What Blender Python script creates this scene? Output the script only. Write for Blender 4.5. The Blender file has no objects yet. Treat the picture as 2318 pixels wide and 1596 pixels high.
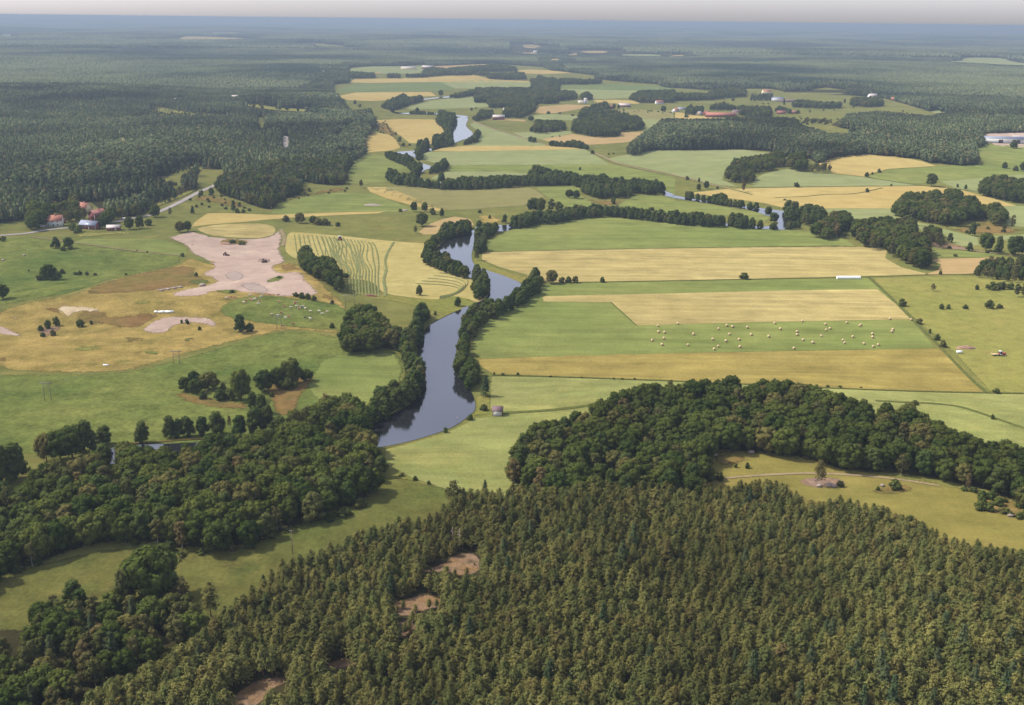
import bpy, bmesh, math, random
import numpy as np
from mathutils import Matrix, Vector
from mathutils.geometry import delaunay_2d_cdt

R = math.radians
rng = np.random.default_rng(7)
random.seed(7)
scene = bpy.context.scene
COL = scene.collection

# ------------------------------------------------------------------ camera
CAM_H = 180.0
F_PX = 2484.0            # focal length in overview pixels (2317 wide)
W_PX, H_PX = 2317.0, 1596.0
HORIZON_Y = 45.0
PITCH = math.atan((H_PX / 2 - HORIZON_Y) / F_PX)
ROLL = R(0.62)
fw = np.array([0.0, math.cos(PITCH), -math.sin(PITCH)])
rt0 = np.array([1.0, 0.0, 0.0])
up0 = np.cross(rt0, fw)
rt = rt0 * math.cos(ROLL) + up0 * math.sin(ROLL)
up = np.cross(rt, fw)
cd = bpy.data.cameras.new('camera')
cam = bpy.data.objects.new('camera', cd)
COL.objects.link(cam)
m = Matrix.Identity(4)
for i in range(3):
    m[i][0], m[i][1], m[i][2] = rt[i], up[i], -fw[i]
m[2][3] = CAM_H
cam.matrix_world = m
cd.sensor_width = 36.0
cd.lens = 36.0 * F_PX / W_PX
cd.clip_start = 1.0
cd.clip_end = 200000.0
scene.camera = cam

# ------------------------------------------------------------------ world and sun
SUN_EL, SUN_AZ = R(50), math.atan2(-0.965, 0.14)     # azimuth measured from +Y towards +X; sun on the left
w = bpy.data.worlds.new('World')
scene.world = w
w.use_nodes = True
nt = w.node_tree
nt.nodes.clear()
sky = nt.nodes.new('ShaderNodeTexSky')
sky.sky_type = 'NISHITA'
sky.sun_disc = False
sky.sun_elevation = SUN_EL
sky.sun_rotation = SUN_AZ
sky.altitude = 200
sky.air_density = 1.0
sky.dust_density = 1.8
sky.ozone_density = 3.0
bg = nt.nodes.new('ShaderNodeBackground')
bg.inputs['Strength'].default_value = 0.15
wo = nt.nodes.new('ShaderNodeOutputWorld')
tint = nt.nodes.new('ShaderNodeMix')
tint.data_type = 'RGBA'
tint.blend_type = 'MULTIPLY'
tint.inputs[0].default_value = 1.0
tint.inputs[7].default_value = (1.17, 1.13, 1.24, 1)
hsv = nt.nodes.new('ShaderNodeHueSaturation')     # summer haze: a milky, nearly colourless sky
hsv.inputs['Saturation'].default_value = 0.45
nt.links.new(sky.outputs[0], hsv.inputs['Color'])
nt.links.new(hsv.outputs[0], tint.inputs[6])
nt.links.new(tint.outputs[2], bg.inputs[0])
nt.links.new(bg.outputs[0], wo.inputs[0])
sl = bpy.data.lights.new('sun', 'SUN')
sl.energy = 4.4
sl.angle = R(0.55)
sl.color = (1.0, 0.94, 0.82)
so = bpy.data.objects.new('sun', sl)
COL.objects.link(so)
sd = Vector((math.sin(SUN_AZ) * math.cos(SUN_EL), math.cos(SUN_AZ) * math.cos(SUN_EL), math.sin(SUN_EL)))
so.rotation_euler = sd.to_track_quat('Z', 'Y').to_euler()
scene.view_settings.view_transform = 'Standard'
scene.view_settings.look = 'None'
scene.view_settings.exposure = 0.62
scene.view_settings.gamma = 1.0
scene.cycles.max_bounces = 5
scene.cycles.diffuse_bounces = 2
scene.cycles.glossy_bounces = 2
scene.cycles.transmission_bounces = 2
scene.cycles.volume_bounces = 0
scene.cycles.transparent_max_bounces = 8
scene.cycles.sample_clamp_indirect = 4

# ------------------------------------------------------------------ terrain height
CO = {'A': (0, 0), 'B': (1300, 0), 'C': (2696, 0), 'D': (0, 600), 'E': (1300, 600), 'F': (2696, 600),
      'G': (0, 1300), 'H': (1300, 1300), 'I': (2696, 1300), 'J': (0, 1950), 'K': (1300, 1950), 'L': (2696, 1950)}
SC = 0.3416


def c(k, pts):
    """crop pixels -> overview pixels"""
    if k == 'P':
        return [tuple(map(float, p)) for p in pts]
    ox, oy = CO[k]
    return [(ox / 1.768 + x * SC, oy / 1.768 + y * SC) for x, y in pts]


def rays(P):
    P = np.asarray(P, float).reshape(-1, 2)
    u = (P[:, 0] - W_PX / 2) / F_PX
    v = -(P[:, 1] - H_PX / 2) / F_PX
    return fw[None, :] + u[:, None] * rt[None, :] + v[:, None] * up[None, :]


def flat(px, py):
    d = rays([(px, py)])[0]
    t = CAM_H / -d[2]
    return d[0] * t, d[1] * t


def vnoise(x, y, seed):
    xi, yi = np.floor(x), np.floor(y)
    fx, fy = x - xi, y - yi
    fx, fy = fx * fx * (3 - 2 * fx), fy * fy * (3 - 2 * fy)

    def h(a, b):
        s = np.sin(a * 127.1 + b * 311.7 + seed * 74.7) * 43758.5453
        return s - np.floor(s)
    return (h(xi, yi) * (1 - fx) + h(xi + 1, yi) * fx) * (1 - fy) + (h(xi, yi + 1) * (1 - fx) + h(xi + 1, yi + 1) * fx) * fy


def sstep(a, b, v):
    t = np.clip((v - a) / (b - a), 0, 1)
    return t * t * (3 - 2 * t)


BUMPS = []          # (x, y, sx, sy, height, rotation)


def bump(k, px, py, sx, sy, h, rot=0.0):
    q = c(k, [(px, py)])[0]
    x, y = flat(*q)
    BUMPS.append((x, y, sx, sy, h, rot))


bump('D', 1850, 1080, 60, 45, 5.0)              # grazing knoll
bump('D', 700, 1010, 60, 40, 4.0)               # esker shoulder
bump('D', 430, 1010, 30, 24, 3.5)               # sand face
bump('D', 430, 1120, 36, 26, -2.5)
bump('D', 1130, 1080, 34, 24, 2.5)
bump('D', 1150, 1180, 42, 26, -2.0)
bump('D', 1700, 900, 13, 12, 4.0)                 # gravel cone
bump('D', 1960, 830, 15, 18, 4.0)
bump('D', 2080, 930, 20, 22, 5.0, 0.5)
bump('D', 1250, 560, 22, 18, 3.0)
bump('D', 1550, 700, 60, 90, -3.0)              # pit floor
bump('F', 800, 160, 60, 60, 9.0)
bump('F', 1350, 80, 75, 80, 10.0)
bump('C', 1030, 600, 80, 90, 14.0)
bump('B', 1560, 730, 70, 90, 7.0)
bump('B', 1000, 520, 160, 160, 8.0)
bump('C', 900, 920, 220, 120, 12.0)
bump('P', 1650, 1400, 110, 75, 6.0)             # pine hill
bump('P', 1750, 960, 75, 40, 6.0)               # wooded hill
bump('P', 700, 1150, 60, 35, 4.0)


def H(x, y):
    x = np.asarray(x, float)
    y = np.asarray(y, float)
    d = np.hypot(x, y)
    z = np.zeros_like(d)
    for bx, by, sx, sy, h, r in BUMPS:
        dx, dy = x - bx, y - by
        if r:
            dx, dy = dx * math.cos(r) + dy * math.sin(r), -dx * math.sin(r) + dy * math.cos(r)
        z = z + h * np.exp(-0.5 * ((dx / sx) ** 2 + (dy / sy) ** 2))
    a = x / np.maximum(d, 1)
    side = sstep(0.02, 0.22, np.abs(a + 0.02))
    amp1 = sstep(1100, 2600, d) * np.maximum(side, sstep(4200, 6500, d)) * 20
    z = z + amp1 * (vnoise(x / 700, y / 500, 1) - 0.35)
    amp2 = sstep(4200, 9000, d) * 70 + sstep(9000, 24000, d) * 40
    z = z + amp2 * (vnoise(x / 3100, y / 1700, 2) * 0.65 + vnoise(x / 1300, y / 900, 5) * 0.35 - 0.42)
    z = z + sstep(20000, 40000, d) * 62 * (0.75 + 0.25 * vnoise(x / 6000, y / 6000, 9))
    return z


def unproj(P, extra=0.0):
    """overview pixels -> world points on the terrain"""
    d = rays(P)
    dz = np.minimum(d[:, 2], -1e-4)
    t = CAM_H / -dz
    lim = 60000.0
    for _ in range(22):
        t = np.minimum(t, lim)
        z = H(d[:, 0] * t, d[:, 1] * t)
        tn = (CAM_H - z) / -dz
        t = t * 0.45 + tn * 0.55
    t = np.minimum(t, lim)
    x, y = d[:, 0] * t, d[:, 1] * t
    return np.stack([x, y, H(x, y) + extra], 1)


def proj(X):
    X = np.asarray(X, float)
    q = X - np.array([0, 0, CAM_H])
    zc = q @ fw
    zc = np.where(zc < 1, 1, zc)
    return np.stack([W_PX / 2 + F_PX * (q @ rt) / zc, H_PX / 2 - F_PX * (q @ up) / zc], 1)


def inpoly(P, poly):
    x, y = P[:, 0], P[:, 1]
    poly = np.asarray(poly, float)
    ins = np.zeros(len(P), bool)
    j = len(poly) - 1
    for i in range(len(poly)):
        xi, yi = poly[i]
        xj, yj = poly[j]
        if yi != yj:
            cnd = ((yi > y) != (yj > y)) & (x < (xj - xi) * (y - yi) / (yj - yi) + xi)
            ins ^= cnd
        j = i
    return ins


# ------------------------------------------------------------------ materials
def lin(v):
    v = v / 255.0
    return v / 12.92 if v <= 0.04045 else ((v + 0.055) / 1.055) ** 2.4


def S(r, g, b, k=0.56):
    return (lin(r) * k, lin(g) * k, lin(b) * k, 1)


def new_mat(name):
    mt = bpy.data.materials.new(name)
    mt.use_nodes = True
    n = mt.node_tree
    for x in list(n.nodes):
        n.nodes.remove(x)
    out = n.nodes.new('ShaderNodeOutputMaterial')
    return mt, n, out


def node(n, t, **kw):
    x = n.nodes.new(t)
    for k, v in kw.items():
        if k == 'inp':
            for a, b in v.items():
                x.inputs[a].default_value = b
        else:
            setattr(x, k, v)
    return x


def noise(n, co, scale, detail=3.0, rough=0.55):
    x = node(n, 'ShaderNodeTexNoise')
    x.inputs['Scale'].default_value = scale
    x.inputs['Detail'].default_value = detail
    x.inputs['Roughness'].default_value = rough
    if co is not None:
        n.links.new(co, x.inputs['Vector'])
    return x.outputs['Fac']


def mrange(n, v, a, b, c0, c1):
    x = node(n, 'ShaderNodeMapRange')
    n.links.new(v, x.inputs['Value'])
    for k, q in zip(('From Min', 'From Max', 'To Min', 'To Max'), (a, b, c0, c1)):
        x.inputs[k].default_value = q
    return x.outputs['Result']


def mixc(n, f, a, b, blend='MIX'):
    x = node(n, 'ShaderNodeMix', data_type='RGBA', blend_type=blend)
    if isinstance(f, float):
        x.inputs[0].default_value = f
    else:
        n.links.new(f, x.inputs[0])
    for i, v in ((6, a), (7, b)):
        if isinstance(v, tuple):
            x.inputs[i].default_value = v
        else:
            n.links.new(v, x.inputs[i])
    return x.outputs[2]


def mul(n, a, b):
    x = node(n, 'ShaderNodeMath', operation='MULTIPLY')
    for i, v in ((0, a), (1, b)):
        if isinstance(v, (int, float)):
            x.inputs[i].default_value = v
        else:
            n.links.new(v, x.inputs[i])
    return x.outputs[0]


def ground_mat(name, ca, cb, cc=None, big=0.012, mid=0.09, fine=0.9, streak=None, sfreq=0.35, samt=0.14, contrast=1.0, patch=0.5):
    """patchy ground: ca/cb mixed by large noise, cc in spots, fine grain, optional worked rows at angle STREAK"""
    mt, n, out = new_mat(name)
    g = node(n, 'ShaderNodeNewGeometry')
    pos = g.outputs['Position']
    f1 = mrange(n, noise(n, pos, big, 5, 0.6), 0.36, 0.64, 0, 1)
    col = mixc(n, f1, ca, cb)
    f2 = mrange(n, noise(n, pos, mid, 4, 0.65), 0.3, 0.7, 1 - 0.16 * contrast, 1 + 0.16 * contrast)
    f3 = mrange(n, noise(n, pos, fine, 2, 0.6), 0.25, 0.75, 1 - 0.16 * contrast, 1 + 0.16 * contrast)
    if cc is not None:
        f4 = mrange(n, noise(n, pos, mid * 0.45, 5, 0.7), 0.54, 0.66, 0, patch)
        col = mixc(n, f4, col, cc)
    val = mul(n, f2, f3)
    if streak is not None:
        mp = node(n, 'ShaderNodeMapping')
        mp.inputs['Rotation'].default_value = (0, 0, streak)
        mp.inputs['Scale'].default_value = (0.012, sfreq, 1)
        n.links.new(pos, mp.inputs['Vector'])
        f5 = mrange(n, noise(n, mp.outputs[0], 1.0, 3, 0.7), 0.3, 0.7, 1 - samt, 1 + samt)
        val = mul(n, val, f5)
    vm = node(n, 'ShaderNodeVectorMath', operation='SCALE')
    n.links.new(col, vm.inputs[0])
    n.links.new(val, vm.inputs['Scale'])
    b = node(n, 'ShaderNodeBsdfDiffuse')
    n.links.new(vm.outputs[0], b.inputs['Color'])
    b.inputs['Roughness'].default_value = 0.6
    n.links.new(b.outputs[0], out.inputs[0])
    return mt


def solid_mat(name, col, rough=0.7, metal=0.0, var=0.12, scale=1.5):
    mt, n, out = new_mat(name)
    g = node(n, 'ShaderNodeNewGeometry')
    f = mrange(n, noise(n, g.outputs['Position'], scale, 4), 0.3, 0.7, 1 - var, 1 + var)
    vm = node(n, 'ShaderNodeVectorMath', operation='SCALE')
    vm.inputs[0].default_value = col[:3]
    n.links.new(f, vm.inputs['Scale'])
    b = node(n, 'ShaderNodeBsdfPrincipled')
    n.links.new(vm.outputs[0], b.inputs['Base Color'])
    b.inputs['Roughness'].default_value = rough
    b.inputs['Metallic'].default_value = metal
    n.links.new(b.outputs[0], out.inputs[0])
    return mt


def leaf_mat(name, ca, cb, cc=None, stand=0.004, spread=0.3, transl=0.25):
    """foliage: every tree its own tone, stands of trees drift between tones, clumps vary a little"""
    mt, n, out = new_mat(name)
    oi = node(n, 'ShaderNodeObjectInfo')
    g = node(n, 'ShaderNodeNewGeometry')
    col = mixc(n, oi.outputs['Random'], ca, cb)
    if cc is not None:
        wn = node(n, 'ShaderNodeTexWhiteNoise', noise_dimensions='1D')
        n.links.new(oi.outputs['Random'], wn.inputs['W'])
        pick = mrange(n, wn.outputs['Value'], 0.86, 0.96, 0, 0.7)
        col = mixc(n, pick, col, cc)
    f1 = mrange(n, noise(n, g.outputs['Position'], stand, 3, 0.6), 0.35, 0.65, 1 - spread, 1 + spread)
    f2 = mrange(n, noise(n, g.outputs['Position'], 0.9, 2, 0.6), 0.3, 0.7, 0.78, 1.22)
    vm = node(n, 'ShaderNodeVectorMath', operation='SCALE')
    n.links.new(col, vm.inputs[0])
    n.links.new(mul(n, f1, f2), vm.inputs['Scale'])
    b = node(n, 'ShaderNodeBsdfDiffuse')
    n.links.new(vm.outputs[0], b.inputs['Color'])
    if transl > 0:
        t = node(n, 'ShaderNodeBsdfTranslucent')
        n.links.new(vm.outputs[0], t.inputs['Color'])
        mx = node(n, 'ShaderNodeMixShader')
        mx.inputs[0].default_value = transl
        n.links.new(b.outputs[0], mx.inputs[1])
        n.links.new(t.outputs[0], mx.inputs[2])
        n.links.new(mx.outputs[0], out.inputs[0])
    else:
        n.links.new(b.outputs[0], out.inputs[0])
    return mt


M = {}
M['floor'] = ground_mat('forest_floor', S(62, 62, 40), S(82, 74, 50), S(96, 96, 54), big=0.01, mid=0.2)
M['meadow'] = ground_mat('meadow_grass', S(122, 126, 66), S(138, 136, 74), S(156, 142, 82), big=0.01, mid=0.06, contrast=1.2, patch=.7)
M['near'] = ground_mat('rough_pasture', S(108, 114, 58), S(128, 122, 66), S(94, 104, 52), big=0.02, mid=0.09, fine=0.7, contrast=1.4, patch=.7, streak=-.5, sfreq=.1, samt=.12)
M['lush'] = ground_mat('lush_grass', S(106, 122, 60), S(138, 142, 74), S(90, 106, 52), big=0.013, mid=0.11, fine=0.5, contrast=1.7, patch=.7)
M['green'] = ground_mat('green_field', S(132, 144, 76), S(148, 152, 84), S(122, 134, 70), big=0.008, mid=0.04, streak=0.03, sfreq=.12, samt=0.15, contrast=1.1)
M['bluegreen'] = ground_mat('young_crop', S(120, 136, 82), S(132, 142, 84), None, big=0.005, mid=0.04, streak=0.05, sfreq=.08, samt=0.08, contrast=0.6)
M['gold'] = ground_mat('ripe_grain', S(198, 180, 118), S(188, 170, 108), S(174, 156, 96), big=0.008, mid=0.05, streak=0.02, sfreq=0.14, samt=0.2, contrast=1.0)
M['tan'] = ground_mat('tan_grain', S(172, 154, 86), S(160, 144, 78), S(146, 134, 74), big=0.006, mid=0.05, streak=0.02, sfreq=0.13, samt=0.2, contrast=1.2)
M['gold2'] = ground_mat('pale_grain', S(206, 184, 116), S(198, 172, 104), S(182, 164, 98), big=0.006, mid=0.05, streak=-0.02, sfreq=0.3, samt=0.09, contrast=0.6)
M['stub'] = ground_mat('stubble', S(200, 172, 118), S(190, 162, 112), S(176, 156, 100), big=0.006, mid=0.04, streak=0.05, sfreq=0.2, samt=0.08, contrast=0.6)
M['pale'] = ground_mat('barley_field', S(162, 162, 98), S(146, 152, 86), S(176, 168, 100), big=0.016, mid=0.035, streak=-0.35, sfreq=0.1, samt=0.18, contrast=1.1, patch=0.6)
M['palefar'] = ground_mat('pale_crop', S(162, 166, 112), S(152, 160, 102), S(170, 168, 112), big=0.004, mid=0.03, streak=0.1, sfreq=0.06, samt=0.09, contrast=0.7)
M['pasture'] = ground_mat('dry_pasture', S(158, 152, 82), S(146, 146, 76), S(172, 154, 88), big=0.01, mid=0.12, contrast=1.2)
M['clearing'] = ground_mat('clearing_grass', S(158, 144, 78), S(140, 132, 68), S(120, 122, 62), big=0.02, mid=0.06, streak=-0.25, sfreq=0.15, samt=0.1, contrast=0.9)
M['esker'] = ground_mat('dry_esker_grass', S(188, 162, 94), S(160, 142, 78), S(140, 130, 68), big=0.035, mid=0.09, contrast=1.7, patch=0.9)
M['heath'] = ground_mat('brown_heath', S(150, 118, 74), S(138, 124, 68), S(112, 108, 60), big=0.02, mid=0.12, contrast=1.4, patch=0.8)
M['gravel'] = ground_mat('gravel', S(212, 186, 166), S(198, 172, 154), S(224, 204, 176), big=0.025, mid=0.09, contrast=0.8, patch=0.7)
M['greygravel'] = ground_mat('grey_gravel', S(194, 174, 160), S(186, 166, 152), None, big=0.05, mid=0.2, contrast=0.6)
M['sand'] = ground_mat('bare_sand', S(226, 206, 168), S(210, 182, 140), S(184, 152, 110), big=0.05, mid=0.15, contrast=1.2)
M['rock'] = ground_mat('bare_rock', S(160, 134, 116), S(158, 126, 86), S(112, 98, 72), big=0.08, mid=0.35, fine=1.5, contrast=1.8, patch=0.8)
M['road'] = ground_mat('road_surface', S(196, 186, 178), S(188, 178, 170), None, contrast=0.4)
M['track'] = ground_mat('dirt_track', S(178, 156, 124), S(164, 146, 108), S(140, 136, 84), mid=0.3, contrast=1.0)
M['ditch'] = ground_mat('ditch_grass', S(112, 118, 64), S(104, 110, 58), S(132, 122, 72), mid=0.3, contrast=1.4)
M['bank'] = ground_mat('bank_grass', S(140, 142, 70), S(154, 144, 78), S(118, 126, 62), mid=0.3, contrast=1.2)
M['brownfield'] = ground_mat('brown_field', S(158, 150, 96), S(150, 144, 88), S(166, 156, 104), big=0.006, mid=0.05, streak=0.9, sfreq=0.25, samt=0.09, contrast=0.7)
M['hay'] = ground_mat('mown_hay', S(204, 188, 120), S(190, 174, 104), S(174, 164, 94), big=0.01, mid=0.1, streak=1.45, sfreq=0.6, samt=0.1, contrast=0.8)
M['windrow'] = ground_mat('cut_grass_rows', S(136, 142, 90), S(148, 150, 96), None, mid=0.4, contrast=1.4)

mt, n, out = new_mat('river_water')
b = node(n, 'ShaderNodeBsdfPrincipled')
b.inputs['Base Color'].default_value = (0.012, 0.012, 0.014, 1)
b.inputs['Roughness'].default_value = 0.06
b.inputs['IOR'].default_value = 1.72
g = node(n, 'ShaderNodeNewGeometry')
bp = node(n, 'ShaderNodeBump')
bp.inputs['Strength'].default_value = 0.08
bp.inputs['Distance'].default_value = 0.25
n.links.new(noise(n, g.outputs['Position'], 0.8, 3), bp.inputs['Height'])
n.links.new(bp.outputs[0], b.inputs['Normal'])
n.links.new(b.outputs[0], out.inputs[0])
M['water'] = mt

M['pine'] = leaf_mat('pine_needles', S(112, 120, 68), S(150, 144, 82), S(138, 124, 74), stand=0.012, spread=0.34, transl=0.38)
M['spruce'] = leaf_mat('spruce_needles', S(74, 90, 60), S(92, 100, 66), None, transl=0.15)
M['broad'] = leaf_mat('broadleaf_foliage', S(76, 92, 42), S(110, 118, 56), S(136, 124, 74), stand=0.02, spread=0.2)
M['alder'] = leaf_mat('alder_foliage', S(80, 98, 50), S(106, 116, 62), S(124, 122, 72), stand=0.01, spread=0.14)
M['birch'] = leaf_mat('birch_foliage', S(120, 114, 70), S(104, 110, 60), S(144, 122, 80), stand=0.02, spread=0.2)
M['bush'] = leaf_mat('bush_foliage', S(86, 102, 52), S(112, 120, 62), S(126, 118, 72), stand=0.02, spread=0.15)
M['far'] = leaf_mat('forest_foliage', S(98, 116, 78), S(132, 138, 94), S(156, 146, 100), stand=0.004, spread=0.6, transl=0.2)
M['bark'] = solid_mat('grey_bark', S(110, 92, 74), 0.9)
M['pinebark'] = solid_mat('orange_pine_bark', S(168, 112, 78), 0.9)
M['birchbark'] = solid_mat('white_birch_bark', S(206, 198, 184), 0.8, var=0.3)
M['deadwood'] = solid_mat('bleached_dead_wood', S(196, 174, 150), 0.9)
M['white'] = solid_mat('white_paint', (0.6, 0.59, 0.56), 0.6, var=0.05)
M['cream'] = solid_mat('cream_plaster', S(232, 214, 168, 0.8), 0.7, var=0.05)
M['red'] = solid_mat('falun_red_boards', S(146, 68, 60, 0.55), 0.8)
M['tile'] = solid_mat('orange_roof_tiles', S(196, 126, 100, 0.52), 0.8, var=0.15)
M['tilered'] = solid_mat('red_roof_tiles', S(170, 106, 94, 0.48), 0.8, var=0.15)
M['metalroof'] = solid_mat('blue_grey_metal_roof', S(150, 158, 178, 0.6), 0.45, var=0.08)
M['darkroof'] = solid_mat('dark_roof', S(110, 88, 90, 0.8), 0.8)
M['whiteroof'] = solid_mat('pale_fibre_cement_roof', S(206, 196, 190, 0.6), 0.7, var=0.08)
M['glass'] = solid_mat('dark_window_glass', (0.03, 0.035, 0.05, 1), 0.15)
M['darkdoor'] = solid_mat('dark_opening', (0.03, 0.022, 0.03, 1), 0.7)
M['brick'] = solid_mat('chimney_brick', S(170, 110, 92, 0.8), 0.85)
M['plastic'] = solid_mat('white_silage_plastic', (0.82, 0.83, 0.8, 1), 0.35, var=0.04)
M['straw'] = solid_mat('straw', S(218, 190, 146, 0.66), 0.9, var=0.2, scale=3)
M['pole'] = solid_mat('weathered_pole_wood', S(150, 134, 112, 0.5), 0.9)
M['steel'] = solid_mat('grey_steel', S(150, 146, 136, 0.5), 0.6)
M['tractorred'] = solid_mat('red_machine_paint', S(196, 60, 48, 0.85), 0.4)
M['rust'] = solid_mat('rusty_brown_paint', S(130, 84, 66, 0.5), 0.6)
M['tyre'] = solid_mat('black_rubber', (0.02, 0.02, 0.02, 1), 0.8)
M['cowbrown'] = solid_mat('red_brown_hide', S(158, 84, 54, 0.85), 0.8, var=0.2)
M['cowwhite'] = solid_mat('white_hide', S(226, 216, 198, 0.6), 0.8, var=0.08)
M['cowblack'] = solid_mat('black_hide', (0.03, 0.028, 0.03, 1), 0.8)
M['boulder'] = solid_mat('grey_stone', S(184, 166, 150, 0.5), 0.9, var=0.25, scale=0.8)
M['brush'] = solid_mat('piled_brushwood', S(150, 118, 98, 0.8), 0.95, var=0.35, scale=1.2)


# ------------------------------------------------------------------ object helpers
def mesh_from(name, V, Fc, mats=(), mi=None, smooth=False):
    me = bpy.data.meshes.new(name)
    V = np.asarray(V, np.float32)
    me.vertices.add(len(V))
    me.vertices.foreach_set('co', V.ravel())
    if isinstance(Fc, np.ndarray):
        k = Fc.shape[1]
        me.loops.add(Fc.size)
        me.loops.foreach_set('vertex_index', Fc.ravel().astype(np.int32))
        me.polygons.add(len(Fc))
        me.polygons.foreach_set('loop_start', np.arange(0, Fc.size, k, dtype=np.int32))
    else:
        tot = [len(f) for f in Fc]
        me.loops.add(sum(tot))
        me.loops.foreach_set('vertex_index', np.concatenate([np.asarray(f, np.int32) for f in Fc]))
        me.polygons.add(len(Fc))
        me.polygons.foreach_set('loop_start', np.concatenate([[0], np.cumsum(tot)[:-1]]).astype(np.int32))
    for x in mats:
        me.materials.append(x)
    if mi is not None:
        me.polygons.foreach_set('material_index', np.asarray(mi, np.int32))
    if smooth:
        me.polygons.foreach_set('use_smooth', np.ones(len(me.polygons), bool))
    me.update(calc_edges=True)
    me.validate()
    return me


def link(name, data, parent=None, loc=None):
    o = bpy.data.objects.new(name, data)
    COL.objects.link(o)
    if parent is not None:
        o.parent = parent
    if loc is not None:
        o.location = loc
    return o


def tag(o, label=None, cat=None, group=None, kind=None):
    if label:
        o['label'] = label
    if cat:
        o['category'] = cat
    if group:
        o['group'] = group
    if kind:
        o['kind'] = kind
    return o


class MB:
    def __init__(self):
        self.V, self.F = [], []

    def add(self, V, Fc):
        b0 = len(self.V)
        self.V += [tuple(v) for v in V]
        self.F += [tuple(i + b0 for i in f) for f in Fc]
        return self

    def box(self, x0, y0, z0, x1, y1, z1):
        V = [(x0, y0, z0), (x1, y0, z0), (x1, y1, z0), (x0, y1, z0), (x0, y0, z1), (x1, y0, z1), (x1, y1, z1), (x0, y1, z1)]
        return self.add(V, [(0, 3, 2, 1), (4, 5, 6, 7), (0, 1, 5, 4), (1, 2, 6, 5), (2, 3, 7, 6), (3, 0, 4, 7)])

    def tube(self, p, q, r0, r1=None, n=7):
        r1 = r0 if r1 is None else r1
        p, q = Vector(p), Vector(q)
        d = (q - p).normalized()
        a = d.orthogonal().normalized()
        bb = d.cross(a)
        V = []
        for pt, r in ((p, r0), (q, r1)):
            for i in range(n):
                t = 2 * math.pi * i / n
                V.append(pt + a * math.cos(t) * r + bb * math.sin(t) * r)
        Fc = [(i, (i + 1) % n, n + (i + 1) % n, n + i) for i in range(n)] + [tuple(range(n))[::-1], tuple(range(n, 2 * n))]
        return self.add(V, Fc)

    def cyl_x(self, cx, cy, cz, r, w2, n=14):
        return self.tube((cx - w2, cy, cz), (cx + w2, cy, cz), r, r, n)

    def cyl_y(self, cx, cy, cz, r, w2, n=14):
        return self.tube((cx, cy - w2, cz), (cx, cy + w2, cz), r, r, n)

    def build(self, name, mat, parent=None, smooth=False):
        return link(name, mesh_from(name, self.V, self.F, [mat], smooth=smooth), parent)


def chaikin(pts, it=2, closed=True):
    pts = np.asarray(pts, float)
    for _ in range(it):
        nx = np.roll(pts, -1, 0)
        a = pts * 0.75 + nx * 0.25
        b2 = pts * 0.25 + nx * 0.75
        if closed:
            pts = np.stack([a, b2], 1).reshape(-1, 2)
        else:
            mid = np.stack([a[:-1], b2[:-1]], 1).reshape(-1, 2)
            pts = np.concatenate([pts[:1], mid, pts[-1:]])
    return pts


def densify(pts, step, closed=True):
    o = []
    n_ = len(pts)
    for i in range(n_ if closed else n_ - 1):
        a, b2 = np.array(pts[i]), np.array(pts[(i + 1) % n_])
        k = max(1, int(math.ceil(np.hypot(*(b2 - a)) / step)))
        for j in range(k):
            o.append(a + (b2 - a) * j / k)
    if not closed:
        o.append(np.array(pts[-1]))
    return np.array(o)


LAYER = 0.16


def lift(V, layer):
    return LAYER * layer * np.clip(np.hypot(V[:, 0], V[:, 1]) / 1500, .6, 1.6)


SOFT = {}


def soft_mat(mat, w):
    """the same ground thinning out raggedly over W metres at its edge"""
    key = (mat.name, w)
    if key in SOFT:
        return SOFT[key]
    m2 = mat.copy()
    m2.name = mat.name + '_ragged_edge'
    n = m2.node_tree
    out = next(x for x in n.nodes if x.type == 'OUTPUT_MATERIAL')
    sh = out.inputs[0].links[0].from_socket
    at = node(n, 'ShaderNodeAttribute', attribute_name='inside')
    g = node(n, 'ShaderNodeNewGeometry')
    nz = noise(n, g.outputs['Position'], 1.4 / w, 5, .7)
    th = mrange(n, nz, .25, .75, 0.0, w)
    sb = node(n, 'ShaderNodeMath', operation='SUBTRACT')
    n.links.new(at.outputs['Fac'], sb.inputs[0])
    n.links.new(th, sb.inputs[1])
    al = mrange(n, sb.outputs[0], -0.18 * w, 0.18 * w, 0, 1)
    tr = node(n, 'ShaderNodeBsdfTransparent')
    mx = node(n, 'ShaderNodeMixShader')
    n.links.new(al, mx.inputs[0])
    n.links.new(tr.outputs[0], mx.inputs[1])
    n.links.new(sh, mx.inputs[2])
    n.links.new(mx.outputs[0], out.inputs[0])
    SOFT[key] = m2
    return m2


def edge_dist(V, xy):
    a, b2 = xy, np.roll(xy, -1, 0)
    d = b2 - a
    L2 = np.maximum((d ** 2).sum(1), 1e-9)
    best = np.full(len(V), 1e9)
    for i in range(len(xy)):
        t = np.clip(((V - a[i]) @ d[i]) / L2[i], 0, 1)
        q = a[i] + t[:, None] * d[i]
        best = np.minimum(best, np.hypot(V[:, 0] - q[:, 0], V[:, 1] - q[:, 1]))
    return best


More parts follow.
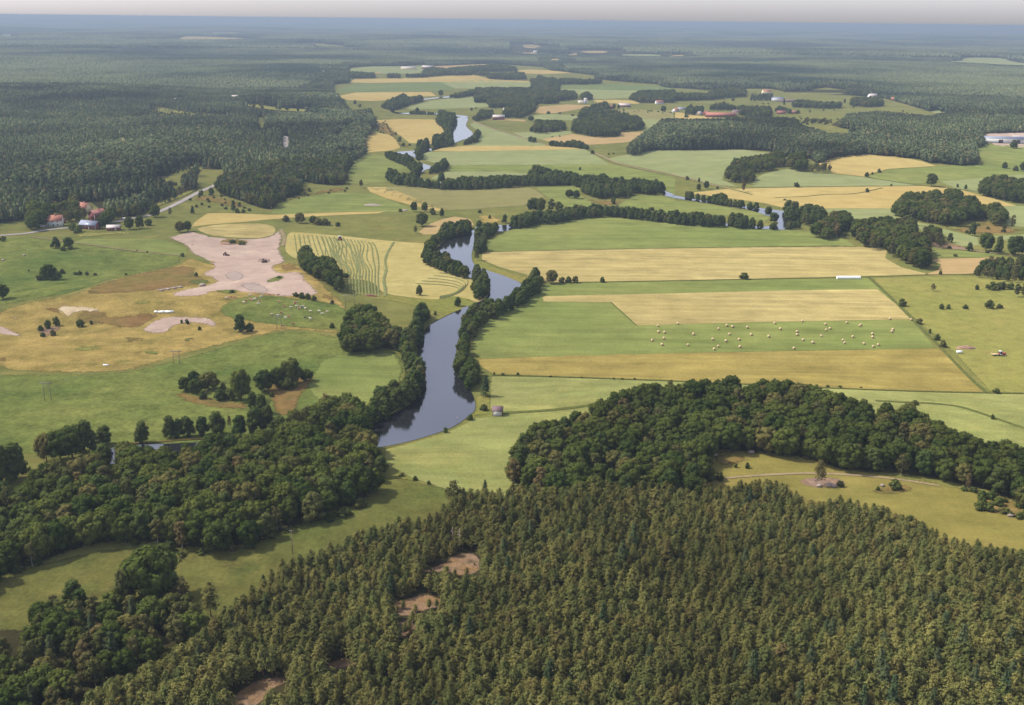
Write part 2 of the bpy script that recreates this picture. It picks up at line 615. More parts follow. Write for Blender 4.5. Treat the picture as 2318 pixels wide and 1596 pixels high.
def drape_world(name, xy, mat, layer, label=None, kind='structure', soft=0.0):
    """sheet over the terrain bounded by the world polygon xy"""
    xy = np.asarray(xy, float)
    keep = [0]
    for i in range(1, len(xy)):
        if np.hypot(*(xy[i] - xy[keep[-1]])) > 0.05:
            keep.append(i)
    xy = xy[keep]
    mn, mx = xy.min(0), xy.max(0)
    dist = np.hypot(*(xy.mean(0)))
    step = max(4.5, dist * 0.0085)
    if soft:
        step = min(step, max(2.5, soft * .6, (mx - mn).max() / 90))
    k = (mx - mn) / step
    if k[0] * k[1] > 60000:
        step *= math.sqrt(k[0] * k[1] / 60000)
    gx, gy = np.meshgrid(np.arange(mn[0] + step * .5, mx[0], step), np.arange(mn[1] + step * .5, mx[1], step))
    G = np.stack([gx.ravel(), gy.ravel()], 1)
    if name == 'meadow':
        rr_ = np.exp(np.arange(math.log(150), math.log(7500), .011))
        aa, r2 = np.meshgrid(np.radians(np.arange(-40, 40, .36)), rr_)
        G = np.stack([(np.sin(aa) * r2).ravel(), (np.cos(aa) * r2).ravel()], 1)
    G = G[inpoly(G, xy)] if len(G) else G
    allv = np.concatenate([xy, G]) if len(G) else xy
    org = xy.mean(0)
    vs = [Vector(v - org) for v in allv]
    r = delaunay_2d_cdt(vs, [], [list(range(len(xy)))], 1, 1e-4, False)
    V = np.array([(v.x, v.y) for v in r[0]]) + org
    z = H(V[:, 0], V[:, 1]) + lift(V, layer)
    Fc = []
    cen = np.array([V[list(f)].mean(0) for f in r[2]]) if r[2] else np.zeros((0, 2))
    ins_ = inpoly(cen, xy)
    for f, iv in zip(r[2], ins_):
        if not iv:
            continue
        p = V[list(f)]
        ar = 0
        for i in range(len(p)):
            ar += p[i][0] * p[(i + 1) % len(p)][1] - p[(i + 1) % len(p)][0] * p[i][1]
        Fc.append(tuple(f) if ar > 0 else tuple(reversed(f)))
    if not Fc:
        return None
    me = mesh_from(name, np.column_stack([V, z]), Fc, [soft_mat(mat, soft) if soft else mat])
    if soft:
        a_ = me.attributes.new('inside', 'FLOAT', 'POINT')
        a_.data.foreach_set('value', edge_dist(V, xy).astype(np.float32))
    o = link(name, me)
    tag(o, label, None, None, kind)
    return o


def drape(name, k, pts, mat, layer=2, smooth=0, wob=0.0, label=None, soft=0.0):
    P = np.array(c(k, pts))
    if smooth:
        P = chaikin(P, smooth)
    P = densify(P, 9)
    if wob:
        P = P + (rng.random(P.shape) - 0.5) * wob * np.array([1, 0.5])
    X = unproj(P)
    return drape_world(name, X[:, :2], mat, layer, label, soft=soft)


def strip_world(name, xy, width, mat, layer, label=None, kind='structure'):
    xy = np.asarray(xy, float)
    d = np.gradient(xy, axis=0)
    d /= np.maximum(np.hypot(d[:, 0], d[:, 1])[:, None], 1e-6)
    nrm = np.stack([-d[:, 1], d[:, 0]], 1)
    wd = np.broadcast_to(np.asarray(width, float), (len(xy),))[:, None] / 2
    V = np.stack([xy - nrm * wd, xy + nrm * wd], 1).reshape(-1, 2)
    z = H(V[:, 0], V[:, 1]) + lift(V, layer)
    Fc = np.array([(2 * i, 2 * i + 2, 2 * i + 3, 2 * i + 1) for i in range(len(xy) - 1)])
    o = link(name, mesh_from(name, np.column_stack([V, z]), Fc, [mat]))
    tag(o, label, None, None, kind)
    return o


def strip(name, k, pts, width, mat, layer=4, label=None):
    P = densify(chaikin(c(k, pts), 2, False), 6, False)
    X = unproj(P)
    return strip_world(name, X[:, :2], width, mat, layer, label)

# ------------------------------------------------------------------ ground sheet to the horizon
azs = np.concatenate([np.arange(-180, -40, 5.0), np.arange(-40, -31, 1.0), np.arange(-31, 31, 0.22), np.arange(31, 40, 1.0), np.arange(40, 180, 5.0)])
rs = [0.0, 20, 60, 110, 160]
while rs[-1] < 2600:
    rs.append(rs[-1] * 1.009 + 0.2)
while rs[-1] < 62000:
    rs.append(rs[-1] * 1.025)
rs = np.array(rs[1:])
A_, R_ = np.meshgrid(np.radians(azs), rs)
X_, Y_ = np.sin(A_) * R_, np.cos(A_) * R_
Z_ = H(X_, Y_)
V = np.column_stack([X_.ravel(), Y_.ravel(), Z_.ravel()])
na, nr = len(azs), len(rs)
ii, jj = np.meshgrid(np.arange(nr - 1), np.arange(na), indexing='ij')
i0, i1 = ii * na + jj, ii * na + (jj + 1) % na
Fc = np.stack([i0.ravel(), i1.ravel(), (i1 + na).ravel(), (i0 + na).ravel()], 1)
me = mesh_from('ground', V, Fc[:, ::-1].copy(), [M['floor']], smooth=True)
go = link('ground', me)
tag(go, kind='structure')

# ------------------------------------------------------------------ open valley and its fields
VALLEY = (c('D', [(-900, 560), (-60, 500), (120, 470), (180, 460), (330, 400), (480, 350), (600, 350), (700, 420), (830, 450), (960, 430), (1000, 390),
                  (1130, 350), (1310, 270), (1300, 190), (1340, 130), (1480, 130), (1490, 160), (1440, 180), (1430, 240), (1480, 300),
                  (1600, 340), (1720, 385), (1800, 395), (1850, 340), (1990, 290), (2000, 210), (2120, 230), (2280, 230)])
          + c('E', [(130, 110), (160, 95), (240, 60), (285, 25)])
          + c('B', [(280, 1010), (260, 930), (300, 900), (325, 840), (320, 750), (300, 715), (240, 725), (170, 730), (140, 690), (100, 640), (60, 600),
                    (50, 560), (160, 550), (150, 470), (170, 450), (310, 440), (520, 440), (660, 430), (720, 440), (1060, 425), (1200, 430), (1440, 445),
                    (1500, 470), (1700, 490), (1780, 500), (1790, 525), (1930, 540), (2060, 550), (2200, 560)])
          + c('C', [(-80, 580), (0, 585), (100, 590), (220, 600), (400, 590), (640, 590), (740, 610), (900, 600), (1000, 580), (1150, 600), (1100, 630),
                    (1250, 640), (1400, 655), (1560, 700), (1690, 740), (1800, 730), (1690, 775), (1500, 765), (1390, 757), (1360, 750), (1150, 765),
                    (1040, 830), (1110, 850), (1250, 870), (1180, 890), (1020, 895), (930, 860), (840, 830), (800, 795), (700, 775), (480, 800), (0, 800)])
          + c('B', [(2200, 830), (2100, 900), (2050, 940), (1995, 980), (2000, 1020), (2040, 1040), (2150, 1000)])
          + c('C', [(0, 998), (280, 998), (450, 992), (630, 1005), (760, 1045), (900, 1055), (960, 1090), (1060, 1050), (1280, 1025), (1500, 1045),
                    (1620, 1055), (1700, 1085), (1760, 1085), (1900, 1100), (2010, 1095), (2030, 1060), (1990, 985), (2100, 970), (2050, 920), (2010, 892), (2318, 885), (3300, 930)])
          + c('P', [(2900, 340), (2900, 1900), (-450, 1900), (-450, 520)]))
drape('meadow', 'P', VALLEY, M['meadow'], 1)

# forest clearings in overview pixels: (polygon, material)
CLEAR = []


def clearing(k, pts, mat, layer=2, name='clearing', smooth=1):
    P = c(k, pts)
    CLEAR.append(P)
    drape(name, 'P', P, mat, layer, smooth, soft=10 if name.startswith(('clear', 'pasture')) else 0)


YOUNG = [c('A', [(960, 745), (1040, 705), (1150, 720), (1300, 745), (1450, 750), (1560, 790), (1480, 805), (1300, 800), (1100, 795), (1000, 770)]), c('D', [(1300, 200), (1320, 150), (1400, 120), (1300, 90), (1180, 120), (1000, 230), (1150, 300)]), c('D', [(960, 430), (1000, 360), (1130, 310), (1300, 250), (1310, 275), (1130, 350), (1000, 395)])]
drape('young_stand_ground', 'P', YOUNG[0], M['pasture'], 2, 1, soft=25)
drape('young_stand_ground', 'P', YOUNG[1], M['meadow'], 2, 1, soft=12)
drape('young_stand_ground', 'P', YOUNG[2], M['pasture'], 2, 1, soft=6)
clearing('A', [(1560, 688), (1700, 690), (1850, 715), (2050, 725), (2250, 745), (2100, 745), (1900, 740), (1700, 720)], M['pasture'], name='pasture_strip')
clearing('A', [(1170, 255), (1250, 240), (1500, 250), (1650, 255), (1500, 268), (1250, 268)], M['gold2'], name='far_field')
clearing('A', [(1370, 215), (1480, 210), (1620, 220), (1480, 228)], M['palefar'], name='far_field')
clearing('A', [(2030, 290), (2120, 292), (2260, 305), (2318, 320), (2150, 308)], M['pasture'], name='far_field')
clearing('A', [(0, 232), (80, 228), (90, 240), (0, 244)], M['palefar'], name='far_field')
clearing('B', [(1675, 345), (1760, 337), (1870, 340), (1870, 352), (1760, 354)], M['stub'], name='far_field')
clearing('B', [(1930, 368), (2000, 360), (2230, 362), (2225, 376), (2080, 374)], M['palefar'], name='far_field')
clearing('C', [(-120, 376), (0, 368), (70, 366), (60, 374)], M['gold2'], name='far_field')
clearing('B', [(1300, 300), (1400, 296), (1440, 318), (1330, 322)], M['stub'], name='far_field')
clearing('C', [(1750, 405), (1900, 405), (1930, 385), (2050, 383), (2200, 388), (2210, 405), (2318, 420), (2400, 430), (2318, 437), (2000, 420)], M['palefar'], name='far_field')
clearing('C', [(1700, 735), (1800, 735), (1810, 748), (1720, 755)], M['palefar'], name='far_field')
clearing('C', [(2010, 890), (2318, 880), (2450, 890), (2450, 985), (2318, 985), (2130, 970), (2080, 930)], M['gravel'], name='yard')
clearing('A', [(1640, 850), (1720, 850), (1700, 780), (1745, 780), (1760, 830), (1740, 850)], M['meadow'], 2, name='road_verge')
clearing('A', [(1860, 900), (1915, 905), (1920, 960), (1890, 985), (1870, 960)], M['road'], 2, name='road')
clearing('B', [(2300, 250), (2318, 250), (2318, 252)], M['stub'], name='far_field')
for px_, py_ in ((1340, 350), (1385, 352), (1150, 350), (1520, 395), (1640, 360)):
    clearing('B', [(px_ - 28, py_ - 4), (px_ + 30, py_ - 5), (px_ + 34, py_ + 6), (px_ - 24, py_ + 7)], M['stub'], name='yard', smooth=0)

FIELDS = [
    # upper valley, far to near
    ('field_green', 'B', [(170, 455), (310, 442), (640, 440), (720, 465), (640, 490), (400, 490), (170, 480)], 'palefar'),
    ('field_stubble', 'B', [(720, 440), (900, 432), (1060, 426), (1120, 432), (1000, 445), (860, 465), (760, 470)], 'stub'),
    ('field_stubble', 'B', [(170, 478), (440, 478), (400, 488), (180, 490)], 'stub'),
    ('field_grain', 'B', [(1270, 468), (1350, 462), (1500, 468), (1640, 485), (1500, 492), (1300, 490)], 'gold2'),
    ('field_pale', 'B', [(160, 548), (200, 525), (600, 520), (800, 503), (1000, 500), (1090, 525), (1350, 540), (1350, 550), (850, 548), (760, 545), (300, 552)], 'gold2'),
    ('field_green', 'B', [(80, 600), (200, 555), (520, 550), (760, 545), (860, 590), (760, 605), (400, 612), (100, 610)], 'bluegreen'),
    ('field_pale', 'B', [(760, 545), (1060, 530), (1380, 545), (1370, 590), (1000, 590), (860, 588)], 'palefar'),
    ('field_grain', 'B', [(80, 640), (200, 615), (400, 612), (700, 612), (740, 640), (560, 640), (460, 665), (300, 672), (150, 665)], 'gold2'),
    ('field_pale', 'B', [(540, 715), (700, 670), (980, 640), (990, 680), (1080, 690), (1100, 712), (700, 725), (560, 725)], 'palefar'),
    ('field_green', 'B', [(530, 735), (700, 725), (1100, 712), (1130, 730), (1000, 770), (760, 760)], 'meadow'),
    ('field_green', 'B', [(1520, 570), (1900, 560), (2200, 570), (2318, 590), (2318, 600), (1900, 600), (1560, 590)], 'bluegreen'),
    ('field_pale', 'B', [(1550, 590), (1900, 600), (2250, 602), (2100, 610), (2020, 650), (1780, 660), (1690, 630), (1560, 610)], 'palefar'),
    ('field_grain', 'B', [(1770, 665), (1930, 665), (2080, 670), (2080, 690), (1950, 690), (1800, 680)], 'gold2'),
    ('field_stubble', 'B', [(1390, 750), (1420, 710), (1600, 695), (1780, 700), (1760, 712), (1600, 740), (1480, 757)], 'stub'),
    ('field_pale', 'B', [(1310, 775), (1500, 757), (1680, 770), (1720, 780), (1640, 800), (1400, 795)], 'palefar'),
    ('field_brown', 'B', [(1930, 725), (2318, 735), (2318, 800), (2100, 790), (2000, 770), (1930, 740)], 'brownfield'),
    ('field_brown', 'C', [(0, 740), (180, 770), (340, 790), (200, 795), (0, 790)], 'gold2'),
    ('field_pale', 'B', [(2100, 790), (2318, 795), (2318, 815), (2180, 840), (2130, 870), (2110, 820)], 'palefar'),
    ('field_green', 'B', [(1030, 800), (1200, 800), (1380, 810), (1300, 850), (1180, 875), (1060, 830)], 'meadow'),
    ('field_brown', 'B', [(1120, 800), (1190, 790), (1330, 795), (1340, 810), (1250, 830), (1140, 820)], 'stub'),
    ('field_pale', 'B', [(960, 830), (990, 810), (1060, 840), (1200, 885), (1480, 965), (1400, 972), (920, 968), (1000, 930), (1030, 890), (1000, 860)], 'palefar'),
    ('field_grain', 'B', [(1430, 925), (1640, 890), (1780, 910), (1940, 905), (1960, 880), (2130, 875), (2110, 910), (2000, 945), (1750, 962), (1500, 945)], 'stub'),
    ('field_pale', 'B', [(1240, 880), (1500, 870), (1620, 870), (1640, 888), (1430, 925), (1320, 915)], 'palefar'),
    ('field_green', 'B', [(1750, 970), (1900, 960), (1990, 962), (1990, 1010), (1880, 1035), (1790, 1010)], 'meadow'),
    ('field_grain', 'B', [(720, 985), (950, 967), (1480, 967), (1720, 990), (900, 1005), (700, 1003)], 'gold2'),
    ('field_pale', 'B', [(650, 1010), (900, 1004), (1720, 990), (1890, 1092), (830, 1097), (760, 1090), (650, 1060)], 'palefar'),
    ('field_grain', 'B', [(320, 800), (500, 790), (740, 795), (800, 860), (790, 900), (720, 910), (710, 960), (560, 950), (500, 900), (380, 850), (330, 840)], 'gold2'),
    ('field_grain', 'B', [(250, 910), (330, 880), (430, 895), (470, 930), (500, 980), (440, 1000), (300, 1010), (270, 1000)], 'gold2'),
    ('field_green', 'E', [(120, 110), (280, 30), (400, 40), (420, 65), (540, 100), (570, 150), (470, 135), (410, 140), (430, 215), (250, 228), (130, 222)], 'green'),
    ('field_green', 'E', [(830, 100), (1890, 94), (2100, 140), (2318, 190), (2318, 330), (2060, 210), (1640, 170), (1340, 150), (810, 145)], 'green'),
    ('field_pale', 'E', [(700, 190), (800, 148), (1100, 145), (1340, 155), (1350, 205), (950, 215), (830, 215)], 'palefar'),
    ('field_pale', 'E', [(1900, 75), (1870, 60), (2000, 32), (2150, 5), (2318, 5), (2318, 165), (2100, 120)], 'palefar'),
    ('field_pale', 'F', [(-10, 3), (300, 0), (460, 2), (630, 22), (600, 50), (440, 60), (340, 130), (320, 200), (420, 245), (300, 235), (-10, 165)], 'palefar'),
    ('field_pale', 'F', [(520, 235), (540, 190), (600, 160), (750, 128), (860, 150), (1050, 162), (1260, 182), (1480, 215), (1640, 238), (1000, 243), (820, 246), (540, 247)], 'palefar'),
    ('field_grain', 'F', [(950, 95), (1060, 48), (1280, 28), (1500, 48), (1650, 80), (1735, 108), (1420, 128), (1300, 160), (1262, 180), (1050, 155), (1000, 110)], 'gold2'),
    ('field_green', 'F', [(1270, 182), (1420, 134), (1740, 112), (2050, 100), (2000, -30), (2330, -30), (2500, 0), (2500, 165), (2318, 165), (1760, 211), (1560, 227), (1400, 205)], 'green'),
    ('field_pale', 'F', [(1760, 211), (2318, 165), (2500, 170), (2500, 220), (2318, 215), (2040, 230), (2025, 285), (1880, 262)], 'palefar'),
    ('field_grain', 'F', [(90, 288), (380, 258), (810, 248), (1640, 240), (1880, 262), (2100, 320), (2270, 372), (2070, 378), (1900, 372), (1500, 390), (960, 390), (850, 372), (720, 385), (600, 355), (300, 312)], 'gold2'),
    ('field_pale', 'F', [(980, 392), (1480, 390), (1460, 440), (1600, 480), (1750, 510), (1560, 495), (1180, 475), (1050, 430)], 'palefar'),
    ('field_pale', 'F', [(2080, 378), (2318, 372), (2500, 372), (2500, 540), (2210, 500), (2190, 420)], 'palefar'),
    ('field_pale', 'F', [(1560, 500), (1760, 520), (1860, 545), (2010, 580), (2020, 630), (1900, 640), (1850, 620), (1790, 560), (1650, 540)], 'palefar'),
    ('field_pale', 'F', [(2110, 575), (2318, 560), (2500, 560), (2500, 640), (2180, 600)], 'palefar'),
    ('field_green', 'F', [(1690, 655), (1900, 670), (2150, 695), (2060, 712), (1720, 712)], 'green'),
    ('field_grain', 'F', [(1700, 730), (1780, 722), (2140, 715), (2100, 730), (1990, 820), (1790, 828), (1650, 828), (1750, 800), (1770, 760)], 'stub'),
    # centre
    ('field_green', 'D', [(1800, 420), (1850, 350), (2000, 320), (2160, 290), (2317, 285), (2490, 300), (2720, 390), (2790, 410), (2317, 410), (1900, 428)], 'green'),
    ('field_brown', 'E', [(290, 252), (470, 245), (750, 258), (1000, 268), (1300, 252), (1690, 240), (1380, 252), (1470, 310), (1330, 370), (1000, 395), (820, 403), (680, 380), (520, 330), (390, 290)], 'brownfield'),
    ('field_strip', 'E', [(275, 248), (400, 248), (480, 275), (640, 340), (810, 397), (740, 405), (560, 365), (400, 320), (300, 280)], 'gold2'),
    ('field_green', 'E', [(1400, 252), (1690, 242), (1680, 300), (1850, 380), (1700, 390), (1580, 370), (1480, 320)], 'green'),
    ('field_green', 'E', [(1940, 370), (2060, 300), (2160, 300), (2318, 330), (2318, 430), (2100, 400)], 'green'),
    ('field_green', 'F', [(-10, 335), (200, 360), (560, 415), (640, 440), (600, 480), (400, 440), (-10, 435)], 'green'),
    ('field_grain', 'E', [(620, 545), (700, 490), (780, 460), (860, 443), (960, 460), (990, 500), (900, 520), (790, 560), (650, 562)], 'stub'),
    # right bank, near
    ('field_green', 'P', [(1103, 545), (1150, 522), (1230, 508), (1350, 491), (1500, 502), (1700, 516), (1850, 525), (1920, 545), (1940, 560), (1700, 561), (1300, 566), (1085, 571), (1083, 558)], 'green'),
    ('field_grain', 'P', [(1090, 572), (1300, 565), (1600, 560), (1900, 556), (1990, 562), (2010, 567), (2005, 585), (2040, 605), (2085, 617), (2110, 622), (1700, 632), (1235, 641), (1190, 622), (1130, 606), (1088, 588)], 'gold'),
    ('field_green', 'P', [(1222, 643), (1700, 634), (1965, 629), (2040, 696), (2120, 789), (1600, 799), (1083, 813), (1068, 795), (1068, 770), (1090, 738), (1120, 712), (1190, 676)], 'green'),
    ('field_tan', 'P', [(1078, 814), (1300, 804), (1600, 798), (2120, 789), (2147, 797), (2190, 840), (2232, 889), (2080, 886), (1870, 878), (1500, 861), (1230, 852), (1112, 848), (1086, 830)], 'tan'),
    ('field_barley', 'P', [(1110, 852), (1235, 854), (1500, 863), (1870, 880), (2080, 888), (2330, 893), (2850, 897), (2850, 1060), (2330, 1030), (2100, 1020), (1400, 975), (1104, 940)], 'pale'),
    ('field_barley', 'P', [(868, 1018), (930, 1003), (1012, 978), (1042, 964), (1075, 946), (1150, 943), (1350, 925), (1480, 960), (1300, 1160), (1010, 1110), (930, 1083), (868, 1050)], 'pale'),
    ('field_pasture', 'P', [(1968, 629), (2330, 622), (2850, 620), (2850, 896), (2330, 892), (2236, 889), (2150, 795), (2040, 700)], 'pasture'),
    # left bank
    ('field_stubble', 'D', [(1270, 510), (1290, 480), (1375, 422), (1500, 420), (1800, 432), (2317, 413), (2560, 410), (2500, 422), (2317, 430), (1900, 452), (1600, 480), (1400, 495)], 'gold2'),
    ('field_lush', 'D', [(-60, 590), (200, 580), (500, 620), (860, 668), (1200, 705), (1200, 750), (1000, 800), (700, 870), (480, 950), (250, 985), (-60, 1050)], 'lush'),
    ('field_green', 'D', [(490, 612), (560, 590), (1000, 590), (1150, 615), (1230, 650), (1240, 690), (1200, 700), (860, 662)], 'green'),
    ('field_hay', 'D', [(1900, 550), (1960, 543), (2317, 575), (2660, 612), (3020, 628), (3000, 690), (3040, 760), (3180, 815), (3345, 880), (3330, 935), (3220, 1015), (3130, 1010), (3100, 985), (2940, 1000), (2740, 985), (2520, 955), (2470, 870), (2300, 855), (2150, 850), (2050, 740), (1990, 740), (1885, 690), (1880, 620)], 'hay'),
    ('esker', 'D', [(-100, 1075), (250, 990), (480, 960), (650, 885), (850, 830), (1100, 785), (1190, 745), (1240, 700), (1400, 760), (1700, 780), (1900, 740), (1990, 760), (2100, 840), (2270, 990), (2317, 1050), (2250, 1080), (2280, 1180), (2240, 1230), (2000, 1200), (1830, 1210), (1500, 1290), (1300, 1345), (1150, 1380), (950, 1448), (780, 1484), (300, 1484), (-100, 1465)], 'esker'),
    ('lower_field', 'P', [(-450, 850), (0, 846), (270, 848), (400, 815), (520, 780), (620, 750), (700, 750), (780, 765), (905, 790), (925, 840), (890, 900), (800, 935), (560, 1000), (300, 1010), (-450, 1075)], 'lush'),
    ('near_pasture', 'P', [(-450, 1350), (0, 1312), (60, 1280), (300, 1226), (470, 1250), (740, 1170), (850, 1095), (890, 1072), (1010, 1106), (1150, 1120), (1100, 1300), (800, 1450), (500, 1640), (-450, 1750)], 'near'),
    ('hill_clearing', 'P', [(1600, 1015), (1700, 1018), (1850, 1035), (1950, 1065), (2180, 1098), (2330, 1160), (2850, 1220), (2850, 1420), (2330, 1380), (1900, 1240), (1600, 1160), (1590, 1080)], 'clearing'),
]
for nm, k, pts, mk in FIELDS:
    drape(nm, k, pts, M[mk], 2, smooth=(2 if nm in ('esker', 'lower_field', 'near_pasture', 'hill_clearing', 'field_hay') else 0), wob=0.5,
          soft={'esker': 6, 'lower_field': 4, 'near_pasture': 4, 'hill_clearing': 5, 'field_pasture': 3, 'field_hay': 1.6, 'field_lush': 3, 'field_brown': 4}.get(nm, 1.2 if k == 'P' else 0))

FIELDS3 = [
    ('field_grain', 'P', [(1226, 671), (1500, 665), (1780, 658), (1985, 655), (2030, 690), (2062, 724), (1700, 731), (1440, 738), (1382, 685), (1228, 684)], 'gold', 0),
    ('gravel_pit', 'D', [(1085, 582), (1180, 565), (1260, 535), (1330, 555), (1440, 585), (1700, 592), (1800, 570), (1830, 525), (1790, 500), (1860, 530), (1885, 580), (1860, 640), (1880, 710), (1915, 742), (1810, 775), (1870, 822), (1960, 800), (2020, 820), (2040, 870), (2130, 945), (2085, 972), (1950, 978), (1840, 975), (1700, 952), (1590, 950), (1540, 930), (1400, 940), (1390, 962), (1260, 978), (1110, 975), (1150, 940), (1330, 905), (1430, 880), (1390, 850), (1310, 825), (1420, 780), (1340, 720), (1250, 690), (1230, 640), (1150, 605)], 'gravel', 1),
    ('field_grain', 'D', [(1290, 520), (1450, 495), (1700, 487), (1800, 500), (1835, 530), (1810, 572), (1700, 590), (1450, 580), (1340, 552)], 'gold', 1),
    ('grazing_knoll', 'D', [(1435, 1060), (1480, 1015), (1620, 968), (1800, 962), (2000, 988), (2200, 1010), (2330, 1060), (2330, 1210), (2050, 1195), (1860, 1172), (1700, 1150), (1560, 1130), (1460, 1105)], 'lush', 2),
    ('heath_slope', 'D', [(480, 965), (650, 885), (850, 832), (1180, 762), (1330, 780), (1310, 825), (1400, 860), (1330, 900), (1050, 930), (800, 960)], 'heath', 2),
    ('heath_slope', 'D', [(1820, 778), (1900, 745), (1990, 765), (2060, 850), (2200, 960), (2260, 1010), (2150, 1000), (2100, 970), (2130, 940), (2050, 860), (1980, 795), (1880, 815)], 'heath', 1),
    ('sand_face', 'D', [(360, 1045), (430, 1030), (560, 1035), (700, 1060), (640, 1085), (520, 1070), (480, 1110), (430, 1115), (390, 1080)], 'sand', 2),
    ('sand_face', 'D', [(250, 1060), (340, 1040), (400, 1050), (420, 1110), (330, 1075)], 'heath', 1),
    ('sand_patch', 'D', [(920, 1200), (1000, 1140), (1100, 1100), (1250, 1105), (1400, 1110), (1460, 1160), (1420, 1185), (1300, 1150), (1160, 1160), (1120, 1215), (1020, 1225)], 'gravel', 2),
    ('sand_patch', 'D', [(-60, 1140), (0, 1160), (120, 1210), (200, 1250), (100, 1240), (-60, 1220)], 'gravel', 2),
    ('sand_patch', 'D', [(210, 1180), (300, 1170), (430, 1165), (400, 1200), (340, 1240), (290, 1240), (240, 1210)], 'rock', 1),
    ('sand_patch', 'D', [(50, 1090), (100, 1085), (160, 1140), (100, 1130)], 'sand', 1),
    ('heath_slope', 'D', [(560, 1040), (700, 1060), (760, 1110), (900, 1080), (1040, 1070), (1100, 1095), (1000, 1140), (930, 1190), (760, 1190), (620, 1150), (500, 1170), (470, 1120)], 'heath', 2),
    ('heath_island', 'G', [(1140, 465), (1190, 435), (1300, 465), (1500, 500), (1650, 515), (1670, 570), (1400, 562), (1200, 515)], 'heath', 2),
    ('heath_island', 'G', [(1690, 380), (1850, 330), (2080, 335), (2130, 330), (2080, 400), (2000, 480), (1990, 570), (1900, 610), (1810, 620), (1780, 500)], 'heath', 1),
    ('mown_field', 'H', [(-40, 230), (100, 190), (300, 190), (470, 175), (540, 280), (520, 370), (400, 440), (290, 560), (180, 560), (60, 470), (-60, 520), (-150, 420), (-80, 300)], 'green', 2),
    ('bank_verge', 'D', [(2317, 935), (2520, 955), (2900, 1000), (2960, 960), (3100, 985), (3130, 1010), (3220, 1015), (3300, 985), (3340, 1000), (3260, 1050), (3100, 1100), (3010, 1130), (2900, 1080), (2600, 1000), (2420, 990)], 'bank', 2),
    ('river_verge', 'E', [(990, 690), (1020, 720), (1100, 765), (1200, 805), (1340, 850), (1380, 850), (1330, 900), (1200, 850), (1070, 812), (1000, 790), (970, 740)], 'bank', 1),
    ('river_verge', 'H', [(980, 470), (1060, 470), (1110, 480), (1100, 540), (1120, 580), (1100, 600), (1030, 600), (900, 670), (780, 730), (560, 795), (370, 830), (360, 812), (560, 775), (800, 700), (940, 625), (1000, 560)], 'bank', 1),
    ('rock_outcrop', 'K', [(620, 540), (760, 520), (880, 432), (1030, 442), (1040, 580), (880, 600), (800, 560), (680, 590)], 'rock', 1),
    ('rock_outcrop', 'K', [(420, 765), (560, 735), (660, 700), (800, 745), (800, 800), (640, 830), (560, 870), (480, 860)], 'rock', 1),
    ('rock_outcrop', 'K', [(470, 880), (620, 870), (610, 960), (520, 1020), (470, 1030)], 'rock', 1),
    ('rock_outcrop', 'J', [(1460, 1460), (1560, 1360), (1700, 1270), (1910, 1245), (1960, 1280), (1780, 1360), (1740, 1470)], 'rock', 1),
    ('rock_outcrop', 'K', [(-60, 1220), (60, 1140), (160, 1120), (240, 1160), (180, 1200), (20, 1230)], 'rock', 1),
    ('rock_outcrop', 'L', [(300, 255), (370, 258), (365, 290), (300, 290)], 'rock', 1),
    ('rock_outcrop', 'I', [(800, 1040), (900, 1010), (1080, 1010), (1160, 1050), (1090, 1085), (900, 1085)], 'rock', 1),
    ('rock_outcrop', 'I', [(1280, 1100), (1420, 1070), (1560, 1060), (1600, 1100), (1480, 1130), (1340, 1125)], 'heath', 1),
    ('heath_slope', 'I', [(235, 850), (400, 850), (580, 865), (520, 930), (380, 950), (240, 940)], 'heath', 1),
    ('scrub_bank', 'I', [(1950, 1230), (1990, 1130), (2060, 1090), (2250, 1150), (2350, 1240), (2350, 1310), (2150, 1270)], 'heath', 1),
    ('dry_patch', 'D', [(-60, 1360), (60, 1350), (150, 1390), (60, 1420), (-60, 1420)], 'heath', 2),
    ('dry_patch', 'D', [(780, 1240), (900, 1225), (1010, 1260), (900, 1290), (800, 1280)], 'heath', 2),
    ('dry_patch', 'D', [(180, 1330), (260, 1320), (300, 1350), (220, 1370)], 'lush', 2),
    ('dry_patch', 'D', [(420, 1300), (640, 1280), (760, 1320), (600, 1350), (450, 1340)], 'pasture', 2),
    ('dry_patch', 'D', [(650, 1400), (900, 1380), (960, 1410), (760, 1440)], 'pasture', 2),
    ('dry_patch', 'D', [(700, 1000), (1000, 990), (1300, 1010), (1100, 1040), (800, 1030)], 'pasture', 2),
    ('farm_verge', 'D', [(440, 545), (700, 545), (860, 540), (960, 560), (700, 570), (500, 590)], 'pasture', 1),
    ('wood_floor', 'E', [(100, 1340), (120, 1200), (200, 1120), (340, 1180), (480, 1240), (480, 1335), (330, 1310), (220, 1360)], 'floor', 1),
    ('wood_floor', 'J', [(-100, 900), (170, 950), (400, 850), (800, 750), (1160, 700), (1400, 850), (1230, 1040), (1000, 1170), (700, 1320), (560, 1420), (460, 1700), (-100, 1700)], 'floor', 1),
]
for nm, k, pts, mk, sm in FIELDS3:
    drape(nm, k, pts, M[mk], 3.3 if nm.startswith('sand') else 3, smooth=sm, wob=1.0 if sm else 0.4,
          soft={'gravel_pit': 5, 'grazing_knoll': 4, 'heath_slope': 7, 'sand_face': 3.5, 'sand_patch': 3.5, 'heath_island': 4.5, 'mown_field': 4, 'bank_verge': 2.5, 'river_verge': 2,
                'rock_outcrop': 1.4, 'scrub_bank': 5, 'farm_verge': 9, 'dry_patch': 9, 'wood_floor': 4}.get(nm, 1.0))

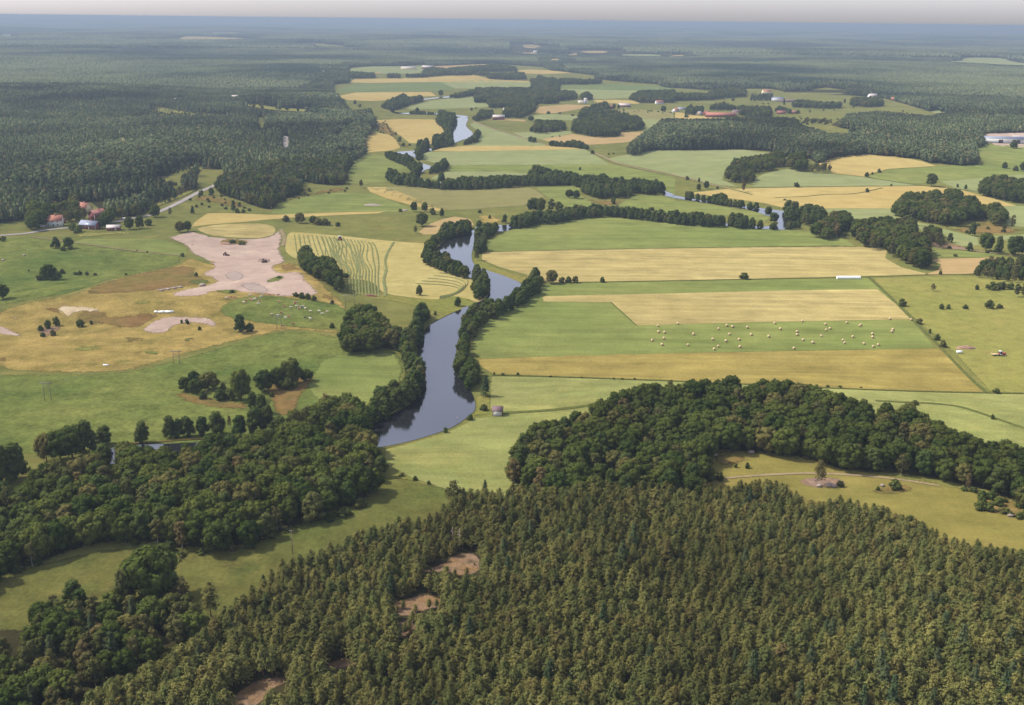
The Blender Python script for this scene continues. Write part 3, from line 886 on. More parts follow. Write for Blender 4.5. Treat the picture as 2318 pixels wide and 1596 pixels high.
# small patches of different cover inside the pit
for k, pts, mk in [('D', [(1435, 625), (1470, 590), (1560, 590), (1675, 605), (1640, 630), (1500, 635)], 'heath'),
                   ('D', [(1730, 878), (1790, 850), (1880, 828), (1900, 850), (1840, 880), (1770, 885)], 'lush'),
                   ('D', [(1370, 745), (1400, 725), (1455, 750), (1400, 758)], 'esker'),
                   ('D', [(1240, 630), (1280, 622), (1300, 635), (1260, 640)], 'lush'),
                   ('D', [(1400, 940), (1460, 930), (1560, 925), (1600, 950), (1500, 960)], 'lush'),
                   ('D', [(1460, 820), (1560, 800), (1640, 830), (1600, 870), (1500, 870)], 'greygravel'),
                   ('D', [(1560, 900), (1680, 870), (1800, 920), (1790, 950), (1650, 945)], 'greygravel'),
                   ('D', [(1200, 880), (1330, 850), (1430, 880), (1320, 900)], 'ditch'),
                   ('D', [(1190, 1270), (1240, 1240), (1300, 1250), (1250, 1280)], 'ditch'),
                   ('D', [(900, 1340), (1000, 1325), (1100, 1345), (1020, 1370)], 'lush'),
                   ('D', [(1500, 690 - 20), (1510, 668), (1530, 690), (1505, 700)], 'greygravel')]:
    drape('ground_patch', k, pts, M[mk], 4, smooth=2, wob=1.2, soft=4)

# ditches, tracks and roads
STRIPS = [
    ('ditch', 'P', [(1120, 936), (1180, 934), (1260, 929), (1380, 912), (1460, 895)], 3.2, 'ditch', 4),
    ('ditch', 'P', [(1980, 908), (2060, 912), (2110, 914), (2170, 920), (2230, 940), (2330, 975), (2480, 1020)], 2.4, 'ditch', 4),
    ('field_margin', 'P', [(1112, 850), (1240, 853), (1500, 862), (1870, 879), (2080, 887), (2232, 890), (2330, 892)], 1.2, 'ditch', 4),
    ('field_margin', 'P', [(1235, 641), (1700, 633), (1965, 628), (2110, 622), (2330, 621)], 1.2, 'ditch', 4),
    ('field_margin', 'P', [(1966, 629), (2040, 697), (2110, 770), (2150, 810), (2200, 862), (2232, 889)], 2.4, 'ditch', 4),
    ('field_margin', 'P', [(1088, 571), (1500, 563), (1900, 557)], 0.8, 'ditch', 4),
    ('field_margin', 'P', [(1382, 685), (1440, 738)], 1.0, 'ditch', 4),
    ('field_margin', 'F', [(1265, 182), (1480, 216), (1640, 240), (1890, 262), (2030, 282)], 2.5, 'ditch', 4),
    ('field_margin', 'F', [(400, 258), (820, 248), (1640, 240)], 2.0, 'ditch', 4),
    ('field_margin', 'F', [(670, 318), (880, 312), (1000, 295), (1190, 298), (1380, 255)], 2.0, 'ditch', 4),
    ('field_margin', 'F', [(380, 262), (450, 280), (520, 300)], 2.5, 'ditch', 4),
    ('dirt_track', 'E', [(1780, 20), (1850, 50), (1920, 85), (2050, 120), (2318, 170)], 4.0, 'track', 4),
    ('dirt_track', 'F', [(0, 172), (100, 190), (240, 230), (380, 262)], 4.0, 'track', 4),
    ('dirt_track', 'B', [(980, 805), (1060, 840), (1200, 880), (1330, 925), (1480, 965)], 4.0, 'track', 4),
    ('dirt_track', 'D', [(200, 577), (330, 592), (500, 618), (700, 645), (860, 668), (1050, 690), (1200, 700)], 1.8, 'track', 4),
    ('dirt_track', 'I', [(330, 1022), (500, 1005), (800, 988), (1000, 988), (1200, 1000), (1440, 1022), (1640, 1050), (1760, 1070)], 1.6, 'track', 4),
    ('dirt_track', 'F', [(1700, 635), (1900, 660), (2150, 690), (2318, 712)], 3.0, 'track', 4),
    ('dirt_track', 'D', [(1860, 530), (1890, 590), (1870, 640)], 3.0, 'track', 5),
    ('road', 'D', [(-100, 572), (0, 570), (100, 562), (180, 556), (260, 540), (350, 528), (440, 520)], 5.5, 'road', 4),
    ('road', 'D', [(700, 490), (760, 482), (830, 462), (920, 450), (1000, 435), (1080, 402), (1170, 360), (1250, 318), (1340, 272), (1420, 240), (1470, 210), (1540, 185), (1640, 148), (1720, 110)], 6.0, 'road', 4),
    ('road', 'D', [(700, 490), (620, 505), (520, 518), (440, 520)], 4.0, 'road', 4),
    ('power_line_clearing', 'A', [(380, 318), (520, 340), (700, 365), (820, 374), (900, 376)], 26, 'pasture', 3),
    ('power_line_clearing', 'A', [(1800, 362), (1950, 372), (2150, 395)], 22, 'pasture', 3),
]
ROADCLEAR = []
for nm, k, pts, wd, mk, ly in STRIPS:
    strip(nm, k, pts, wd, M[mk], ly)
    if nm in ('road', 'power_line_clearing'):
        ROADCLEAR.append((c(k, pts), wd))

# mown rows on the hay field, following the photograph's curves
rows = []
for i in range(12):
    t = i / 11
    x0, x1 = 1950 + t * 320, 2040 + t * 380
    pts = [(x0, 562 + t * 20), (x0 + 10 + 30 * t, 640), (x0 + 20 + 60 * t, 700), (x0 + 90 * t + 10, 780), (x0 + 60 * t + 60, 850)]
    if i < 5:
        pts = pts[:3]
    rows.append(('D', pts, .6 if i % 2 else 0.4))
for i in range(15):
    t = i / 14
    x0 = -20 + t * 330
    pts = [(x0, 575 + 40 * t), (x0 + 25, 640), (x0 + 20 + 25 * math.sin(i), 720), (x0 + 50 * (1 - t) + 45, 790), (x0 + 80 - 40 * t, 850), (x0 + 75 - 30 * t, 900 + 40 * t), (x0 + 80 - 30 * t, 950 + 25 * t)]
    if x0 < 90:
        pts = pts[:5]
    rows.append(('E', pts, 0.62 if i % 3 else 0.42))
rows.append(('E', [(455, 615), (415, 680), (395, 740), (410, 800), (385, 860), (405, 940), (395, 975)], 1.1))
for i in range(9):
    x0 = 560 + i * 12
    i % 2 or rows.append(('E', [(565 + i * 4, 900 - i * 8 + 50), (600 + i * 20, 890 - i * 9), (750 + i * 14, 895 - i * 8), (840 + i * 13, 905 - i * 6), (900 + i * 6, 925 - i * 4), (860 + i * 4, 955), (760, 975 + i * 2)][1:], 0.3))
rv, rf = [], []
for k, pts, wd in rows:
    P = densify(chaikin(c(k, pts), 2, False), 5, False)
    P[:, 0] += (rng.random(len(P)) - 0.5) * 0.4
    X = unproj(P)[:, :2]
    d = np.gradient(X, axis=0)
    d /= np.hypot(d[:, 0], d[:, 1])[:, None]
    nrm = np.stack([-d[:, 1], d[:, 0]], 1) * wd * (0.7 + 0.6 * rng.random(len(X)))[:, None]
    b0 = len(rv)
    for q, nn in zip(X, nrm):
        for s, zz in ((-1, 0.35), (0, 0.75), (1, 0.35)):
            rv.append((q[0] + nn[0] * s, q[1] + nn[1] * s, float(H(q[0], q[1])) + zz))
    for j in range(len(X) - 1):
        for s in (0, 1):
            rf.append((b0 + 3 * j + s, b0 + 3 * j + 3 + s, b0 + 3 * j + 4 + s, b0 + 3 * j + 1 + s))
o = link('cut_grass_rows', mesh_from('cut_grass_rows', rv, rf, [M['windrow']]))
tag(o, 'darker wavy rows of cut grass lying on the mown hay field', 'grass', kind='stuff')

# ------------------------------------------------------------------ river
RIVER = [
    ('river', 'P', c('H', [(340, 815), (370, 815), (560, 779), (800, 704), (880, 664), (940, 618), (1003, 566), (985, 470), (935, 400), (893, 320), (868, 250), (868, 150), (890, 80), (925, 10)])
     + c('E', [(945, 1125), (1000, 1062), (1090, 1035), (1180, 1005), (1250, 962), (1325, 895), (1200, 842), (1080, 803), (1010, 782), (978, 750), (968, 700), (985, 640), (995, 560), (1010, 540),
               (985, 530), (965, 545), (850, 560), (770, 625), (705, 690), (740, 712), (800, 715), (860, 745), (900, 775), (955, 850), (980, 860), (1040, 850), (1090, 880), (1092, 940), (1060, 1000),
               (1010, 1010), (960, 1035), (905, 1052), (840, 1082), (740, 1132), (690, 1165), (660, 1200), (620, 1260), (590, 1310), (590, 1400)])
     + c('H', [(600, 250), (640, 330), (632, 400), (600, 480), (560, 535), (450, 592), (310, 662), (240, 690), (200, 740), (240, 800)])),
    ('river', 'P', [(870, 1012), (800, 985), (700, 985), (600, 985), (545, 992), (480, 1002), (420, 1004), (335, 1008), (262, 1010), (245, 1022), (215, 1034), (225, 1046), (250, 1054), (330, 1040), (420, 1030), (540, 1020), (620, 1015), (720, 1010), (820, 1020)]),
    ('river', 'E', [(985, 530), (1010, 545), (1060, 520), (1150, 545), (1215, 540), (1300, 500), (1450, 470), (1600, 440), (1850, 415), (2100, 440), (2318, 470), (2318, 455), (2100, 420), (1850, 398), (1600, 420), (1400, 450), (1230, 500), (1130, 500), (1010, 505)]),
    ('river', 'F', [(-10, 470), (200, 490), (340, 505), (500, 522), (640, 530), (740, 532), (830, 515), (850, 490), (830, 470), (770, 450), (730, 405), (660, 400), (575, 388), (490, 375), (350, 355), (200, 335), (60, 315), (-80, 290),
                    (-80, 305), (60, 332), (200, 352), (350, 375), (480, 392), (590, 430), (655, 450), (690, 478), (690, 505), (620, 510), (500, 505), (340, 490), (200, 475), (-10, 455)]),
    ('river', 'E', [(2318, 330), (2230, 285), (2060, 250), (1850, 225), (1700, 215), (1500, 205), (1300, 215), (1000, 245), (820, 240), (700, 230), (630, 215), (595, 205), (606, 170), (640, 130), (640, 105), (615, 70), (640, 92), (712, 112), (718, 122), (650, 138), (625, 180), (640, 200), (720, 215), (820, 225), (1000, 228), (1300, 200), (1500, 190), (1700, 200), (1850, 210), (2060, 235), (2240, 268), (2318, 300)]),
    ('river', 'B', [(410, 1030), (440, 1012), (545, 1004), (640, 1000), (720, 985), (850, 940), (850, 905), (848, 850), (855, 830), (878, 775), (958, 782), (930, 830), (945, 855), (985, 885), (965, 915), (910, 930), (860, 950), (760, 990), (640, 1020), (640, 1060), (615, 1072), (590, 1040), (530, 1030)]),
    ('river', 'B', [(878, 776), (958, 783), (940, 770), (860, 765), (760, 752), (640, 750), (515, 752), (450, 742), (470, 728), (510, 715), (560, 690), (640, 668), (740, 655), (820, 650), (950, 635), (950, 628), (820, 640), (700, 652), (600, 668), (520, 688), (430, 728), (440, 752), (520, 760), (760, 762)]),
]
for nm, k, pts in RIVER:
    P = np.array(c(k, pts))
    P = chaikin(P, 2)
    X = unproj(densify(P, 7))
    xy = X[:, :2]
    drape_world(nm, xy, M['water'], 3.6)

# grassy bank lip along the open left bank bend
strip('bank_lip', 'H', [(320, 655), (450, 588), (560, 530)], 1.6, M['bank'], 6)
strip('bank_lip', 'E', [(900, 1058), (820, 1090), (740, 1130), (690, 1160)], 1.6, M['bank'], 6)
strip('bank_lip', 'P', [(262, 1006), (335, 1004), (400, 998), (480, 994)], 1.4, M['heath'], 6)

# ------------------------------------------------------------------ tree meshes
def unit(v):
    return v / np.maximum(np.linalg.norm(v, axis=-1, keepdims=True), 1e-9)


def leafquads(Cn, N, size, r, jit=0.5, asp=0.7):
    """small bent-diamond leaf clumps at Cn facing roughly N"""
    k = len(Cn)
    N = unit(N + r.normal(0, jit, (k, 3)))
    T = unit(np.cross(N, r.normal(0, 1, (k, 3))))
    B = np.cross(N, T)
    s = (size * (0.6 + 0.8 * r.random(k)))[:, None]
    a = asp * (0.7 + 0.6 * r.random(k))[:, None]
    V = np.stack([Cn + T * s, Cn + B * s * a + N * s * 0.15, Cn - T * s * (0.7 + 0.3 * r.random(k))[:, None], Cn - B * s * a + N * s * 0.1], 1).reshape(-1, 3)
    Fc = np.arange(4 * k).reshape(-1, 4)
    return V, Fc


def ico(rad, ctr, sub=1, r=None, rough=0.15):
    bm = bmesh.new()
    bmesh.ops.create_icosphere(bm, subdivisions=sub, radius=1)
    V = np.array([v.co[:] for v in bm.verts])
    Fc = [tuple(v.index for v in f.verts) for f in bm.faces]
    bm.free()
    if r is not None:
        V = V * (1 + r.normal(0, rough, (len(V), 1)))
    return V * np.asarray(rad) + np.asarray(ctr), Fc


class TreeMesh:
    def __init__(self):
        self.V, self.F = [], []
        self.n = 0

    def add(self, V, Fc):
        self.V.append(np.asarray(V, float))
        self.F += [tuple(int(i) + self.n for i in f) for f in Fc]
        self.n += len(V)

    def arrays(self):
        return np.concatenate(self.V), self.F


def trunk_arrays(h, r0, r, lean=0.02, limbs=0, lz=(0.4, 0.8), ll=0.3):
    mb = MB()
    p = np.zeros(3)
    k = 5
    rad = r0
    pts = [p.copy()]
    for i in range(k):
        q = p + np.array([r.normal(0, lean) * h / k, r.normal(0, lean) * h / k, h / k])
        r1 = r0 * (1 - (i + 1) / k * 0.85)
        mb.tube(p, q, rad, r1, 6)
        p, rad = q, r1
        pts.append(p.copy())
    for i in range(limbs):
        t = lz[0] + (lz[1] - lz[0]) * (i + r.random()) / max(limbs, 1)
        j = min(int(t * k), k - 1)
        q = pts[j] + (pts[j + 1] - pts[j]) * (t * k - j)
        a = r.random() * 6.283
        L = h * ll * (1.2 - t)
        e = q + np.array([math.cos(a) * L, math.sin(a) * L, L * 0.5])
        mb.tube(q, e, r0 * 0.35 * (1.3 - t), r0 * 0.06, 5)
    return mb.V, mb.F


def broad_arrays(seed, h=10.0, wd=8.0, nl=18, nleaf=1300, ls=0.42, lowest=0.12, tall=1.0, core=True, cone=0.0):
    r = np.random.default_rng(seed)
    t = TreeMesh()
    cz = h * (0.5 + lowest * 0.5)
    rz = h * (1 - lowest) / 2
    lumps = []
    for i in range(nl):
        u = r.random()
        z = -0.85 + 1.75 * (i + u) / nl
        rr = math.sqrt(max(0, 1 - abs(z) ** (2.2 if z < 0 else 1.7 / tall)))
        rr = rr * (1 - cone) + cone * 1.1 * (1 - max(0, (z + .85) / 1.9)) ** .7
        a = i * 2.4 + r.random() * 1.2
        rad = wd * (0.125 + 0.085 * r.random()) * (1.0 - 0.25 * max(0, z))
        q = rr * (0.5 + 0.36 * r.random())
        ctr = np.array([math.cos(a) * q * wd / 2, math.sin(a) * q * wd / 2, cz + z * rz * 0.84])
        lumps.append((ctr, rad))
    lumps.append((np.array([0, 0, cz]), wd * 0.3))
    lumps.append((np.array([r.normal(0, .4), r.normal(0, .4), cz + rz * 0.62]), wd * 0.19))
    tot = sum(l[1] ** 2 for l in lumps)
    for ctr, rad in lumps:
        k = max(6, int(nleaf * rad * rad / tot))
        N = unit(r.normal(0, 1, (k, 3)) + np.array([0, 0, 0.15]))
        C = ctr + N * rad * (0.86 + 0.26 * r.random((k, 1))) * np.array([1, 1, 0.85])
        V, Fc = leafquads(C, N + unit(C - np.array([0, 0, cz])) * 0.5, ls, r, 0.35)
        t.add(V, Fc)
        if core:
            V, Fc = ico((rad * .86, rad * .86, rad * .76), ctr, 1, r, 0.08)
            t.add(V, Fc)
    return t.arrays()


def pine_arrays(seed, h=10.0, wd=3.6, lev=15, per=6, q=9, ls=0.3, start=0.25, taper=0.8):
    r = np.random.default_rng(seed)
    t = TreeMesh()
    for i in range(lev):
        f = i / (lev - 1)
        z = h * (start + (0.97 - start) * f)
        rad = wd / 2 * (1 - f) ** taper * (0.9 + 0.25 * r.random()) + 0.16
        n_ = max(3, int(round(per * (0.6 + 0.5 * (1 - f)))))
        a0 = r.random() * 6.28
        for j in range(n_):
            a = a0 + 6.283 * j / n_ + r.normal(0, .25)
            L = rad * (0.7 + 0.5 * r.random())
            d = np.array([math.cos(a), math.sin(a), 0.25 + 0.5 * f])
            base = np.array([0, 0, z])
            k = q
            tt = 0.35 + 0.75 * r.random(k)[:, None]
            C = base + d * L * tt + r.normal(0, 0.16 + 0.05 * L, (k, 3)) * np.array([1, 1, .7])
            N = d * 0.7 + np.array([0, 0, 0.8])
            V, Fc = leafquads(C, np.broadcast_to(N, (k, 3)) + (C - np.array([0, 0, z])) * .5, ls, r, 0.3, 0.5)
            t.add(V, Fc)
    k = 26
    C = np.array([0, 0, h * 0.95]) + r.normal(0, 1, (k, 3)) * np.array([.16, .16, .38])
    V, Fc = leafquads(C, r.normal(0, 1, (k, 3)) + np.array([0, 0, .6]), ls * .8, r, .5, .45)
    t.add(V, Fc)
    for zz, rr_ in ((0.38, .30), (0.55, .26), (0.72, .18)):
        V, Fc = ico((wd * rr_, wd * rr_, h * .12), (0, 0, h * zz), 1, r, 0.2)
        t.add(V, Fc)
    return t.arrays()


def far_arrays(seed, h=10.0, wd=6.0, nl=6, nleaf=110, ls=0.95, conif=False):
    r = np.random.default_rng(seed)
    t = TreeMesh()
    if conif:
        k = nleaf
        f = r.random(k) ** 0.8
        a = r.random(k) * 6.283
        rad = wd / 2 * (1 - f * 0.92)
        C = np.stack([np.cos(a) * rad, np.sin(a) * rad, h * (0.2 + 0.78 * f)], 1)
        N = np.stack([np.cos(a), np.sin(a), np.full(k, .7)], 1)
        V, Fc = leafquads(C, N, ls * .75, r, .4)
        t.add(V, Fc)
        V, Fc = ico((wd * .36, wd * .36, h * .42), (0, 0, h * .5), 1, r, .12)
        t.add(V, Fc)
        return t.arrays()
    return broad_arrays(seed, h, wd, nl, nleaf, ls, 0.1)


PROTO = {}


def make_proto(kind, mats, builds):
    """each entry: (crown mesh, trunk mesh, joined mesh for massed stands)"""
    PROTO[kind] = []
    for i, (cv, cf, tv, tf) in enumerate(builds):
        cm = mesh_from(kind + '_crown_mesh', cv, cf, [mats[0]])
        tm = mesh_from(kind + '_trunk_mesh', tv, tf, [mats[1]])
        n0 = len(cv)
        V = np.concatenate([np.asarray(cv), np.asarray([tuple(v) for v in tv])])
        Fc = list(cf) + [tuple(k + n0 for k in f) for f in tf]
        jm = mesh_from(kind + '_whole_mesh', V, Fc, [mats[0], mats[1]], mi=[0] * len(cf) + [1] * len(tf))
        PROTO[kind].append((cm, tm, jm))


def tb(a, *targs, **kw):
    tv, tf = trunk_arrays(*targs, **kw)
    return a[0], a[1], tv, tf


rr = np.random.default_rng(3)
make_proto('pine', (M['pine'], M['pinebark']), [tb(pine_arrays(i, wd=4.9 + .5 * (i % 4), taper=0.6 + 0.1 * (i % 3), start=0.3 + .04 * (i % 3), lev=12, ls=.36, q=10), 9.6, .16, rr) for i in range(7)])
make_proto('spruce', (M['spruce'], M['bark']), [tb(pine_arrays(20 + i, wd=4.4, lev=18, start=0.08, taper=0.95, q=10), 9.8, .18, rr) for i in range(3)])
make_proto('broad', (M['broad'], M['bark']), [tb(broad_arrays(40 + i, wd=8.2 + (i % 3) * .7, nl=27 + i % 5, nleaf=2000, ls=.36), 7.5, .28, rr, limbs=6) for i in range(7)])
make_proto('alder', (M['alder'], M['bark']), [tb(broad_arrays(60 + i, wd=6.6 + (i % 3) * .6, nl=24, nleaf=1500, ls=.34, cone=.7, tall=1.3, lowest=.03), 8.0, .2, rr, limbs=4) for i in range(6)])
make_proto('birch', (M['birch'], M['birchbark']), [tb(broad_arrays(80 + i, wd=4.9 + (i % 3) * .5, nl=15, nleaf=900, ls=.3, tall=1.5, lowest=.12, core=(i % 2 == 0)), 8.8, .13, rr, limbs=6) for i in range(6)])
make_proto('bush', (M['bush'], M['bark']), [tb(broad_arrays(100 + i, h=10, wd=13, nl=10, nleaf=500, ls=.8, lowest=-.05), 5, .3, rr, limbs=3) for i in range(4)])
FARK = [far_arrays(120 + i, wd=6.4 + (i % 3) * .8) for i in range(4)] + [far_arrays(130 + i, wd=4.4, conif=True, nleaf=90) for i in range(4)]
make_proto('fartree', (M['far'], M['bark']), [tb(a, 8.0, .2, rr) for a in FARK])


def scatter_obj(name, kind, pts, scl, rot, idx, label, protos=None, mat_kind='stuff', rep=None):
    """one object whose points carry instanced copies, for what is past counting"""
    col = bpy.data.collections.new(name + '_sources')
    plist = protos or [p[2] for p in PROTO[kind]]
    for i, me_ in enumerate(plist):
        ob = bpy.data.objects.new('%s_source_%02d' % (name, i), me_)
        col.objects.link(ob)
    me_ = bpy.data.meshes.new(name)
    n_ = len(pts)
    me_.vertices.add(n_)
    me_.vertices.foreach_set('co', np.asarray(pts, np.float32).ravel())
    a = me_.attributes.new('s_scale', 'FLOAT_VECTOR', 'POINT')
    a.data.foreach_set('vector', np.asarray(scl, np.float32).ravel())
    a = me_.attributes.new('s_rot', 'FLOAT_VECTOR', 'POINT')
    a.data.foreach_set('vector', np.asarray(rot, np.float32).ravel())
    a = me_.attributes.new('s_idx', 'INT', 'POINT')
    a.data.foreach_set('value', np.asarray(idx, np.int32))
    o = link(name, me_)
    ng = bpy.data.node_groups.new(name + '_nodes', 'GeometryNodeTree')
    ng.interface.new_socket('Geometry', in_out='INPUT', socket_type='NodeSocketGeometry')
    ng.interface.new_socket('Geometry', in_out='OUTPUT', socket_type='NodeSocketGeometry')
    gi, go_ = ng.nodes.new('NodeGroupInput'), ng.nodes.new('NodeGroupOutput')
    ci = ng.nodes.new('GeometryNodeCollectionInfo')
    ci.inputs['Collection'].default_value = col
    ci.inputs['Separate Children'].default_value = True
    ci.inputs['Reset Children'].default_value = True
    ip = ng.nodes.new('GeometryNodeInstanceOnPoints')
    ip.inputs['Pick Instance'].default_value = True

    def attr(nm, typ):
        x = ng.nodes.new('GeometryNodeInputNamedAttribute')
        x.data_type = typ
        x.inputs['Name'].default_value = nm
        return x.outputs['Attribute']
    e2r = ng.nodes.new('FunctionNodeEulerToRotation')
    L = ng.links.new
    L(gi.outputs[0], ip.inputs['Points'])
    L(ci.outputs[0], ip.inputs['Instance'])
    L(attr('s_idx', 'INT'), ip.inputs['Instance Index'])
    L(attr('s_rot', 'FLOAT_VECTOR'), e2r.inputs[0])
    L(e2r.outputs[0], ip.inputs['Rotation'])
    L(attr('s_scale', 'FLOAT_VECTOR'), ip.inputs['Scale'])
    L(ip.outputs[0], go_.inputs[0])
    md = o.modifiers.new('scatter', 'NODES')
    md.node_group = ng
    tag(o, label, None, None, 'stuff')
    return o


# ------------------------------------------------------------------ where trees stand
TREES = []       # dicts: kind, x, y, h, w (width factor), label, group, cat, must


def pxh(X, hpx):
    """height in metres of something hpx overview pixels tall standing at world X"""
    d = np.linalg.norm(np.asarray(X) - np.array([0, 0, CAM_H]))
    el = math.asin(min(.99, (CAM_H - X[2]) / d))
    return hpx / F_PX * d / math.cos(el) * 0.98


def solo(kind, k, x, yb, hcrop, wf=1.0, label=None, group=None, cat=None):
    P = c(k, [(x, yb)])
    X = unproj(P)[0]
    h = pxh(X, hcrop * (SC if k != 'P' else 1))
    TREES.append(dict(kind=kind, x=X[0], y=X[1], h=h, w=wf, label=label, group=group, cat=cat, must=True))


def seg_hit(base, top, polys):
    """true where the image segment base->top enters any of the polygons"""
    bad = np.zeros(len(base), bool)
    for t in (0.0, 0.35, 0.7, 0.92):
        q = base * (1 - t) + top * t
        for p in polys:
            bad |= inpoly(q, p)
    return bad


def fill(k, pts, kinds, spacing, h, group=None, label=None, avoid=(), up=0.75, wf=1.0, hv=0.18, n_mult=9):
    """stand of trees whose silhouette fills the traced outline; kinds = [(kind, share)]"""
    poly = np.array(c(k, pts))
    X = unproj(densify(poly, 12))[:, :2]
    mn, mx = X.min(0), X.max(0)
    area = np.prod(mx - mn)
    N = int(min(60000, n_mult * area / spacing ** 2)) + 40
    C = mn + rng.random((N, 2)) * (mx - mn)
    z = H(C[:, 0], C[:, 1])
    base = proj(np.column_stack([C, z]))
    hh = h * (1 + (rng.random(N) - .5) * 2 * hv)
    top = proj(np.column_stack([C, z + hh]))
    ok = inpoly(base, poly) & inpoly(base * (1 - up) + top * up, poly)
    RAD = {'broad': .42, 'alder': .34, 'birch': .26, 'pine': .2, 'spruce': .22, 'bush': .6}
    rad = sum(RAD[a] * b_ for a, b_ in kinds) / sum(b_ for _, b_ in kinds) * wf
    rp = (hh * rad * 0.62 * F_PX / np.linalg.norm(np.column_stack([C, z - CAM_H]), axis=1))[:, None] * np.array([1, 0])
    mid = base * .55 + top * .45
    ok2 = ok & inpoly(mid - rp, poly) & inpoly(mid + rp, poly)
    if ok2.sum() > 3:
        ok = ok2
    if len(avoid):
        ok &= ~seg_hit(base, top, avoid)
    C, hh = C[ok], hh[ok]
    grid, out = {}, []
    s2 = spacing * spacing
    for q, hq in zip(C, hh):
        gx, gy = int(q[0] // spacing), int(q[1] // spacing)
        good = True
        for a in (gx - 1, gx, gx + 1):
            for b_ in (gy - 1, gy, gy + 1):
                for p in grid.get((a, b_), ()):
                    if (p[0] - q[0]) ** 2 + (p[1] - q[1]) ** 2 < s2:
                        good = False
                        break
                if not good:
                    break
            if not good:
                break
        if good:
            grid.setdefault((gx, gy), []).append(q)
            out.append((q, hq))
    names = [a for a, _ in kinds]
    pr = np.array([b_ for _, b_ in kinds], float)
    pr /= pr.sum()
    for q, hq in out:
        kd = names[rng.choice(len(names), p=pr)]
        TREES.append(dict(kind=kd, x=q[0], y=q[1], h=hq * (1.0 if kd != 'spruce' else 1.1), w=wf, label=label, group=group, cat=None, must=False))
    return len(out)


def stand_floor(pts, dy):
    P = np.array(pts, float)
    Q = P + np.array([0, dy])
    ins_ = inpoly(Q, P)
    P[ins_] = Q[ins_]
    drape('wood_floor', 'P', [tuple(p) for p in P], M['floor'], 2.6, soft=5)


ROCKS = [c(k, p) for nm, k, p, mk, sm in FIELDS3 if nm == 'rock_outcrop' and k in 'KJ']
G1 = 'pine trees of the dense plantation'
PINE_AREA = (c('J', [(560, 1430), (700, 1320), (870, 1245), (1000, 1185), (1230, 1060), (1400, 890), (1550, 750), (1680, 650), (1840, 510), (2000, 460), (2170, 380), (2317, 365)])
             + c('K', [(100, 370), (200, 320), (340, 270), (470, 230), (520, 200), (740, 160), (800, 110), (830, 60)])
             + c('H', [(800, 1190), (830, 1110), (900, 1085), (1000, 1090), (1100, 1080), (1180, 1100), (1240, 1050), (1400, 1040), (1470, 1080), (1600, 1040), (1850, 1035), (1950, 985), (2050, 1030), (2250, 1040)])
             + c('I', [(0, 1000), (200, 1010), (260, 1065), (380, 1050), (560, 1040), (690, 1060), (770, 1090), (830, 1130), (930, 1180), (1100, 1150), (1190, 1175), (1370, 1210), (1450, 1260), (1640, 1310), (1850, 1400), (2010, 1410), (2150, 1470), (2318, 1510), (3600, 1760)])
             + [(2850, 1720), (150, 1720)])
stand_floor(PINE_AREA, 46)
fill('P', PINE_AREA, [('pine', .97), ('spruce', .02), ('birch', .01)], 2.45, 7.1, G1, 'pine', avoid=ROCKS, up=.85, hv=.24, n_mult=7)
_vn = None
for t in TREES:
    if t['kind'] in ('pine', 'spruce') and not t['must']:
        v_ = float(vnoise(np.array([t['x'] / 26]), np.array([t['y'] / 26]), 71)[0])
        t['h'] *= .8 + .45 * v_
        t['w'] = .9 + .35 * random.random()
fill('L', [(500, 1120), (800, 980), (1100, 900), (1500, 860), (1900, 840), (2318, 830), (2318, 1700), (300, 1700)], [('spruce', .45), ('pine', .45), ('birch', .1)], 6.5, 10.5, 'trees of the older stand in the plantation', 'pine', up=.8, hv=.2)
fill('K', [(1300, 250), (1700, 200), (2318, 220), (2318, 900), (1800, 800), (1400, 600)], [('spruce', .5), ('pine', .5)], 13, 10, 'trees of the overtopping pines in the plantation', 'pine', up=.8, hv=.2)
# small pines on the rocks themselves
for x, y, hh in [(520, 810, 60), (600, 830, 55), (740, 800, 60), (560, 960, 80), (620, 1000, 70), (700, 560, 30), (990, 520, 25), (500, 1010, 50), (770, 590, 40), (480, 830, 50), (690, 810, 70), (770, 815, 60), (580, 900, 80), (640, 930, 90), (530, 980, 80), (480, 960, 60), (720, 590, 50), (860, 600, 60), (940, 590, 60)]:
    solo('pine', 'K', x, y, hh, 1.1, 'small open-grown pine on the bare rock outcrop', 'small pines on the rock outcrops')

BG = 'birches of the mixed grove beside the pines'
fill('J', [(-600, 1000), (150, 950), (170, 860), (250, 790), (330, 720), (400, 740), (470, 740), (560, 760), (640, 700), (740, 690), (800, 740), (1160, 700), (1290, 700), (1400, 760), (1420, 800), (1390, 900), (1230, 1060), (1000, 1190), (860, 1260), (680, 1350), (560, 1450), (460, 1900), (-600, 1900)],
     [('birch', .62), ('broad', .28), ('spruce', .1)], 4.3, 9.5, BG, 'birch', up=.8)
fill('J', [(400, 760), (410, 665), (470, 635), (560, 700), (620, 650), (640, 800), (580, 850)], [('alder', 1)], 4.0, 10.5, 'dark alders on the edge of the mixed grove', 'alder', up=.8)
solo('broad', 'J', 1010, 745, 330, 1.15, 'tall dark broad-crowned tree with pale trunk standing above the birch grove', cat='tree')
solo('broad', 'J', 930, 720, 260, .95, 'dark tree left of the tallest crown above the birch grove', cat='tree')
solo('alder', 'J', 1100, 740, 300, .95, 'dark tree right of the tallest crown above the birch grove', cat='tree')
solo('alder', 'J', 830, 780, 240, .8, 'slim dark tree with pale trunk at the meadow edge of the birch grove', cat='tree')
solo('birch', 'J', 1210, 780, 180, 1.2, 'browned spreading tree at the right of the tall dark trees', cat='tree')
solo('pine', 'J', 1400, 860, 215, 1.1, 'lone slender pine with reddish crown and bare stem between grove and plantation', cat='pine tree')

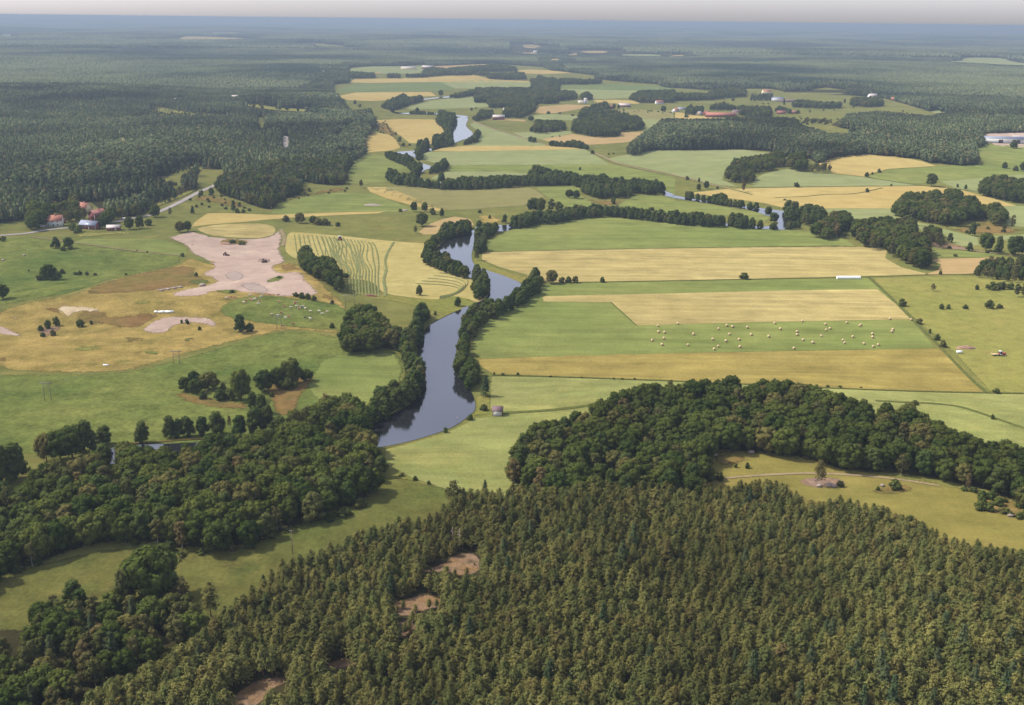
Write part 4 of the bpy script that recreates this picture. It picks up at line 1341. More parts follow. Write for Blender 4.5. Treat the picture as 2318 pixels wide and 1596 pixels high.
LW = 'trees of the dark wood by the river'
LWOOD = (c('G', [(-600, 1160), (0, 1060), (170, 1010), (250, 960), (440, 905), (530, 900), (600, 850), (650, 860), (700, 930), (760, 930), (800, 810), (870, 790), (960, 810), (1000, 900), (1060, 820), (1150, 840), (1300, 770), (1420, 740), (1560, 760), (1700, 725), (1800, 650), (1900, 600), (2000, 560), (2100, 570), (2130, 480), (2250, 500), (2318, 500)])
         + c('H', [(50, 500), (170, 460), (200, 510), (260, 530), (280, 600), (300, 700), (335, 780), (370, 800), (390, 900), (420, 960), (400, 1010), (330, 1070), (310, 1140), (200, 1220), (0, 1280)])
         + c('J', [(2200, 140), (2130, 225), (1880, 310), (1720, 385), (1600, 405), (1430, 440), (1300, 420), (1130, 425), (1050, 400), (900, 365), (760, 380), (580, 400), (290, 510), (50, 600), (-600, 980)]))
stand_floor(LWOOD, 34)
fill('P', LWOOD, [('broad', .62), ('alder', .25), ('birch', .13)], 5.4, 11.5, LW, 'wood', up=.8, hv=.2)
RW = 'trees of the wooded hill'
RWOOD = (c('H', [(1190, 1000), (1240, 880), (1200, 780), (1250, 710), (1400, 720), (1430, 640), (1480, 650), (1560, 650), (1620, 590), (1780, 570), (1850, 500), (2000, 440), (2090, 420), (2200, 390)])
         + c('I', [(0, 375), (70, 400), (160, 380), (300, 350), (440, 360), (470, 390), (600, 370), (720, 370), (870, 400), (900, 430), (1050, 440), (1130, 480), (1240, 490), (1300, 520), (1390, 560), (1420, 535), (1590, 530), (1660, 580), (1690, 650), (1800, 660), (1850, 700), (1930, 700), (1960, 760), (2040, 790), (2150, 790), (2220, 750), (2318, 830), (3300, 1010), (3300, 1560), (2300, 1215), (2110, 1115), (1950, 1085), (1870, 1060), (1640, 1020), (1450, 1000), (1300, 995), (1130, 975), (1000, 950), (940, 890), (780, 885), (580, 860), (420, 850), (250, 840), (240, 960), (250, 1020), (200, 1150)])
         + c('H', [(2200, 1160), (1850, 1180), (1500, 1180), (1230, 1080)]))
stand_floor(RWOOD, 32)
fill('P', RWOOD, [('broad', .74), ('alder', .12), ('birch', .14)], 5.6, 11.0, RW, 'wood', up=.8, hv=.2)

fill('P', c('H', [(2040, 1045), (2080, 920), (2200, 905), (2318, 920), (2318, 1090)]) + c('I', [(130, 920), (210, 940), (240, 1010), (200, 1080), (60, 1090)]), [('birch', .8), ('broad', .2)], 4.6, 8, 'trees of the olive birch clump between hill wood and plantation', 'c', up=.6)
# river bank rows: silhouettes
BANKS = [
    ('near right bank row', 'E', [(870, 1490), (856, 1380), (880, 1230), (905, 1130), (955, 1070), (1100, 1005), (1200, 1015), (1250, 955), (1330, 885), (1370, 825), (1400, 810), (1440, 850), (1438, 915), (1385, 970), (1300, 1035), (1180, 1092), (1050, 1155), (985, 1210), (965, 1300), (975, 1375), (1015, 1430), (1030, 1500)], 4.3, 9.0),
    ('near right bank row', 'H', [(866, 280), (880, 230), (980, 230), (1015, 300), (1030, 400), (1000, 435), (960, 440), (905, 360)], 4.3, 9.0),
    ('near left bank row', 'H', [(290, 650), (285, 560), (330, 470), (400, 430), (480, 400), (540, 340), (540, 270), (490, 160), (495, 70), (570, 60), (600, 150), (625, 230), (665, 300), (665, 340), (650, 420), (600, 500), (560, 545), (450, 600), (330, 660)], 4.4, 10.0),
    ('near left bank row', 'E', [(545, 1240), (570, 1150), (600, 1055), (650, 1040), (700, 1070), (700, 1130), (645, 1180), (645, 1220), (605, 1300), (600, 1390), (500, 1375), (480, 1280), (510, 1220)], 4.4, 10.0),
    ('left pool bank row', 'E', [(965, 855), (940, 790), (890, 755), (850, 740), (800, 700), (730, 690), (705, 680), (770, 610), (880, 575), (965, 560), (975, 500), (940, 478), (850, 488), (780, 505), (740, 570), (665, 630), (645, 700), (655, 755), (720, 785), (820, 825), (900, 850)], 4.2, 8.6),
    ('clump on the left bank narrows', 'E', [(975, 985), (970, 920), (985, 870), (978, 800), (1030, 783), (1085, 820), (1097, 900), (1085, 960), (1040, 1005)], 4.6, 11),
    ('right pool bank row', 'E', [(985, 700), (988, 600), (1000, 545), (1060, 505), (1140, 498), (1155, 545), (1070, 595), (1062, 640), (1040, 690)], 4.2, 8.5),
    ('long middle river row', 'E', [(1213, 527), (1230, 478), (1300, 438), (1500, 418), (1600, 398), (1660, 388), (1850, 383), (2100, 405), (2318, 425), (2318, 495), (2100, 470), (1900, 446), (1700, 460), (1500, 496), (1400, 506), (1300, 530)], 4.6, 9.5),
    ('long middle river row', 'F', [(-10, 430), (60, 432), (200, 435), (340, 458), (352, 515), (200, 515), (-10, 496)], 4.6, 9.5),
    ('long middle river row', 'F', [(352, 505), (368, 438), (480, 438), (505, 470), (610, 488), (610, 528), (440, 525)], 4.8, 9.5),
    ('upper river row', 'F', [(65, 325), (70, 285), (160, 308), (240, 318), (350, 305), (360, 338), (560, 368), (582, 412), (400, 385), (230, 355)], 5, 9.0),
    ('upper river row', 'E', [(400, 190), (415, 135), (470, 140), (495, 170), (600, 165), (620, 200), (700, 215), (770, 225), (900, 195), (1060, 192), (1200, 185), (1340, 185), (1350, 150), (1400, 130), (1500, 140), (1640, 170), (1700, 182), (1830, 185), (2030, 215), (2060, 205), (2200, 215), (2255, 255), (2240, 285), (2160, 302), (2060, 290), (2000, 320), (1900, 325), (1830, 330), (1720, 300), (1690, 255), (1640, 238), (1300, 245), (1100, 262), (950, 268), (800, 268), (600, 250), (435, 228)], 5.2, 10),
    ('upper meander row', 'E', [(388, 45), (398, 20), (560, 45), (600, 85), (640, 100), (640, 145), (600, 175), (555, 120), (420, 62)], 5, 9.5),
    ('upper meander row', 'E', [(640, 170), (740, 100), (800, 60), (828, 110), (765, 150), (650, 175)], 5, 9.5),
    ('far pool row', 'B', [(738, 795), (755, 735), (870, 765), (872, 805), (840, 835), (850, 930), (885, 970), (800, 980), (715, 985), (715, 920), (800, 890), (790, 850), (755, 835)], 6, 12),
    ('far pool row', 'B', [(880, 968), (980, 910), (1008, 855), (1033, 890), (1000, 945), (900, 975)], 5.5, 10),
    ('far pool row', 'B', [(598, 995), (615, 940), (680, 928), (702, 985), (660, 1002)], 6, 12),
    ('far pool row', 'B', [(600, 1060), (605, 985), (640, 995), (652, 1065)], 6, 14),
    ('far meander row', 'B', [(370, 715), (395, 685), (480, 648), (520, 628), (560, 655), (640, 643), (652, 672), (580, 692), (500, 722), (430, 735)], 6.5, 12),
    ('far meander row', 'B', [(520, 750), (600, 735), (740, 752), (740, 765), (600, 760)], 6, 6),
    ('bank clump behind the middle field', 'F', [(735, 465), (738, 365), (820, 362), (832, 462), (790, 472)], 5, 11),
    ('bank clump behind the middle field', 'F', [(728, 528), (750, 478), (830, 475), (848, 520), (790, 532)], 5, 7),
    ('bank clump behind the middle field', 'F', [(835, 490), (838, 385), (900, 375), (1000, 400), (1015, 450), (960, 490), (870, 502)], 5.5, 11),
]
for i, (g_, k, pts, sp, hh) in enumerate(BANKS):
    fill(k, pts, [('alder', .9), ('broad', .1)], sp, hh, 'trees of the ' + g_, 'bank:' + g_, up=.55, n_mult=22, hv=.28)

WOODS = [
    # (group, crop, outline, kinds, spacing, height)
    ('grove inside the left river bend', 'E', [(100, 1345), (115, 1200), (150, 1100), (210, 1035), (300, 1070), (340, 1130), (400, 1150), (440, 1235), (480, 1195), (510, 1240), (480, 1340), (400, 1320), (330, 1305), (300, 1360), (220, 1360)], [('broad', .7), ('birch', .3)], 5, 12),
    ('wood edge along the hay field', 'D', [(1982, 775), (1988, 690), (2040, 662), (2100, 740), (2180, 728), (2250, 810), (2285, 900), (2265, 960), (2200, 905), (2110, 865)], [('broad', .8), ('alder', .2)], 5, 11),
    ('roadside wood', 'D', [(1420, 255), (1480, 165), (1600, 150), (1720, 110), (1900, 60), (2318, 40), (2318, 100), (2285, 235), (2120, 235), (2000, 205), (1990, 295), (1850, 345), (1800, 395), (1720, 385), (1600, 340), (1480, 305)], [('broad', .45), ('birch', .35), ('spruce', .2)], 6.2, 12),
    ('farmstead trees by the road fork', 'D', [(175, 545), (180, 440), (150, 400), (240, 375), (335, 400), (335, 440), (310, 505), (220, 545)], [('broad', 1)], 7, 14),
    ('farmstead trees by the road fork', 'D', [(330, 440), (335, 370), (460, 358), (480, 300), (540, 310), (540, 365), (520, 400), (600, 420), (610, 460), (560, 485), (480, 490), (420, 480), (400, 445)], [('broad', .6), ('birch', .4)], 7, 12),
    ('farmstead trees by the road fork', 'D', [(455, 530), (470, 495), (530, 500), (555, 530), (600, 555), (520, 558)], [('bush', .5), ('broad', .5)], 6, 6),
    ('farmstead trees by the road fork', 'D', [(640, 520), (650, 450), (700, 450), (710, 400), (830, 370), (980, 400), (950, 435), (830, 458), (750, 470), (700, 520)], [('broad', .6), ('birch', .4)], 7, 11),
    ('wood on the right by the stony pasture', 'F', [(1455, 405), (1470, 350), (1550, 308), (1650, 293), (1760, 288), (1770, 340), (1800, 280), (1900, 280), (1912, 350), (1940, 308), (1980, 340), (2070, 380), (2072, 430), (2000, 472), (1910, 472), (1882, 515), (1740, 500), (1600, 472), (1490, 452)], [('broad', .9), ('birch', .1)], 6.5, 13),
    ('wood on the right by the stony pasture', 'F', [(2078, 405), (2120, 368), (2205, 408), (2212, 490), (2130, 505), (2080, 455)], [('broad', 1)], 7, 13),
    ('wood at the right edge beside the grain', 'F', [(2028, 270), (2040, 208), (2140, 188), (2220, 200), (2318, 205), (2500, 210), (2500, 385), (2318, 362), (2200, 345), (2040, 310)], [('broad', .8), ('birch', .2)], 7, 13),
    ('trees at the end of the middle field', 'F', [(905, 570), (955, 460), (1040, 450), (1060, 430), (1110, 418), (1180, 440), (1178, 545), (1100, 545), (1080, 592), (990, 598)], [('broad', .6), ('birch', .4)], 5.5, 12),
    ('wood between grain and stony pasture', 'F', [(1178, 570), (1188, 480), (1300, 468), (1500, 480), (1560, 455), (1600, 520), (1622, 600), (1692, 620), (1702, 740), (1692, 800), (1560, 780), (1520, 735), (1420, 705), (1410, 655), (1300, 668), (1208, 612)], [('broad', .7), ('birch', .3)], 5.8, 12.5),
    ('wood between grain and stony pasture', 'F', [(1625, 615), (1655, 515), (1750, 528), (1805, 620), (1740, 650), (1660, 640)], [('birch', .7), ('broad', .3)], 5.5, 11),
    ('round thicket by the right edge', 'F', [(1988, 850), (2008, 778), (2100, 728), (2318, 715), (2480, 715), (2480, 890), (2318, 885), (2200, 878), (2080, 856)], [('alder', .6), ('birch', .4)], 5, 8.5),
    ('wooded ridge behind the pale hill', 'F', [(328, 205), (340, 140), (400, 78), (480, 58), (600, 45), (620, 38), (700, 22), (732, 60), (745, 112), (640, 145), (520, 165), (540, 212), (500, 235), (400, 222)], [('broad', .6), ('birch', .4)], 6.5, 11),
    ('wooded ridge behind the pale hill', 'F', [(745, 112), (760, 48), (860, 28), (888, 90), (880, 155), (790, 135)], [('broad', 1)], 7, 13),
    ('wooded ridge behind the pale hill', 'F', [(888, 155), (895, 105), (960, 98), (1040, 108), (1052, 158), (960, 160)], [('birch', 1)], 7, 11),
    ('village woods in the upper valley', 'B', [(0, 430), (150, 440), (160, 480), (330, 488), (330, 522), (160, 525), (160, 555), (60, 560), (0, 600), (0, 560), (20, 530), (0, 500)], [('broad', 1)], 9, 12),
    ('village woods in the upper valley', 'B', [(408, 520), (410, 493), (500, 493), (500, 522)], [('broad', 1)], 9, 12),
    ('village woods in the upper valley', 'B', [(528, 518), (530, 500), (640, 493), (660, 458), (720, 453), (800, 463), (900, 448), (1060, 438), (1100, 428), (1200, 438), (1270, 452), (1272, 480), (1180, 478), (1000, 482), (960, 503), (820, 504), (640, 518)], [('broad', 1)], 10, 13),
    ('village woods in the upper valley', 'B', [(970, 500), (975, 488), (1080, 478), (1090, 490), (1320, 488), (1338, 532), (1200, 534), (1080, 525), (1080, 508)], [('broad', 1)], 10, 13),
    ('park wood in the middle of the valley', 'B', [(1340, 530), (1400, 528), (1415, 503), (1460, 518), (1480, 530), (1500, 518), (1550, 538), (1560, 522), (1700, 532), (1830, 532), (1842, 558), (1700, 563), (1555, 563), (1550, 575), (1558, 602), (1500, 612), (1650, 608), (1680, 660), (1550, 675), (1400, 675), (1385, 695), (1230, 715), (1100, 720), (1080, 685), (988, 685), (985, 640), (1050, 625), (1000, 620), (990, 590), (1170, 588), (1370, 588), (1365, 548)], [('broad', .85), ('birch', .15)], 8.5, 13),
    ('park wood in the middle of the valley', 'B', [(815, 655), (820, 638), (960, 605), (1090, 588), (1090, 622), (960, 640), (880, 655)], [('broad', 1)], 8, 12),
    ('park wood in the middle of the valley', 'B', [(1690, 665), (1695, 640), (1735, 617), (1768, 640), (1768, 668)], [('broad', 1)], 9, 15),
    ('grove behind the red farmhouse', 'B', [(1180, 785), (1178, 740), (1190, 715), (1250, 688), (1380, 678), (1540, 660), (1560, 690), (1400, 695), (1385, 748), (1300, 785)], [('broad', .6), ('spruce', .4)], 7.5, 12),
    ('grove behind the red farmhouse', 'B', [(955, 805), (1000, 775), (1035, 732), (1112, 738), (1122, 775), (1060, 795), (1000, 808)], [('broad', 1)], 7, 10),
    ('two groves in the middle fields', 'B', [(1355, 868), (1398, 808), (1500, 803), (1585, 808), (1602, 862), (1460, 892), (1370, 886)], [('broad', .6), ('birch', .4)], 7, 11),
    ('two groves in the middle fields', 'B', [(1635, 878), (1645, 800), (1700, 788), (1790, 760), (1680, 775), (1695, 735), (1790, 698), (1860, 686), (1905, 740), (2050, 775), (2105, 805), (2112, 865), (2000, 875), (1945, 885), (1945, 908), (1860, 912), (1760, 912)], [('broad', .6), ('spruce', .4)], 7.5, 12.5),
    ('hedge rows in the middle fields', 'B', [(1475, 970), (1485, 940), (1600, 950), (1640, 935), (1720, 950), (1760, 990), (1740, 998), (1650, 980)], [('broad', .6), ('bush', .4)], 6, 8),
    ('hedge rows in the middle fields', 'B', [(1340, 940), (1350, 915), (1400, 918), (1412, 945), (1380, 950)], [('broad', 1)], 6, 8),
    ('far grove beside the red farm', 'B', [(2015, 665), (2025, 640), (2090, 608), (2318, 602), (2318, 685), (2200, 685), (2090, 685)], [('broad', .8), ('spruce', .2)], 9, 13),
    ('far grove beside the red farm', 'C', [(-5, 672), (-5, 625), (220, 625), (240, 600), (400, 590), (480, 590), (475, 645), (340, 655), (240, 668)], [('broad', .8), ('spruce', .2)], 9, 13),
    ('village trees in the right valley', 'C', [(505, 672), (510, 630), (655, 630), (660, 672)], [('spruce', 1)], 9, 13),
    ('village trees in the right valley', 'C', [(785, 715), (785, 678), (860, 668), (1000, 685), (1105, 685), (1112, 722), (1000, 725)], [('broad', 1)], 9, 12),
    ('village trees in the right valley', 'C', [(1165, 705), (1175, 655), (1370, 645), (1395, 705), (1300, 715)], [('broad', 1)], 9, 13),
    ('village trees in the right valley', 'C', [(55, 755), (100, 708), (200, 718), (330, 688), (380, 708), (640, 718), (655, 780), (560, 790), (450, 775), (435, 735), (200, 733), (170, 765), (80, 768)], [('broad', .5), ('spruce', .5)], 8, 12),
    ('village trees in the right valley', 'C', [(655, 745), (700, 708), (780, 738), (770, 762), (740, 745)], [('broad', 1)], 8, 10),
    ('village trees in the right valley', 'C', [(330, 800), (340, 775), (450, 780), (700, 785), (800, 790), (830, 845), (700, 820), (500, 810)], [('broad', .7), ('birch', .3)], 9, 9),
    ('village trees in the right valley', 'C', [(855, 825), (860, 795), (1000, 792), (1045, 815), (1040, 832), (870, 828)], [('birch', 1)], 11, 10),
]
for g_, k, pts, kinds, sp, hh in WOODS:
    fill(k, pts, kinds, sp, hh, 'trees of the ' + g_, 'wood:' + g_, up=.6, n_mult=16, hv=.18)
MIDFOREST = (c('C', [(-80, 800), (0, 798), (480, 805), (700, 790), (800, 800), (840, 835), (930, 862), (1020, 896), (1180, 892), (1255, 872), (1110, 850), (1120, 800), (1150, 765), (1360, 748), (1500, 762), (1690, 778), (2050, 800), (2050, 920), (2095, 970), (1990, 985), (2030, 1060), (2010, 1095), (1900, 1100), (1760, 1085), (1700, 1085), (1620, 1055), (1500, 1048), (1280, 1028), (1060, 1052), (960, 1090), (900, 1055), (760, 1048), (630, 1005), (450, 992), (280, 998), (0, 998)])
             + c('B', [(2150, 1000), (2040, 1042), (2000, 1022), (1990, 980), (2050, 940), (2100, 900), (2200, 830)]))

0 and fill('A', [(960, 745), (1040, 705), (1150, 720), (1300, 745), (1450, 750), (1560, 790), (1480, 805), (1300, 800), (1100, 795), (1000, 770)], [('birch', .7), ('spruce', .3)], 15, 7, 'trees of the open clearing in the left forest', 'c', up=.3)
fill('A', [(1560, 688), (1700, 690), (1850, 715), (2050, 725), (2250, 745), (2100, 745), (1900, 740), (1700, 720)], [('broad', 1)], 22, 8, 'trees of the grass strip in the left forest', 'c', up=.3)
fill('D', [(1300, 290), (1480, 300), (1720, 400), (1800, 430), (1560, 405), (1350, 385), (1240, 330)], [('bush', 1)], 13, 2.6, 'trees of the rough slope above the pit', 'c', up=.3)
fill('D', [(1860, 300), (2000, 280), (2318, 250), (2318, 280), (2050, 310), (1880, 350)], [('bush', 1)], 16, 2.4, 'trees of the rough pasture under the roadside wood', 'c', up=.3)
fill('F', [(1760, 500), (1900, 520), (2070, 440), (2200, 510), (2318, 520), (2318, 550), (2120, 560), (1950, 565), (1860, 540)], [('bush', .8), ('birch', .2)], 15, 3.2, 'trees of the stony pasture', 'c', up=.3)
fill('F', [(1700, 640), (1850, 640), (2000, 650), (2150, 690), (1900, 670)], [('bush', 1)], 12, 2.6, 'trees of the lane side at the right', 'c', up=.3)
fill('I', [(1990, 1130), (2060, 1090), (2250, 1150), (2350, 1240), (2350, 1300), (2150, 1270), (1980, 1220)], [('bush', 1)], 4.5, 2.6, 'trees of the scrub bank at the right edge', 'c', up=.3)
fill('C', [(800, 770), (1100, 790), (1030, 830), (870, 830), (780, 790)], [('bush', 1)], 22, 3, 'trees of the small fields by the ridge', 'c', up=.3)
fill('B', [(1960, 720), (2318, 745), (2318, 760), (2200, 755), (1980, 740)], [('bush', 1)], 22, 3, 'trees of the brown field', 'c', up=.3)
fill('B', [(330, 830), (400, 800), (470, 880), (440, 900), (350, 880)], [('bush', 1)], 14, 2.6, 'trees of the rough grass by the far pool', 'c', up=.3)
drape('rough_ground', 'F', [(1740, 510), (1890, 520), (2070, 440), (2200, 505), (2318, 520), (2318, 560), (2120, 560), (1960, 570), (1860, 545)], M['heath'], 3, 1, soft=14)
drape('rough_ground', 'F', [(1640, 630), (1720, 560), (1850, 620), (2150, 690), (2100, 700), (1900, 670), (1720, 660)], M['rock'], 3, 1, soft=12)
drape('rough_ground', 'D', [(1290, 300), (1480, 305), (1720, 395), (1800, 430), (1600, 400), (1380, 350), (1250, 340)], M['heath'], 3, 1, soft=14)
drape('rough_ground', 'D', [(1860, 320), (2000, 290), (2200, 250), (2318, 240), (2318, 275), (2050, 305), (1880, 350)], M['heath'], 3, 1, soft=14)
drape('rough_ground', 'E', [(1680, 310), (1850, 340), (2030, 330), (1950, 370), (1850, 370), (1720, 350)], M['heath'], 3, 1, soft=12)
drape('rough_ground', 'E', [(980, 420), (1200, 450), (1180, 500), (1020, 500)], M['esker'], 3, 1, soft=9)
drape('rough_ground', 'B', [(320, 830), (400, 795), (480, 880), (520, 960), (600, 960), (560, 980), (480, 980), (430, 900), (340, 870)], M['heath'], 3, 1, soft=12)
drape('rough_ground', 'F', [(900, 30), (1050, 10), (1280, 10), (1040, 60), (940, 100)], M['pasture'], 3, 1, soft=12)

